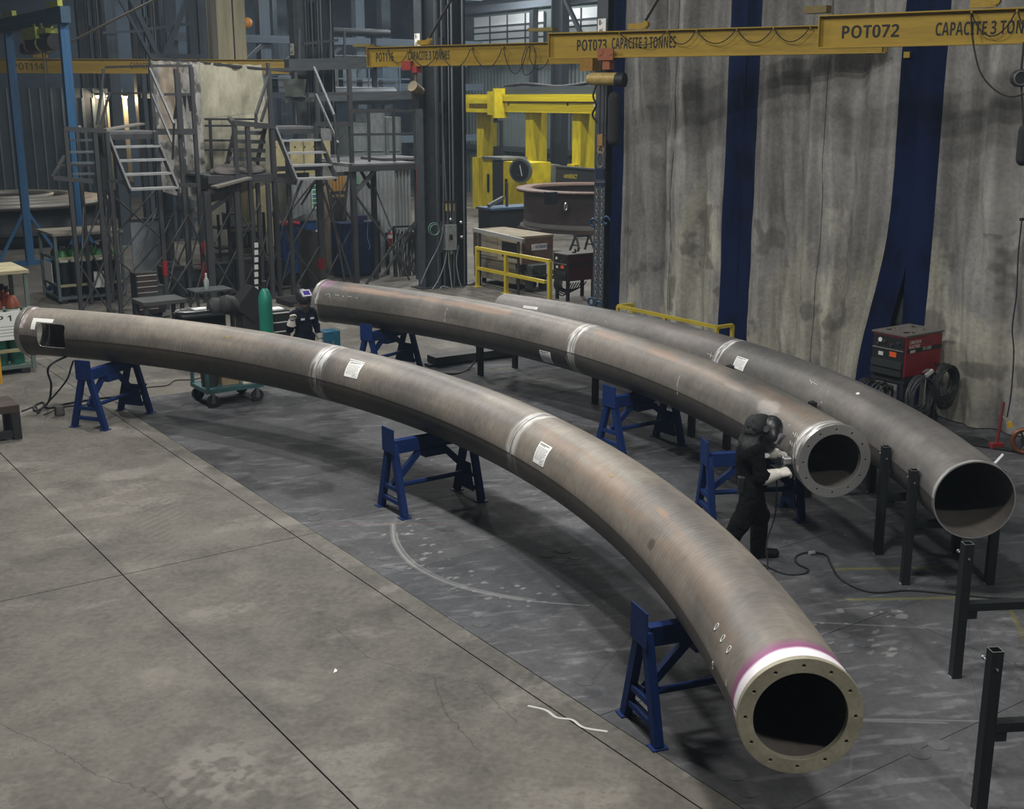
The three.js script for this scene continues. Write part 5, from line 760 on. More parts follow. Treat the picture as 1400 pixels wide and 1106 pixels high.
function rack(x0, x1, z0, z1, h, label, frameM, roofM, name = 'cylinder_rack') {
  const o = thing(name, label, 'rack', null); for (const x of [x0, x1]) for (const z of [z0, z1]) slab(o, 'post', x - 0.035, x + 0.035, 0.08, h, z - 0.035, z + 0.035, frameM); slab(o, 'roof', x0 - 0.06, x1 + 0.06, h, h + 0.06, z0 - 0.06, z1 + 0.06, roofM); slab(o, 'floor_pan', x0, x1, 0.1, 0.16, z0, z1, frameM);
  for (const y of [0.45, 1.12]) { slab(o, 'rail', x0, x1, y - 0.03, y + 0.03, z1 - 0.02, z1 + 0.03, G('#a9a47e', 0.6)); slab(o, 'rail', x1 - 0.02, x1 + 0.03, y - 0.03, y + 0.03, z0, z1, frameM); slab(o, 'rail', x0 - 0.03, x0 + 0.02, y - 0.03, y + 0.03, z0, z1, frameM); }
  for (const x of [x0 + 0.1, x1 - 0.15]) slab(o, 'runner', x - 0.08, x + 0.08, 0, 0.1, z0, z1, BLACK); return o;
}
{
  const fm = G('#6f8079', 0.6, 0.1), x1 = 5.32, z1 = -23.3; const o = rack(3.9, x1, -24.5, z1, 1.86, 'grey green gas cylinder rack with a white MCP 1 board', fm, G('#b3aa88', 0.7));
  const st = canvasTex(512, 256, (c, w, h) => { c.fillStyle = '#d9dbd8'; c.fillRect(0, 0, w, h); c.fillStyle = '#2b2e30'; c.font = 'bold 74px sans-serif'; c.fillText('MCP 1', 196, 84); c.fillStyle = '#7c8285'; for (let k = 0; k < 4; k++) { c.fillRect(60, 130 + k * 28, 150, 6); c.fillRect(250, 130 + k * 28, 200 - 30 * (k % 2), 6); } }, false);
  const b = part(o, 'sign_board', box(1.36, 0.52, 0.02, 4.6, 0.92, z1 + 0.05), new THREE.MeshPhysicalMaterial({ map: st, roughness: 0.7 }), 'white board lettered MCP 1');
  let k = 0; for (const z of [-23.55, -23.95, -24.3]) for (const x of [4.2, 4.5, 4.8, 5.1]) { gasCylinder(x, 0.16, z, 0.125, 1.42, G('#2b7f6c', 0.5), k % 4 === 0 ? G('#2b7f6c', 0.5) : G('#a8563a', 0.5), 'green gas cylinder with brown shoulder in the MCP 1 rack', 'cylinders in the MCP 1 rack', M('#d8d6d0', 0.7)); k++; }
  rack(3.7, 5.15, -27.6, -26.4, 1.9, 'grey steel cylinder rack standing behind the MCP 1 rack', fm, G('#8f979c', 0.6), 'cylinder_rack');
  for (const x of [4.3, 4.7, 5.0]) gasCylinder(x, 0.16, -26.7, 0.12, 1.4, G('#3a4a48', 0.5), G('#4f5a58', 0.5), 'dull dark gas cylinder in the rack behind the MCP 1 rack', 'cylinders in the back rack');
  const yl = thing('yellow_bollard', 'yellow bollard in front of the MCP 1 rack', 'bollard', null, V(4.55, 0, -22.7)); part(yl, 'post', cyl(0.07, 1.0, 0, 0.5, 0, 16), M('#d9a21c', 0.5)); part(yl, 'cap', new THREE.SphereGeometry(0.07, 16, 8).translate(0, 1.0, 0), M('#d9a21c', 0.5));
}
{
  const z1 = -30.8, x0 = 7.8, x1 = 9.4, fm = G('#5d6b70', 0.6, 0.1); const o = rack(x0, x1, -32.2, z1, 1.68, 'steel rack of black and green gas cylinders behind the tarp covered stair tower', fm, G('#8d8878', 0.7)); slab(o, 'sign_board', x0 - 0.06, x0 - 0.05, 0.5, 1.0, -31.8, -31.1, M('#c9ccca', 0.7)); slab(o, 'sign_board', x0 + 0.85, x0 + 1.2, 0.35, 0.75, z1 + 0.04, z1 + 0.06, M('#c4c6c4', 0.7));
  for (const z of [-31.05, -31.4, -31.75]) for (let i = 0; i < 5; i++) gasCylinder(x0 + 0.22 + i * 0.29, 0.16, z, 0.12, 1.25, M('#1a1b1c', 0.5), G('#3f8a4c', 0.5), 'black gas cylinder with green shoulder in the tower rack', 'cylinders in the tower rack', M('#d4d6d2', 0.7));
}
gasCylinder(9.08, 0, -21.2, 0.13, 1.68, G('#1f8a74', 0.45), G('#1f8a74', 0.45), 'single bright green gas cylinder standing beside the waiting welder', null, null);

// ---------------------------------------------------------------- far machinery, masts, mezzanine
{
  const o = thing('cream_mast', 'broad cream painted box mast rising behind the tarpaulins', 'mast'); const a = pz(297, 40, -36.8).x, b = pz(336, 40, -36.8).x; slab(o, 'mast', a, b, 0, 12.5, -37.6, -36.8, CREAM); slab(o, 'flange', a - 0.18, a, 0, 12.5, -37.1, -36.8, G('#6e6a60', 0.7)); rod(o, 'cable', V((a + b) / 2 + 0.05, 4.8, -36.77), V((a + b) / 2 + 0.05, 12.4, -36.77), 0.02, RUBBER);
  part(o, 'beacon', new THREE.SphereGeometry(0.16, 16, 10).translate(pz(338, 31, -37).x, pz(338, 31, -37).y, -37), M('#d8933a', 0.5), 'amber beacon'); bar(o, 'beacon_arm', V(b, pz(338, 31, -37).y, -37), V(b + 0.12, pz(338, 31, -37).y, -37), 0.05, 0.05, SD);
  const m = thing('lattice_mast', 'dark lattice steel frame with crossing diagonals above the dirty white tarp', 'frame'), Z = -42, bm = G('#46525c', 0.6, 0.15);
  for (const [u1, v1, u2, v2, w] of [[160, -8, 207, 80, 0.1], [176, -8, 216, 76, 0.16], [258, -8, 226, 76, 0.18], [200, 40, 262, 32, 0.1], [203, 76, 290, 78, 0.16], [140, 45, 200, 42, 0.08]]) linePx(m, 'diagonal', u1, v1, Z, u2, v2, Z, w, bm);
  for (const [u, w] of [[150, 0.35], [191, 0.14], [222, 0.12], [262, 0.3], [276, 0.35], [286, 0.2]]) { const t = pz(u, 40, Z - 0.3); bar(m, 'upright', V(t.x, 0, Z - 0.3), V(t.x, 12, Z - 0.3), w, w, bm); }
}
{
  const bm = G('#4b5a68', 0.65, 0.1), bd = G('#3a4650', 0.65, 0.1), pm = G('#5f7180', 0.6, 0.1);
  const cols = thing('portal_frame', 'blue grey braced portal frame standing at the end wall', 'frame');
  for (const [x, z, w] of [[18.6, -52, 0.5], [20.6, -54, 0.4], [22.8, -52, 0.5], [25, -55, 0.5], [27.5, -52, 0.45], [30.5, -55, 0.5], [33.4, -54, 0.5]]) slab(cols, 'upright', x - w / 2, x + w / 2, 0, 12.5, z - w / 2, z + w / 2, rnd() < 0.5 ? bm : bd);
  for (const [y, z] of [[3.0, -51.6], [5.4, -51.6], [7.4, -51.6], [9.6, -51.6], [11, -51.6]]) slab(cols, 'tie_beam', 18.3, 34, y - 0.16, y + 0.16, z - 0.1, z + 0.1, rnd() < 0.5 ? bm : pm);
  for (let k = 0; k < 8; k++) { const x = 18.6 + k * 1.9; bar(cols, 'diagonal', V(x, 5.4, -51.7), V(x + 2.4, 7.4, -51.7), 0.14, 0.14, bd); }
  const mez = thing('mezzanine', 'hazy mezzanine with grey railings and stacked crates', 'mezzanine'); slab(mez, 'floor_beam', 16.6, 27.6, 4.9, 5.15, -50.5, -47.5, bd); for (let x = 16.6; x <= 27.6; x += 1.5) slab(mez, 'rail_post', x - 0.03, x + 0.03, 5.15, 6.2, -47.6, -47.54, pm); for (const y of [5.7, 6.2]) slab(mez, 'rail', 16.6, 27.6, y - 0.03, y + 0.03, -47.6, -47.54, pm); for (let x = 17; x < 27.6; x += 3.2) slab(mez, 'leg', x - 0.12, x + 0.12, 0, 4.9, -48.1, -47.86, bd);
  for (let k = 0; k < 11; k++) { const w = rr(0.7, 1.5), h = rr(0.5, 1.6), x = 17.2 + k * 1.0, c = ['#5b6b75', '#6d7880', '#4c5f70', '#77705f'][k % 4]; const q = thing('storage_crate', ['slate blue', 'pale grey', 'deep blue grey', 'dull brown'][k % 4] + ' crate stored on the hazy mezzanine', 'crate', ['slate blue', 'pale grey', 'deep blue grey', 'dull brown'][k % 4] + ' mezzanine crates'); part(q, 'case', rbox(w * 0.62, h, 0.9, 0.02, x, 5.15 + h / 2, -49), G(c, 0.7)); part(q, 'batten', [box(w * 0.64, 0.08, 0.92, x, 5.15 + h * 0.3, -49), box(w * 0.64, 0.08, 0.92, x, 5.15 + h * 0.75, -49)], G('#3f474d', 0.7)); }
  // lit tall doors of a work cell far left
  const cell = thing('work_cell', 'hazy blue grey work cell with lit cream doors', 'machine'); slab(cell, 'housing', 9.6, 16.4, 0, 5.3, -53, -51.9, bd); for (const [u, w] of [[150, 8], [160, 9], [172, 6], [194, 4], [128, 3], [114, 3]]) { const t = pz(u, 150, -51.8), q = pz(u, 134, -51.8); slab(cell, 'door_panel', t.x - w * 0.014, t.x + w * 0.014, 1.2, q.y, -51.9, -51.8, w > 4 ? G('#b9b59a', 0.6) : pm); }
  for (let k = 0; k < 16; k++) slab(cell, 'panel_rib', 9.7 + k * 0.42, 9.76 + k * 0.42, 0, 5.3, -51.9, -51.84, pm);
  for (const [u, v] of [[149, 131], [164, 131], [171, 132], [188, 133], [134, 131]]) { const t = pz(u, v, -51.5), o = thing('task_lamp', 'small glowing task lamp over the cream doors of the work cell', 'lamp', 'task lamps on the work cell'); part(o, 'shade', cyl(0.16, 0.1, t.x, t.y + 0.07, -51.5, 12, 0.08), SD); part(o, 'lamp_glow', new THREE.SphereGeometry(0.1, 12, 8).translate(t.x, t.y, -51.5), new THREE.MeshStandardMaterial({ color: 0xffffff, emissive: 0xffd9a8, emissiveIntensity: 4 })); bar(o, 'bracket', V(t.x, t.y + 0.1, -51.5), V(t.x, t.y + 0.1, -51.9), 0.03, 0.03, SD); const L = new THREE.PointLight(0xffdcae, 3.5); L.position.set(t.x, t.y - 0.15, -51.4); L.name = 'task_light'; o.add(L); }
  // tall blue tanks and pipes behind column row
  for (const [u, r, l] of [[240, 0.5, 'slender blue grey tank behind the lattice frame']]) { const t = pz(u, 200, -43.5), o = thing('process_tank', l, 'tank'); part(o, 'shell', [cyl(r, 4.6, t.x, 2.3, -43.5, 28), new THREE.SphereGeometry(r, 28, 8, 0, 6.283, 0, 1.57).scale(1, 0.3, 1).translate(t.x, 4.6, -43.5)], bm); for (const y of [1, 2.2, 3.4]) part(o, 'band', cyl(r + 0.03, 0.08, t.x, y, -43.5, 28), bd); }
  const duct = thing('wall_duct', 'grey horizontal ducts and pipes behind the platform railing', 'duct'); for (const [y, r, z] of [[5.0, 0.28, -36.6], [6.1, 0.18, -37], [7.0, 0.12, -36.8]]) part(duct, 'pipe', rodG(V(17.8, y, z), V(20.6, y, z), r, 16), G('#5a646c', 0.55, 0.2)); for (const x of [18.2, 20.2]) slab(duct, 'support', x - 0.08, x + 0.08, 0, 7, -37.2, -37.1, bd);
  const cab = thing('beige_switchgear', 'grey green switchgear cabinets on the booth roof behind the railing', 'cabinet'); for (const [u0, u1, v] of [[484, 506, 168], [508, 530, 150], [533, 552, 160]]) { const a = pz(u0, 214, -34), b = pz(u1, v, -34); slab(cab, 'cabinet', a.x, b.x, pz(520, 219, BZ).y + 0.06, b.y, -35, -34.2, G('#7d8585', 0.6)); slab(cab, 'door', a.x + 0.08, b.x - 0.08, a.y + 0.15, b.y - 0.12, -34.2, -34.16, G('#8a9191', 0.6)); }
  
  linePx(cab, 'header', 392, 89, -34.6, 506, 86, -34.6, 0.34, G('#5a6064', 0.6, 0.2)); linePx(cab, 'header', 420, 133, -34.6, 560, 130, -34.6, 0.26, G('#646a6e', 0.6, 0.2));
  for (const [u, v1, v2] of [[409, 40, 82], [452, 44, 82], [471, 42, 82]]) linePx(cab, 'stub_post', u, v1, -34.6, u, v2, -34.6, 0.06, STEEL_MID); linePx(cab, 'stub_rail', 414, 60, -34.6, 462, 55, -34.6, 0.08, SD);
}

// ---------------------------------------------------------------- neighbouring bay: yellow gantry machine, vessel, crate
{
  const X = 31, o = thing('gantry_machine', 'bright yellow gantry machine on box posts behind the rolled steel shell', 'machine');
  const zs = [659, 727, 792].map(u => px(u, 131, X).z), yb = px(700, 153, X).y, yt = px(700, 129, X).y;
  for (const z of [...zs, zs[2] + 3.6]) { slab(o, 'post', X - 0.1, X + 0.62, 0, yb, z - 0.3, z + 0.26, YELLOW_MACHINE); slab(o, 'post_foot', X - 0.35, X - 0.1, 0, 2.3, z - 0.3, z + 0.2, YELLOW_MACHINE); }
  const z0 = zs[0] - 1.4, z1 = zs[2] + 4.2; slab(o, 'beam', X - 0.35, X + 0.35, yb, yb + (yt - yb) * 0.55, z0, z1, YELLOW_MACHINE); slab(o, 'rail', X - 0.45, X - 0.05, yb + (yt - yb) * 0.62, yt, z0, z1, YELLOW_MACHINE); slab(o, 'rail_groove', X - 0.4, X + 0.2, yb + (yt - yb) * 0.55, yb + (yt - yb) * 0.62, z0, z1, G('#8a7a1a', 0.6));
  for (const u of [695, 776]) { const q = px(u, 142, X - 0.36); part(o, 'hole', box(0.02, 0.14, 0.1, X - 0.356, q.y, q.z), BLACK); } { const q = px(817, 143, X - 0.36); part(o, 'plate', box(0.02, 0.16, 0.5, X - 0.357, q.y, q.z), M('#c9c9b8', 0.6)); }
  const q = px(678, 140, X - 0.6); part(o, 'carriage', [box(0.5, yt - yb + 0.25, 0.5, X - 0.5, (yb + yt) / 2, q.z - 0.2), box(0.7, yt - yb + 0.5, 0.14, X - 0.5, (yb + yt) / 2, q.z + 0.2)], YELLOW_MACHINE); part(o, 'slide_arm', [box(0.3, 0.2, 2.2, X - 0.5, yb + 0.45, q.z - 1.4), box(0.3, 0.16, 2.0, X - 0.5, yb + 0.05, q.z - 1.3)], YELLOW_MACHINE);
  slab(o, 'cable_tray', X - 0.3, X + 0.4, yt, yt + 0.32, q.z - 0.8, z1, G('#4a5255', 0.6, 0.1)); part(o, 'drag_chain', tubeG([V(X - 0.1, yt + 0.35, q.z), V(X - 0.1, yt + 0.42, q.z + 1.5), V(X - 0.1, yt + 0.3, q.z + 4), V(X - 0.1, yt + 0.55, q.z + 7)], 0.08, 30, 6), BLACK);
  part(o, 'welding_head', [box(0.14, 0.5, 0.14, X - 0.7, yb - 0.15, q.z + 0.1), box(0.1, 0.1, 0.5, X - 0.7, yb - 0.4, q.z + 0.3), box(0.12, 1.5, 0.12, X - 0.7, yb - 1.1, q.z + 0.55), box(0.25, 0.5, 0.4, X - 0.72, yb - 1.7, q.z + 0.35), box(0.3, 0.4, 0.6, X - 0.7, yb - 2.2, q.z + 0.4)], STEEL_BLACK);
  // positioner cabinets with a round face plate
  const h = thing('positioner', 'yellow and black positioner cabinet with a round face plate', 'machine'), PX = 28.6, a = px(660, 217, PX), b = px(688, 217, PX), c = px(720, 219, PX); const top = a.y;
  slab(h, 'cabinet', PX, PX + 1.1, 0, top, a.z, a.z + (b.z - a.z) * 0.5, YELLOW_MACHINE); slab(h, 'door', PX - 0.02, PX + 1.05, 0.05, top - 0.05, a.z + (b.z - a.z) * 0.5, b.z, M('#2a2c30', 0.5)); slab(h, 'cabinet', PX, PX + 1.2, 0, top - 0.04, b.z, c.z, YELLOW_MACHINE); slab(h, 'top_cover', PX - 0.05, PX + 1.2, top, top + 0.1, a.z, b.z, G('#6c7072', 0.5)); slab(h, 'grille', PX - 0.03, PX, top * 0.45, top * 0.75, a.z + 0.35, a.z + 0.5, BLACK); slab(h, 'grille', PX - 0.03, PX, top * 0.4, top * 0.7, b.z + 0.15, b.z + 0.3, BLACK);
  const f = px(712, 233, PX - 0.2); part(h, 'face_plate', cyl(0.48, 0.16, 0, 0, 0, 40).rotateZ(Math.PI / 2).rotateY(0.5).translate(PX - 0.2, f.y, f.z), G('#7c8486', 0.4, 0.5), 'grey round face plate'); part(h, 'face_recess', cyl(0.39, 0.03, 0, 0, 0, 40).rotateZ(Math.PI / 2).rotateY(0.5).translate(PX - 0.29, f.y, f.z + 0.05), M('#26282b', 0.4, 0.3)); part(h, 'clamp', [barG(V(PX - 0.32, f.y - 0.2, f.z + 0.0), V(PX - 0.34, f.y + 0.25, f.z - 0.18), 0.03, 0.03), barG(V(PX - 0.36, f.y - 0.2, f.z + 0.3), V(PX - 0.36, f.y + 0.22, f.z + 0.15), 0.03, 0.03)], SILVER);
  // grey control cabinet and black panel
  const g = thing('control_cabinet', 'pale grey control cabinet beside the round face plate', 'cabinet'), g0 = px(732, 224, 29.75), g1 = px(751, 224, 29.75); slab(g, 'case', 29.75, 30.3, 0, g0.y, g0.z, g1.z, GREY_BOX); slab(g, 'door', 29.72, 29.75, 0.1, g0.y - 0.1, g0.z + 0.05, g0.z + (g1.z - g0.z) * 0.6, G('#a3a6a3', 0.6)); part(g, 'switch', box(0.03, 0.1, 0.06, 29.71, g0.y - 0.55, g0.z + 0.3), BLACK);
  const k = thing('guard_screen', 'charcoal machine guard with small yellow lettering', 'guard'), k0 = px(760, 228, 29.6), k1 = px(840, 226, 29.6); slab(k, 'panel', 29.6, 29.7, 0.3, k0.y, k0.z, k1.z, M('#2b2e33', 0.55)); slab(k, 'top_rail', 29.55, 29.75, k0.y, k0.y + 0.05, k0.z, k1.z, STEEL_MID); for (const z of [k0.z + 0.1, (k0.z + k1.z) / 2, k1.z - 0.1]) slab(k, 'foot', 29.55, 29.8, 0, 0.3, z - 0.05, z + 0.05, BLACK);
  lettering(k, 'autoREACT', 0.17, 0.7, new THREE.Matrix4().makeRotationY(-Math.PI / 2).setPosition(29.59, px(771, 243, 29.6).y, px(771, 243, 29.6).z), M('#c9b640', 0.6));
  // tall dark column between
  const dc = thing('steel_column', 'dark blue steel column behind the yellow gantry', 'column'), d0 = px(755, 131, 34), d1 = px(770, 131, 34); slab(dc, 'flange', 33.9, 34.3, 0, 12.5, d0.z, d0.z + 0.06, COLM2); slab(dc, 'flange', 33.9, 34.3, 0, 12.5, d1.z - 0.06, d1.z, COLM2); slab(dc, 'web', 34.08, 34.12, 0, 12.5, d0.z, d1.z, COLM2); bar(dc, 'knee_brace', V(34, 9.2, d1.z), V(34, 7.4, d1.z + 1.4), 0.16, 0.16, COLM2);
  const gd = thing('crane_girder', 'blue grey crane girder along the window wall', 'girder'); slab(gd, 'web', 34.5, 34.56, 9.0, 9.5, -60, -25, G('#5c6670', 0.6, 0.1)); slab(gd, 'flange', 34.35, 34.7, 9.5, 9.55, -60, -25, G('#5c6670', 0.6, 0.1)); slab(gd, 'flange', 34.35, 34.7, 8.95, 9.0, -60, -25, G('#5c6670', 0.6, 0.1)); for (const z of [-32, -40, -48, -56]) slab(gd, 'support', 34.4, 34.7, 0, 8.95, z - 0.15, z + 0.15, COLM2);
}
{ // rolled vessel shell on trestles
  const e = gy(808, 319, 0.62), away = V(e.x, 0, e.z).normalize(), c = e.clone().addScaledVector(away, 2.49), o = thing('vessel_shell', 'large dark rolled steel shell with flanged rims on small trestles', 'vessel'), R = 2.35; const y0 = 0.62, cx = c.x, cz = c.z; const L = (pts, n, m) => part(o, n, new THREE.LatheGeometry(pts.map(p => new THREE.Vector2(...p)), 72).translate(cx, 0, cz), m);
  const yT = 1.84; L([[R, y0], [R, yT], [R - 0.04, yT], [R - 0.04, y0], [R, y0]], 'shell', G('#6a5b5b', 0.55, 0.2)); L([[R - 0.25, yT], [R + 0.25, yT], [R + 0.25, yT + 0.1], [R - 0.25, yT + 0.1], [R - 0.25, yT]], 'rim', G('#6e564c', 0.55, 0.3)); L([[R + 0.14, y0 - 0.06], [R + 0.14, y0 + 0.06], [R - 0.2, y0 + 0.06], [R - 0.2, y0 - 0.06], [R + 0.14, y0 - 0.06]], 'rim', G('#5d4d47', 0.55, 0.3)); L([[R + 0.005, y0 + 0.06], [R + 0.02, y0 + 0.06], [R + 0.02, y0 + 0.22], [R + 0.005, y0 + 0.22]], 'ground_band', G('#c4c3c0', 0.4, 0.5), ); 
  const dirc = V(-cx, 0, -cz).normalize(); part(o, 'shackle', new THREE.TorusGeometry(0.12, 0.03, 8, 16).rotateY(0.6).translate(cx + dirc.x * (R + 0.05) - 0.9, 1.5, cz + dirc.z * (R + 0.05) - 0.2), SILVER); part(o, 'clamp', box(0.35, 0.4, 0.25, cx + dirc.x * (R + 0.1) - 1.3, yT - 0.05, cz + dirc.z * R - 0.4), STEEL_BLACK);
  const a0 = Math.atan2(-away.z, -away.x); for (const a of [0.12, 1.7, 3.3, 4.9]) { const bx = cx + (R - 0.05) * Math.cos(a + a0), bz = cz + (R - 0.05) * Math.sin(a + a0), t = thing('small_trestle', 'small grey trestle carrying the rolled steel shell', 'trestle', 'trestles under the rolled shell', V(bx, 0, bz)); part(t, 'beam', box(0.7, 0.08, 0.1, 0, 0.52, 0), STEEL_MID); for (const s of [-1, 1]) for (const q of [-1, 1]) part(t, 'leg', barG(V(s * 0.28, 0.5, q * 0.03), V(s * 0.32, 0, q * 0.28), 0.06, 0.05), STEEL_MID); for (const s of [-1, 1]) part(t, 'cross_bar', box(0.04, 0.04, 0.34, s * 0.3, 0.22, 0), STEEL_MID); }
  const tb = thing('blue_top_table', 'long dark table with blue edge beside the rolled shell', 'table'), t0 = gy(662, 285, 0.95), t1 = gy(722, 283, 0.95); const tz = Math.max(t0.z, t1.z) ; slab(tb, 'top', t0.x, t1.x + 0.4, 0.9, 0.98, tz - 1, tz, G('#4e6a86', 0.5, 0.1)); slab(tb, 'skirt', t0.x + 0.05, t1.x + 0.35, 0.1, 0.9, tz - 0.9, tz - 0.1, BLACK); for (const x of [t0.x + 0.1, t1.x + 0.2]) slab(tb, 'foot', x - 0.08, x + 0.08, 0, 0.1, tz - 0.8, tz - 0.2, BLACK); bar(tb, 'vise_post', V(t0.x + 1, 0.98, tz - 0.4), V(t0.x + 1, 1.85, tz - 0.4), 0.08, 0.08, SD); bar(tb, 'work_piece', V(t0.x + 0.1, 1.05, tz - 0.3), V(t0.x + 0.9, 1.3, tz - 0.5), 0.12, 0.12, STEEL_MID);
}
{ // dusty crate-like machine, yellow guard rail, dark welding set
  const yT = 1.45, cn = gy(713, 323.5, yT), o = thing('dusty_cabinet', 'dusty brown topped machine cabinet with a white number plate', 'cabinet'), x0 = cn.x, z1 = cn.z, x1 = x0 + 1.0, z0 = z1 - 2.3, tan = G('#a09681', 0.75), brn = G('#7d6557', 0.7);
  slab(o, 'top', x0 - 0.03, x1 + 0.03, yT - 0.05, yT, z0, z1 + 0.03, G('#a79c86', 0.85)); slab(o, 'body', x0, x1, 0.72, yT - 0.05, z0, z1, tan); slab(o, 'front_panel', x0, x1, 0.72, yT - 0.05, z1, z1 + 0.03, brn, 'brown end panel'); slab(o, 'base', x0 + 0.02, x1, 0.16, 0.72, z0, z1 - 0.3, G('#8f8877', 0.75)); slab(o, 'side_door', x0 - 0.02, x0, 0.8, yT - 0.1, z0 + 0.05, z0 + 1.2, G('#99907c', 0.75)); slab(o, 'opening', x0 - 0.01, x0, 0.85, yT - 0.2, z0 + 1.4, z1 - 0.2, BLACK); for (const z of [z0 + 0.3, z1 - 0.6]) for (const x of [x0 + 0.15, x1 - 0.15]) part(o, 'wheel', cyl(0.08, 0.06, 0, 0, 0, 14).rotateZ(Math.PI / 2).translate(x, 0.08, z), BLACK);
  const np = part(o, 'number_plate', box(0.5, 0.16, 0.01, x0 + 0.55, yT - 0.3, z1 + 0.036), M('#dedfe0', 0.6), 'white plate with blue lettering'); lettering(np, '- HEM001', 0.085, 0.85, new THREE.Matrix4().makeTranslation(x0 + 0.36, yT - 0.335, z1 + 0.043), M('#2c3d6e', 0.6)); part(o, 'paper', [box(0.22, 0.2, 0.02, x1 + 0.12, yT - 0.62, z1 - 0.1)], WHITE_PAPER);
  part(o, 'motor', [rbox(0.5, 0.3, 0.4, 0.05, x0 + 0.4, 0.58, z1 + 0.06), box(0.6, 0.06, 0.4, x0 + 0.4, 0.42, z1 + 0.1)], G('#555a58', 0.5, 0.2)); for (const s of [-1, 1]) slab(o, 'motor_leg', x0 + 0.4 + s * 0.22, x0 + 0.46 + s * 0.22, 0, 0.4, z1 - 0.1, z1 + 0.2, SD);
  const X = 17.85, r = thing('guard_rail', 'yellow two bar guard rail in front of the dusty cabinet', 'rail'), pt = (u, v) => px(u, v, X); const A = pt(651, 339), B = pt(692, 346), C = pt(752, 357), m1 = pt(651, 366), m2 = pt(692, 374), m3 = pt(746, 386); const ym = (m1.y + m2.y + m3.y) / 3, yt = (A.y + B.y + C.y) / 3;
  bar(r, 'top_bar', V(X, yt, A.z), V(X, yt, C.z), 0.08, 0.08, YELLOW_RAIL); bar(r, 'mid_bar', V(X, ym, A.z), V(X, ym, m3.z), 0.08, 0.08, YELLOW_RAIL); for (const z of [A.z + 0.05, B.z, C.z]) { bar(r, 'post', V(X, 0, z), V(X, yt, z), 0.09, 0.09, YELLOW_RAIL); slab(r, 'foot_plate', X - 0.1, X + 0.1, 0, 0.015, z - 0.1, z + 0.1, YELLOW_RAIL); }
  const wb = thing('white_channel', 'long pale steel channel lying on brackets above the guard rail', 'channel'); bar(wb, 'channel', px(648, 314, 17.95), px(716, 329, 17.95), 0.08, 0.1, G('#a9a9a6', 0.6, 0.2)); for (const u of [655, 708]) { const q = px(u, 314 + (u - 648) * 0.22, 17.95); bar(wb, 'bracket', V(17.97, 0, q.z), V(17.97, q.y, q.z), 0.05, 0.05, SD); }
}
// ---------------------------------------------------------------- welding sets
function weldingSet(o, x0, x1, z0, z1, y0, y1, red, face, name) {
  part(o, 'case', rbox(x1 - x0, y1 - y0, z1 - z0, 0.02, (x0 + x1) / 2, (y0 + y1) / 2, (z0 + z1) / 2), red); slab(o, 'lid', x0 - 0.015, x1 + 0.015, y1 - 0.015, y1 + 0.01, z0 - 0.015, z1 + 0.015, G('#6b6763', 0.8)); slab(o, 'stripe', x0 + 0.02, x1 - 0.01, y0 + (y1 - y0) * 0.58, y0 + (y1 - y0) * 0.68, z1 - 0.001, z1 + 0.004, BLACK, 'black stripe');
  slab(o, 'front_panel', x0 - 0.012, x0, y0 + 0.02, y1 - 0.04, z0 + 0.02, z1 - 0.02, M('#1c1c1e', 0.5)); const H = y1 - y0, D = z1 - z0; slab(o, 'panel_lip', x0 - 0.03, x0, y0 + H * 0.62, y0 + H * 0.645, z0 + 0.03, z1 - 0.03, SILVER); slab(o, 'drawer', x0 - 0.05, x0, y0 + H * 0.2, y0 + H * 0.36, z0 + 0.03, z1 - 0.03, M('#2a2d2e', 0.5)); slab(o, 'drawer', x0 - 0.05, x0, y0 + H * 0.02, y0 + H * 0.16, z0 + 0.03, z1 - 0.03, M('#232627', 0.5));
  slab(o, 'warning_label', x0 - 0.016, x0 - 0.012, y0 + H * 0.46, y0 + H * 0.58, z0 + D * 0.55, z0 + D * 0.75, M('#d2551f', 0.6), 'orange label'); for (let k = 0; k < 4; k++) part(o, 'knob', cyl(0.022, 0.03, 0, 0, 0, 12).rotateZ(Math.PI / 2).translate(x0 - 0.025, y0 + H * (0.74 + 0.07 * (k % 2)), z0 + D * (0.2 + 0.2 * k)), M('#3a3a3c', 0.4)); part(o, 'gauge', cyl(0.035, 0.01, 0, 0, 0, 16).rotateZ(Math.PI / 2).translate(x0 - 0.016, y0 + H * 0.82, z0 + D * 0.25), M('#d9d9d4', 0.5)); slab(o, 'white_label', x0 - 0.016, x0 - 0.012, y0 + H * 0.45, y0 + H * 0.54, z0 + D * 0.22, z0 + D * 0.36, M('#bfc0bd', 0.6));
}
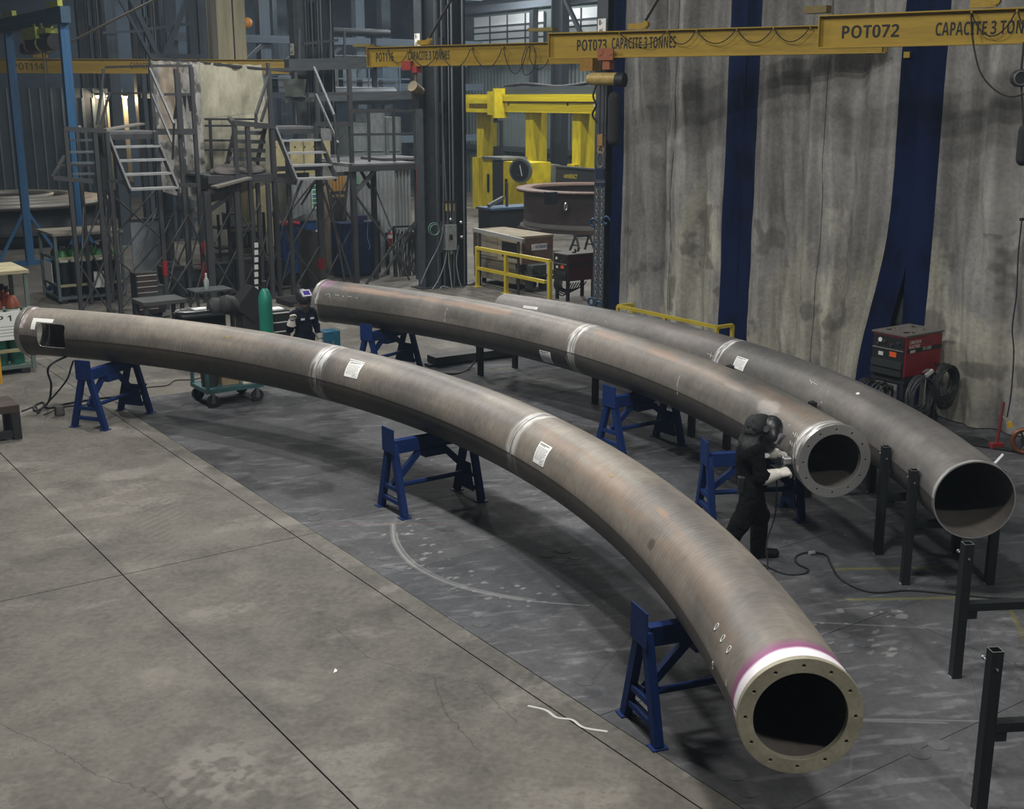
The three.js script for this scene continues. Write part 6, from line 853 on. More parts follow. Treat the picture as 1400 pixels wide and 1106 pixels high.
{
  const x0 = 15.22, x1 = 16.1, z0 = -12.08, z1 = -11.45, y0 = 0.82, y1 = 1.47, o = thing('welding_machine', 'red and black arc welding machine on a cable cart before the grey curtains', 'welder');
  weldingSet(o, x0, x1, z0, z1, y0, y1, G('#8e1f28', 0.45, 0.05)); lettering(o, 'LINCOLN', 0.05, 0.9, new THREE.Matrix4().makeTranslation(x0 + 0.07, y1 - 0.13, z1 + 0.006), M('#cfc9c0', 0.6)); lettering(o, 'ELECTRIC', 0.05, 0.85, new THREE.Matrix4().makeTranslation(x0 + 0.07, y1 - 0.2, z1 + 0.006), M('#cfc9c0', 0.6)); lettering(o, 'DC-600', 0.05, 0.9, new THREE.Matrix4().makeTranslation(x0 + 0.4, y0 + 0.395, z1 + 0.006), M('#b9b5ad', 0.6)); slab(o, 'plate', x0 + 0.1, x0 + 0.22, y0 + 0.38, y0 + 0.42, z1, z1 + 0.007, M('#b5b3ae', 0.5));
  // cart below
  slab(o, 'cart_frame', x0 + 0.02, x1 - 0.02, 0.72, 0.82, z0, z1, BLACK); for (const x of [x0 + 0.06, x1 - 0.06]) for (const z of [z0 + 0.05, z1 - 0.05]) slab(o, 'cart_leg', x - 0.03, x + 0.03, 0.1, 0.72, z - 0.03, z + 0.03, BLACK); slab(o, 'cart_shelf', x0, x1, 0.16, 0.2, z0, z1, STEEL_BLACK); for (const x of [x0 + 0.08, x1 - 0.08]) for (const z of [z0, z1]) part(o, 'wheel', cyl(0.09, 0.06, 0, 0, 0, 16).rotateX(Math.PI / 2).translate(x, 0.09, z), RUBBER); slab(o, 'side_plate', x0 - 0.02, x0, 0.25, 0.7, z0 + 0.1, z1 - 0.1, G('#777874', 0.6));
  // bits on the lid
  for (let k = 0; k < 12; k++) { const t = thing('scrap_rod', 'small metal scrap lying on top of the red welding machine', 'scrap', 'scraps on the welding machine'); const x = rr(x0 + 0.08, x1 - 0.1), z = rr(z0 + 0.06, z1 - 0.06), a = rr(0, 3), l = rr(0.04, 0.12); part(t, 'bar', barG(V(x, y1 + 0.018, z), V(x + l * Math.cos(a), y1 + 0.018, z + l * Math.sin(a)), 0.018, 0.014), [SILVER, STEEL_BLACK, G('#8a7a5a', 0.6)][k % 3]); }
  // coils of cable hung on the machine side
  const coil = (n, cx, cz, y, R, w, c, l) => { const q = thing('cable_coil', l, 'cable'); for (let k = 0; k < n; k++) { const rr1 = R * rr(0.82, 1.05), z = cz + rr(-w, w), ph = rr(0, 6), sq = rr(1.15, 1.55), pts = []; for (let i = 0; i <= 22; i++) { const a = i / 22 * Math.PI * 2; pts.push(V(cx + rr1 * Math.sin(a) * 0.85 + rr(-0.012, 0.012), y - R * sq * 0.75 + rr1 * sq * 0.75 * Math.cos(a), z + 0.02 * Math.sin(a * 2 + ph))); } part(q, 'loop', tubeG(pts, rr(0.012, 0.018), 44, 5), G(c, 0.6)); } bar(q, 'hanger', V(cx, y - 0.02, z1 - 0.01), V(cx, y - 0.02, cz + w), 0.03, 0.03, STEEL_BLACK); return q; };
  coil(22, x0 + 0.26, z1 + 0.12, 0.84, 0.31, 0.08, '#3c3e41', 'thick coil of grey black welding cable on the machine side'); coil(20, x0 + 0.74, z1 + 0.2, 0.98, 0.31, 0.08, '#2c2c2d', 'coil of black rubber cable on the machine end'); coil(12, x0 - 0.22, z0 + 0.3, 0.74, 0.26, 0.22, '#242424', 'tangle of cable spilling off the machine front');
  const gun = thing('welding_gun', 'pale welding gun with a hanging hose resting on the cable coil', 'welding gun'); part(gun, 'handle', barG(V(x0 + 0.28, 0.86, z1 + 0.19), V(x0 + 0.42, 0.93, z1 + 0.2), 0.045, 0.05), M('#b9b9b6', 0.5)); part(gun, 'nozzle', rodG(V(x0 + 0.28, 0.95, z1 + 0.19), V(x0 + 0.2, 0.93, z1 + 0.19), 0.012, 8), SILVER); part(gun, 'trigger', barG(V(x0 + 0.34, 0.95, z1 + 0.19), V(x0 + 0.28, 0.95, z1 + 0.19), 0.02, 0.03), SILVER); part(gun, 'hose', tubeG([V(x0 + 0.42, 0.92, z1 + 0.2), V(x0 + 0.52, 0.84, z1 + 0.21), V(x0 + 0.5, 0.5, z1 + 0.23), V(x0 + 0.52, 0.1, z1 + 0.25), V(x0 + 0.6, 0.02, z1 + 0.3)], 0.014, 30, 6), RUBBER); part(gun, 'lead', tubeG([V(x0 + 0.27, 0.86, z1 + 0.2), V(x0 + 0.24, 0.6, z1 + 0.22), V(x0 + 0.245, 0.42, z1 + 0.22)], 0.012, 16, 6), SILVER);
  const fc = thing('floor_cable', 'dark cables trailing on the floor behind the open pipe end', 'cable'); for (let k = 0; k < 5; k++) part(fc, 'cable', tubeG([V(15.9 - k * 0.06, 0.02, -11.2), V(15.6, 0.02, -10.8 + k * 0.05), V(15.8 - k * 0.1, 0.02, -10.4), V(15.6, 0.02, -10.05 + k * 0.08), V(15.7, 0.02, -9.3)], 0.016, 40, 5), RUBBER);
}
{ // grey switch box seen in the curtain gap
  const q = px(1237, 425, 16.75), o = thing('switch_box', 'grey green switch box on a post in the curtain gap', 'switch box'); slab(o, 'case', 16.72, 16.95, q.y - 0.24, q.y + 0.24, q.z - 0.2, q.z + 0.16, G('#6f7d78', 0.6)); slab(o, 'cover', 16.7, 16.72, q.y - 0.2, q.y + 0.2, q.z - 0.16, q.z + 0.12, G('#788681', 0.6)); rod(o, 'conduit', V(16.85, q.y + 0.24, q.z), V(16.85, q.y + 1.6, q.z), 0.03, G('#8a8f8c', 0.5)); rod(o, 'stand', V(16.85, 0, q.z), V(16.85, q.y - 0.24, q.z), 0.04, SD);
}
{
  const a = gy(755, 345, 1.2), x0 = a.x, z0 = a.z, b = thing('welding_machine', 'dark maroon welding machine on legs behind the hanging chain', 'welder'); weldingSet(b, 18.35, 19.3, -24.6, -24.0, 0.5, 1.17, G('#4a1a1f', 0.5, 0.05)); for (const x of [18.42, 19.22]) for (const z of [-24.52, -24.08]) slab(b, 'leg', x - 0.035, x + 0.035, 0, 0.5, z - 0.035, z + 0.035, BLACK); for (let k = 0; k < 7; k++) part(b, 'cable', tubeG([V(18.33, 0.75, -24.4 + k * 0.05), V(18.2 + k * 0.01, 0.35, -24.35 + k * 0.04), V(18.35 + k * 0.1, 0.12 + 0.03 * k, -24.2), V(18.5 + k * 0.08, 0.45, -24.05)], 0.016, 30, 5), RUBBER);
  for (const [x, z] of [[18.7, -24.2], [18.95, -24.4]]) { const t = thing('small_clamp', 'small clamp standing on the maroon welding machine', 'clamp', 'clamps on the maroon machine'); part(t, 'clamp', [box(0.1, 0.03, 0.04, x, 1.195, z), box(0.03, 0.1, 0.03, x + 0.03, 1.23, z)], STEEL_BLACK); }
  const sb = px(640, 328, 17.15), e = thing('electrical_box', 'pale grey electrical box on the hose covered column', 'electrical box'); slab(e, 'case', 16.95, 17.25, sb.y - 0.33, sb.y + 0.33, -27.62, -27.42, G('#9a9e9c', 0.5)); slab(e, 'display', 17.02, 17.12, sb.y - 0.06, sb.y + 0.08, -27.42, -27.41, BLACK); slab(e, 'back_plate', 16.9, 17.3, sb.y - 0.4, sb.y + 0.4, -27.68, -27.62, SD); rod(e, 'conduit', V(17.05, sb.y + 0.33, -27.55), V(16.95, sb.y + 2.6, -27.55), 0.02, STEEL_MID); part(e, 'gland', cyl(0.04, 0.12, 17.15, sb.y - 0.39, -27.55, 10), SILVER);
  const hs = thing('air_hose', 'thin hoses and valves hanging on the hose covered column', 'hoses'); for (const [pts, c] of [[[[607, 300], [602, 330], [585, 365], [575, 388]], '#6a6f7c'], [[[612, 330], [608, 360], [598, 385], [590, 397]], '#7b8186'], [[[613, 332], [614, 360], [617, 385], [619, 398]], '#8c9692'], [[[627, 335], [624, 355], [627, 380], [632, 396]], '#8a9094'], [[[600, 398], [604, 392], [612, 393], [618, 398]], '#8a9094']]) part(hs, 'hose', tubeG(pts.map(([u, v]) => pz(u, v, -27.5)), 0.016, 24, 5), M(c, 0.6)); for (const [u, v] of [[630, 304], [631, 324], [619, 325], [616, 300]]) { const q = pz(u, v, -27.5); part(hs, 'valve', new THREE.SphereGeometry(0.045, 10, 8).translate(q.x, q.y, q.z), SILVER); } for (const [u, v] of [[610, 283], [615, 283], [620, 283]]) { const q = pz(u, v, -27.5); part(hs, 'gauge_tube', box(0.035, 0.2, 0.03, q.x, q.y, q.z), M('#b8ac74', 0.5)); } linePx(hs, 'manifold', 606, 276, -27.5, 625, 276, -27.5, 0.05, STEEL_BLACK); for (const u of [606, 612, 619, 622]) linePx(hs, 'riser', u, 276, -27.5, u + 0.6, 340, -27.5, 0.035, STEEL_MID);
  part(hs, 'hose_coil', [new THREE.TorusGeometry(0.16, 0.012, 6, 24).translate(pz(593, 313, -27.45).x, pz(593, 313, -27.45).y, -27.45), new THREE.TorusGeometry(0.14, 0.012, 6, 24).translate(pz(594, 314, -27.45).x, pz(594, 314, -27.45).y, -27.43)], M('#5b7a6c', 0.6));
}
{ // small yellow barrier along the curtain foot
  const X = 15.75, o = thing('guard_rail', 'low yellow guard rail at the curtain foot', 'rail'), a = px(845, 419, X), b = px(980, 447, X), y = (a.y + b.y) / 2; bar(o, 'top_bar', V(X, y, a.z), V(X, y, b.z), 0.06, 0.06, YELLOW_RAIL); for (const z of [a.z, (a.z + b.z) / 2, b.z]) bar(o, 'post', V(X, 0, z), V(X, y, z), 0.06, 0.06, YELLOW_RAIL); for (const z of [a.z, b.z]) { bar(o, 'return_bar', V(X, y, z), V(X + 0.4, y, z), 0.06, 0.06, YELLOW_RAIL); bar(o, 'post', V(X + 0.4, 0, z), V(X + 0.4, y, z), 0.06, 0.06, YELLOW_RAIL); }
}
// ---------------------------------------------------------------- right edge: hammer, hook wheel, hanging cables
{
  const f = gy(1362, 613), o = thing('sledge_hammer', 'red sledgehammer standing on its head against the curtain', 'hammer', null, V(f.x, 0, f.z)); part(o, 'head', rbox(0.2, 0.09, 0.09, 0.012, 0, 0.045, 0).rotateY(-0.5), G('#9c2b2f', 0.5)); part(o, 'handle', rodG(V(0, 0.08, 0), V(0.1, 0.68, -0.02), 0.022, 10), G('#7a2226', 0.6));
  const w = gy(1397, 622), q = thing('hand_wheel', 'coppery ring clamp with dark centre lying by the curtain foot', 'clamp', null, V(w.x + 0.05, 0, w.z)); part(q, 'rim', new THREE.TorusGeometry(0.17, 0.035, 10, 28).rotateY(-0.9).translate(0, 0.2, 0), G('#8f5a3e', 0.4, 0.5)); part(q, 'hub', cyl(0.06, 0.1, 0, 0, 0, 16).rotateX(Math.PI / 2).rotateY(-0.9).translate(0, 0.2, 0), BLACK); for (const a of [0, 2.1, 4.2]) part(q, 'spoke', rodG(V(0, 0.2, 0), V(0.15 * Math.cos(a) * 0.62, 0.2 + 0.15 * Math.sin(a), 0.15 * Math.cos(a) * 0.78), 0.014, 6), STEEL_BLACK);
  const tg = px(1381, 579, 15.95), cb = thing('hanging_cable', 'dark cable with a yellow tag hanging down the curtain', 'cable'); const P = (u, v) => px(u, v, 15.98); part(cb, 'cable', tubeG([P(1397, 300), P(1392, 350), P(1390, 400), P(1384, 450), P(1386, 480), P(1382, 540), P(1377, 570)], 0.011, 60, 5), M('#1a2333', 0.6)); part(cb, 'tag', rbox(0.07, 0.1, 0.012, 0.005).rotateZ(0.5).rotateY(-0.7).translate(tg.x, tg.y - 0.02, tg.z), M('#cfa52b', 0.5), 'yellow tag'); part(cb, 'tag_wire', tubeG([P(1367, 565), P(1372, 570), P(1377, 575)], 0.006, 10, 4), SILVER);
  part(cb, 'anchor', box(0.3, 0.04, 0.04, 16.1, P(1397, 300).y, P(1397, 300).z), STEEL_BLACK);
  const pc = V(14.75, 0, -9.35), pn = thing('pendant_hoist', 'black hoist block with pendant control hanging under the POT072 beam', 'hoist'), h0 = px(1392, 107, 14.6); part(pn, 'block', [cyl(0.11, 0.16, 0, 0, 0, 24).rotateX(Math.PI / 2).rotateY(-0.7).translate(h0.x + 0.05, h0.y, h0.z)], M('#222325', 0.5)); part(pn, 'ring', new THREE.TorusGeometry(0.085, 0.014, 8, 24).rotateY(-0.7).translate(h0.x - 0.02, h0.y, h0.z + 0.06), M('#55585a', 0.5)); const h1 = px(1398, 198, 14.6); part(pn, 'chain_bag', new THREE.CapsuleGeometry(0.09, 0.36, 4, 14).translate(h1.x + 0.04, h1.y, h1.z), M('#1c1c1e', 0.8)); rod(pn, 'rope', V(h0.x + 0.05, h0.y, h0.z), V(h0.x + 0.05, BY + 0.02, h0.z), 0.015, STEEL_BLACK); rod(pn, 'rope', V(h1.x + 0.04, h1.y, h1.z), V(h0.x + 0.06, h0.y, h0.z), 0.012, STEEL_BLACK);
}
// ---------------------------------------------------------------- cables on the floor
function floorCable(label, pts, r, m = RUBBER, y = null) { const o = thing('floor_cable', label, 'cable'); part(o, 'cable', tubeG(pts.map(p => { const q = Array.isArray(p) ? gy(p[0], p[1], p[2] ?? r) : p; return q; }), r, 90, 6), m); return o; }
const fc1 = floorCable('thin black power cord winding over the plates from the welder to the stands', [[1030, 765], [1075, 785], [1100, 784], [1105, 778], [1092, 772], [1087, 763], [1095, 757], [1110, 755], [1128, 758], [1135, 770], [1150, 792], [1180, 807], [1200, 810], [1240, 807], [1290, 811], [1350, 817], [1400, 820], [1440, 822]], 0.011); { const q = gy(1106, 756, 0.02); part(fc1, 'plug', rodG(q, q.clone().add(V(0.07, 0, 0.02)), 0.022, 10), M('#b5b5b2', 0.5)); }
floorCable('black power cord curling out of the pipe window to the floor', [V(5.33, 1.0, -18.95 - 0.95), [68, 500, 0.85], [70, 528, 0.4], [66, 550, 0.1], [50, 562], [47, 555], [58, 550], [66, 558], [90, 552], [126, 546], [170, 540], [188, 530], [200, 525]], 0.018);
floorCable('second black cord looping up to the underside of the longest pipe', [[30, 562], [48, 556], [52, 565], [60, 556], [75, 540, 0.2], [92, 518, 0.55], [97, 503, 0.8], [100, 494, 0.95]], 0.014);
floorCable('thin cord running from the blue trestle to the tool cart', [[60, 567], [90, 556], [130, 552], [200, 530], [228, 527], [240, 520], [262, 519], [280, 515]], 0.01); floorCable('black hose arching under the rust streaked pipe', [[590, 509], [620, 511], [640, 505], [650, 492, 0.15], [652, 478, 0.4], [650, 470, 0.55]], 0.016);
{ const q = gy(82, 568), o = thing('junction_box', 'small grey junction box on the floor beside the curled cords', 'box', null, V(q.x, 0, q.z)); part(o, 'case', rbox(0.14, 0.16, 0.1, 0.01, 0, 0.08, 0), G('#4b4a48', 0.6)); part(o, 'cover', box(0.11, 0.12, 0.01, 0, 0.09, 0.055), G('#5f5d5a', 0.6)); }
// ---------------------------------------------------------------- bench at the left edge
{
  const q = gy(31, 600), o = thing('steel_bench', 'low rusty black steel bench with a ring on top', 'bench'), x1 = q.x, z1 = q.z; slab(o, 'top', x1 - 1.3, x1, 0.42, 0.53, z1 - 0.7, z1, G('#4a4038', 0.6, 0.2)); for (const x of [x1 - 0.06, x1 - 1.22]) for (const z of [z1 - 0.06, z1 - 0.62]) slab(o, 'leg', x - 0.06, x + 0.06, 0, 0.42, z - 0.06, z + 0.06, STEEL_BLACK); slab(o, 'lower_rail', x1 - 1.22, x1 - 0.06, 0.04, 0.14, z1 - 0.1, z1 - 0.02, STEEL_BLACK);
  const r = thing('steel_ring', 'small steel ring lying on the rusty bench', 'ring', null, V(x1 - 0.42, 0.53, z1 - 0.32)); part(r, 'ring', new THREE.TorusGeometry(0.15, 0.022, 8, 28).rotateX(Math.PI / 2).translate(0, 0.022, 0), G('#6f6a64', 0.5, 0.4)); part(r, 'lip', new THREE.TorusGeometry(0.13, 0.01, 6, 28).rotateX(Math.PI / 2).translate(0, 0.044, 0), STEEL_MID);
}
// ---------------------------------------------------------------- tool cart beyond the longest pipe
{
  const a = gy(277, 549), b = gy(333, 552), cz = -19.15, x0 = 6.95, x1 = 7.95, z0 = -19.55, z1 = -18.8, o = thing('tool_cart', 'teal steel tool cart on four casters beyond the longest pipe', 'cart'), tm = G('#3f6467', 0.5, 0.1); slab(o, 'lower_deck', x0, x1, 0.24, 0.31, z0, z1, tm); slab(o, 'upper_deck', x0, x1, 0.98, 1.02, z0, z1, tm); for (const x of [x0 + 0.03, x1 - 0.03]) for (const z of [z0 + 0.03, z1 - 0.03]) { slab(o, 'post', x - 0.025, x + 0.025, 0.31, 0.98, z - 0.025, z + 0.025, tm); const w = part(o, 'caster', cyl(0.105, 0.05, 0, 0, 0, 20).rotateX(Math.PI / 2).translate(x + (x < 7.4 ? 0.08 : -0.08), 0.105, z), RUBBER); part(w, 'caster_fork', [box(0.05, 0.14, 0.07, x + (x < 7.4 ? 0.08 : -0.08), 0.18, z)], STEEL_MID); part(w, 'hub', cyl(0.04, 0.055, 0, 0, 0, 12).rotateX(Math.PI / 2).translate(x + (x < 7.4 ? 0.08 : -0.08), 0.105, z), STEEL_MID); }
  const c1 = thing('carton', 'brown carton on the lower deck of the tool cart', 'carton'); part(c1, 'box', box(0.3, 0.2, 0.3, 7.45, 0.41, -19.15).rotateY(0), G('#a08c6c', 0.8)); part(c1, 'flap', barG(V(7.3, 0.52, -19.0), V(7.6, 0.5, -18.96), 0.02, 0.12), G('#b39d7a', 0.8)); const c2 = thing('carton', 'white carton with a black arrow mark on the tool cart', 'carton'); part(c2, 'box', box(0.24, 0.22, 0.3, 7.75, 0.42, -19.05), M('#cfc8b4', 0.8)); part(c2, 'arrow_print', box(0.08, 0.05, 0.004, 7.75, 0.44, -18.898), BLACK); const pl = thing('pail', 'dark pail on the lower deck of the tool cart', 'pail'); part(pl, 'body', cyl(0.13, 0.3, 7.12, 0.46, -19.1, 18, 0.15), M('#2a2d2f', 0.6)); part(pl, 'rim', new THREE.TorusGeometry(0.15, 0.012, 6, 20).rotateX(Math.PI / 2).translate(7.12, 0.61, -19.1), STEEL_MID);
  const lt = thing('side_table', 'dark side table heaped with black leathers beside the green cylinder', 'table'); slab(lt, 'top', 7.7, 8.75, 0.98, 1.02, -22.4, -21.8, STEEL_BLACK); for (const x of [7.76, 8.69]) for (const z of [-22.34, -21.86]) slab(lt, 'leg', x - 0.03, x + 0.03, 0, 0.98, z - 0.03, z + 0.03, BLACK); slab(lt, 'shelf', 7.74, 8.7, 0.4, 0.44, -22.36, -21.84, BLACK); slab(lt, 'back_panel', 7.74, 8.7, 0.44, 0.98, -22.36, -22.34, BLACK);
  const dk = thing('tool_tray', 'pale rimmed oval tray with papers on the dark side table', 'tray'); part(dk, 'tray', cyl(0.32, 0.05, 0, 0, 0, 26).scale(1.2, 1, 0.7).translate(8.05, 1.045, -22.1), M('#2a2b2c', 0.5)); part(dk, 'rim', new THREE.TorusGeometry(0.32, 0.012, 6, 30).rotateX(Math.PI / 2).scale(1.2, 1, 0.7).translate(8.05, 1.075, -22.1), SILVER); part(dk, 'papers', [box(0.3, 0.02, 0.2, 8.15, 1.085, -22.1)], M('#bfc4c2', 0.7));
  for (const [x, z, s, l] of [[8.42, -21.98, 1, 'black leather apron draped on the dark side table'], [8.62, -21.95, 1.2, 'black welding jacket heaped at the corner of the dark side table']]) { const t = thing('leather_heap', l, 'leather'); const g = new THREE.SphereGeometry(0.17 * s, 28, 18), p = g.attributes.position; for (let i = 0; i < p.count; i++) { const n = 0.8 + 0.45 * fbm(p.getX(i) * 9 + x * 7, p.getZ(i) * 9 + p.getY(i) * 7, 3, 2); p.setXYZ(i, p.getX(i) * n, Math.max(p.getY(i) * 1.25 * n, -0.05) + 0.05, p.getZ(i) * n); } g.computeVertexNormals(); part(t, 'leather', g.translate(x, 1.02, z), M('#151516', 0.7)); }
  const tb = thing('tool_chest', 'dark drawer chest with pale drawer edges behind the green cylinder', 'chest'); slab(tb, 'body', 9.28, 9.7, 0.02, 1.0, -21.9, -21.5, BLACK); for (let k = 0; k < 4; k++) slab(tb, 'drawer', 9.3, 9.68, 0.26 + k * 0.18, 0.41 + k * 0.18, -21.5, -21.48, M('#232426', 0.5)); for (let k = 0; k < 4; k++) slab(tb, 'drawer_edge', 9.3, 9.68, 0.41 + k * 0.18, 0.43 + k * 0.18, -21.5, -21.47, M('#c9c9c6', 0.5)); for (const x of [9.33, 9.65]) slab(tb, 'foot', x - 0.04, x + 0.04, 0, 0.02, -21.85, -21.55, BLACK);
  const pp = thing('papers', 'white papers lying on the dark drawer chest', 'papers'); part(pp, 'sheet', [box(0.34, 0.025, 0.26, 9.45, 1.014, -21.7)], WHITE_PAPER);
  const ft = thing('fold_table', 'grey folding table with a spray bottle behind the tool cart', 'table'); const p0 = pz(268, 405, -24.5), p1 = pz(320, 405, -24.5); slab(ft, 'top', p0.x, p1.x, 0.98, 1.02, -25.1, -24.5, G('#4c5153', 0.5, 0.2)); slab(ft, 'shelf', p0.x + 0.05, p1.x - 0.05, 0.55, 0.58, -25, -24.6, SD); for (const x of [p0.x + 0.06, p1.x - 0.06]) for (const z of [-25.04, -24.56]) slab(ft, 'leg', x - 0.025, x + 0.025, 0, 0.98, z - 0.025, z + 0.025, SD); const sp = thing('spray_bottle', 'translucent spray bottle on the grey folding table', 'bottle', null, V(pz(283, 400, -24.7).x, 1.02, -24.7)); part(sp, 'bottle', new THREE.LatheGeometry([[0, 0], [0.055, 0], [0.055, 0.2], [0.02, 0.27], [0.02, 0.3], [0, 0.3]].map(p => new THREE.Vector2(...p)), 16), M('#9aa8a6', 0.4)); part(sp, 'cap', cyl(0.022, 0.06, 0, 0.32, 0, 10), M('#c2c6c6', 0.5));
  const bk = thing('black_case', 'black angular case beside the grey folding table', 'case'); part(bk, 'case', barG(V(p1.x + 0.05, 0.5, -24.3), V(p1.x + 0.45, 0.95, -24.3), 0.5, 0.5), BLACK); slab(bk, 'stand', p1.x, p1.x + 0.5, 0, 0.5, -24.5, -24.1, STEEL_BLACK);
  const lp = thing('steel_channel', 'black steel channel lying on blocks under the rust streaked pipe', 'channel'); const l0 = gy(590, 492, 0.12), l1 = gy(700, 478, 0.12); bar(lp, 'channel', l0, l1, 0.35, 0.14, STEEL_BLACK); for (const q of [l0, l1]) slab(lp, 'block', q.x - 0.1, q.x + 0.1, 0, 0.05, q.z - 0.1, q.z + 0.1, STEEL_BLACK);
  const tq = gy(452, 470, 0.6), tl = thing('teal_box', 'teal steel box under the bare flange of the rust streaked pipe', 'box'); slab(tl, 'body', tq.x - 0.1, tq.x + 0.2, 0.35, 0.82, tq.z - 0.3, tq.z, G('#2c6a86', 0.5)); slab(tl, 'base', tq.x - 0.15, tq.x + 0.3, 0, 0.35, tq.z - 0.35, tq.z + 0.02, BLACK); part(tl, 'latch', box(0.03, 0.08, 0.02, tq.x + 0.05, 0.6, tq.z + 0.01), SILVER);
}

// ---------------------------------------------------------------- people: smooth skins round a posed skeleton
function surfaceNets(f, lo, hi, cell) {
  const n = [0, 1, 2].map(i => Math.ceil((hi[i] - lo[i]) / cell) + 1), [nx, ny, nz] = n, F = new Float32Array(nx * ny * nz); const at = (i, j, k) => i + nx * (j + ny * k);
  for (let k = 0; k < nz; k++) for (let j = 0; j < ny; j++) for (let i = 0; i < nx; i++) F[at(i, j, k)] = f(lo[0] + i * cell, lo[1] + j * cell, lo[2] + k * cell);
  const id = new Int32Array(nx * ny * nz).fill(-1), pos = [], idx = [];
  const E = [[0, 1], [2, 3], [4, 5], [6, 7], [0, 2], [1, 3], [4, 6], [5, 7], [0, 4], [1, 5], [2, 6], [3, 7]];
  for (let k = 0; k < nz - 1; k++) for (let j = 0; j < ny - 1; j++) for (let i = 0; i < nx - 1; i++) {
    const v = []; let m = 0; for (let c = 0; c < 8; c++) { const q = F[at(i + (c & 1), j + ((c >> 1) & 1), k + (c >> 2))]; v.push(q); if (q < 0) m |= 1 << c; } if (m === 0 || m === 255) continue;
    let x = 0, y = 0, z = 0, cnt = 0; for (const [a, b] of E) { if ((v[a] < 0) === (v[b] < 0)) continue; const t = v[a] / (v[a] - v[b]); x += (a & 1) + t * ((b & 1) - (a & 1)); y += ((a >> 1) & 1) + t * (((b >> 1) & 1) - ((a >> 1) & 1)); z += (a >> 2) + t * ((b >> 2) - (a >> 2)); cnt++; }
    id[at(i, j, k)] = pos.length / 3; pos.push(lo[0] + (i + x / cnt) * cell, lo[1] + (j + y / cnt) * cell, lo[2] + (k + z / cnt) * cell);
  }
  const quad = (a, b, c, d, flip) => { if (a < 0 || b < 0 || c < 0 || d < 0) return; flip ? idx.push(a, b, c, a, c, d) : idx.push(a, c, b, a, d, c); };
  for (let k = 1; k < nz - 1; k++) for (let j = 1; j < ny - 1; j++) for (let i = 1; i < nx - 1; i++) { const o = F[at(i, j, k)] < 0;
    if (o !== F[at(i + 1, j, k)] < 0) quad(id[at(i, j - 1, k - 1)], id[at(i, j, k - 1)], id[at(i, j, k)], id[at(i, j - 1, k)], o);
    if (o !== F[at(i, j + 1, k)] < 0) quad(id[at(i - 1, j, k - 1)], id[at(i - 1, j, k)], id[at(i, j, k)], id[at(i, j, k - 1)], o);
    if (o !== F[at(i, j, k + 1)] < 0) quad(id[at(i - 1, j - 1, k)], id[at(i, j - 1, k)], id[at(i, j, k)], id[at(i - 1, j, k)], o); }
  const g = new THREE.BufferGeometry(); g.setAttribute('position', new THREE.Float32BufferAttribute(pos, 3)); g.setAttribute('uv', new THREE.Float32BufferAttribute(new Float32Array(pos.length / 3 * 2).map((_, i) => pos[Math.floor(i / 2) * 3 + (i % 2)]), 2)); g.setIndex(idx); g.computeVertexNormals(); return g;
}
const smin = (a, b, k) => { const h = clamp(0.5 + 0.5 * (b - a) / k); return b + (a - b) * h - k * h * (1 - h); };
function capsule(x, y, z, a, b, ra, rb) { const bx = b[0] - a[0], by = b[1] - a[1], bz = b[2] - a[2], px_ = x - a[0], py = y - a[1], pz_ = z - a[2]; const t = clamp((px_ * bx + py * by + pz_ * bz) / (bx * bx + by * by + bz * bz + 1e-9)); return Math.hypot(px_ - t * bx, py - t * by, pz_ - t * bz) - (ra + (rb - ra) * t); }
function ellip(x, y, z, c, r) { const k = Math.hypot((x - c[0]) / r[0], (y - c[1]) / r[1], (z - c[2]) / r[2]); return (k - 1) * Math.min(...r); }
function skin(bones, k, lo, hi, cell, extra) { return surfaceNets((x, y, z) => { let d = 1e3; for (const b of bones) { d = smin(d, b.length === 2 ? ellip(x, y, z, b[0], b[1]) : capsule(x, y, z, ...b), k); } return extra ? extra(x, y, z, d) : d; }, lo, hi, cell); }
// a glove: palm, four fingers curled round a grip and a thumb; local frame: x along the forearm, y up, z across
function gloveBones(o, dir, up, curl, s = 1) {
  const D = dir.clone().normalize(), U = up.clone().addScaledVector(D, -up.dot(D)).normalize(), S = D.clone().cross(U); const P = (a, b, c) => { const q = o.clone().addScaledVector(D, a * s).addScaledVector(U, b * s).addScaledVector(S, c * s); return [q.x, q.y, q.z]; };
  const B = [[P(0, 0, 0), P(0.075, 0, 0.0), 0.034 * s, 0.03 * s], [P(0.03, 0, -0.022), P(0.082, 0, -0.028), 0.024 * s, 0.02 * s], [P(0.03, 0, 0.022), P(0.082, 0, 0.03), 0.024 * s, 0.02 * s]]; const F = [];
  [[-0.036, 0.062], [-0.012, 0.072], [0.012, 0.07], [0.036, 0.056]].forEach(([c, l], i) => { const a1 = curl, a2 = curl * 2.0, a3 = curl * 2.9; let q = [0.08 - 0.004 * Math.abs(i - 1.5), 0.006, c]; const st = (L, a) => { const r = [q[0] + L * Math.cos(a), q[1] - L * Math.sin(a), c * 1.04]; const e = [P(...q), P(...r), 0.0115 * s, 0.0105 * s]; q = r; F.push(e); }; st(l * 0.45, a1); st(l * 0.32, a2); st(l * 0.26, a3); });
  F.push([P(0.02, -0.005, -0.03), P(0.055, -0.022, -0.058), 0.016 * s, 0.013 * s], [P(0.055, -0.022, -0.058), P(0.085, -0.045, -0.05), 0.013 * s, 0.011 * s]);
  return { palm: B, fingers: F };
}
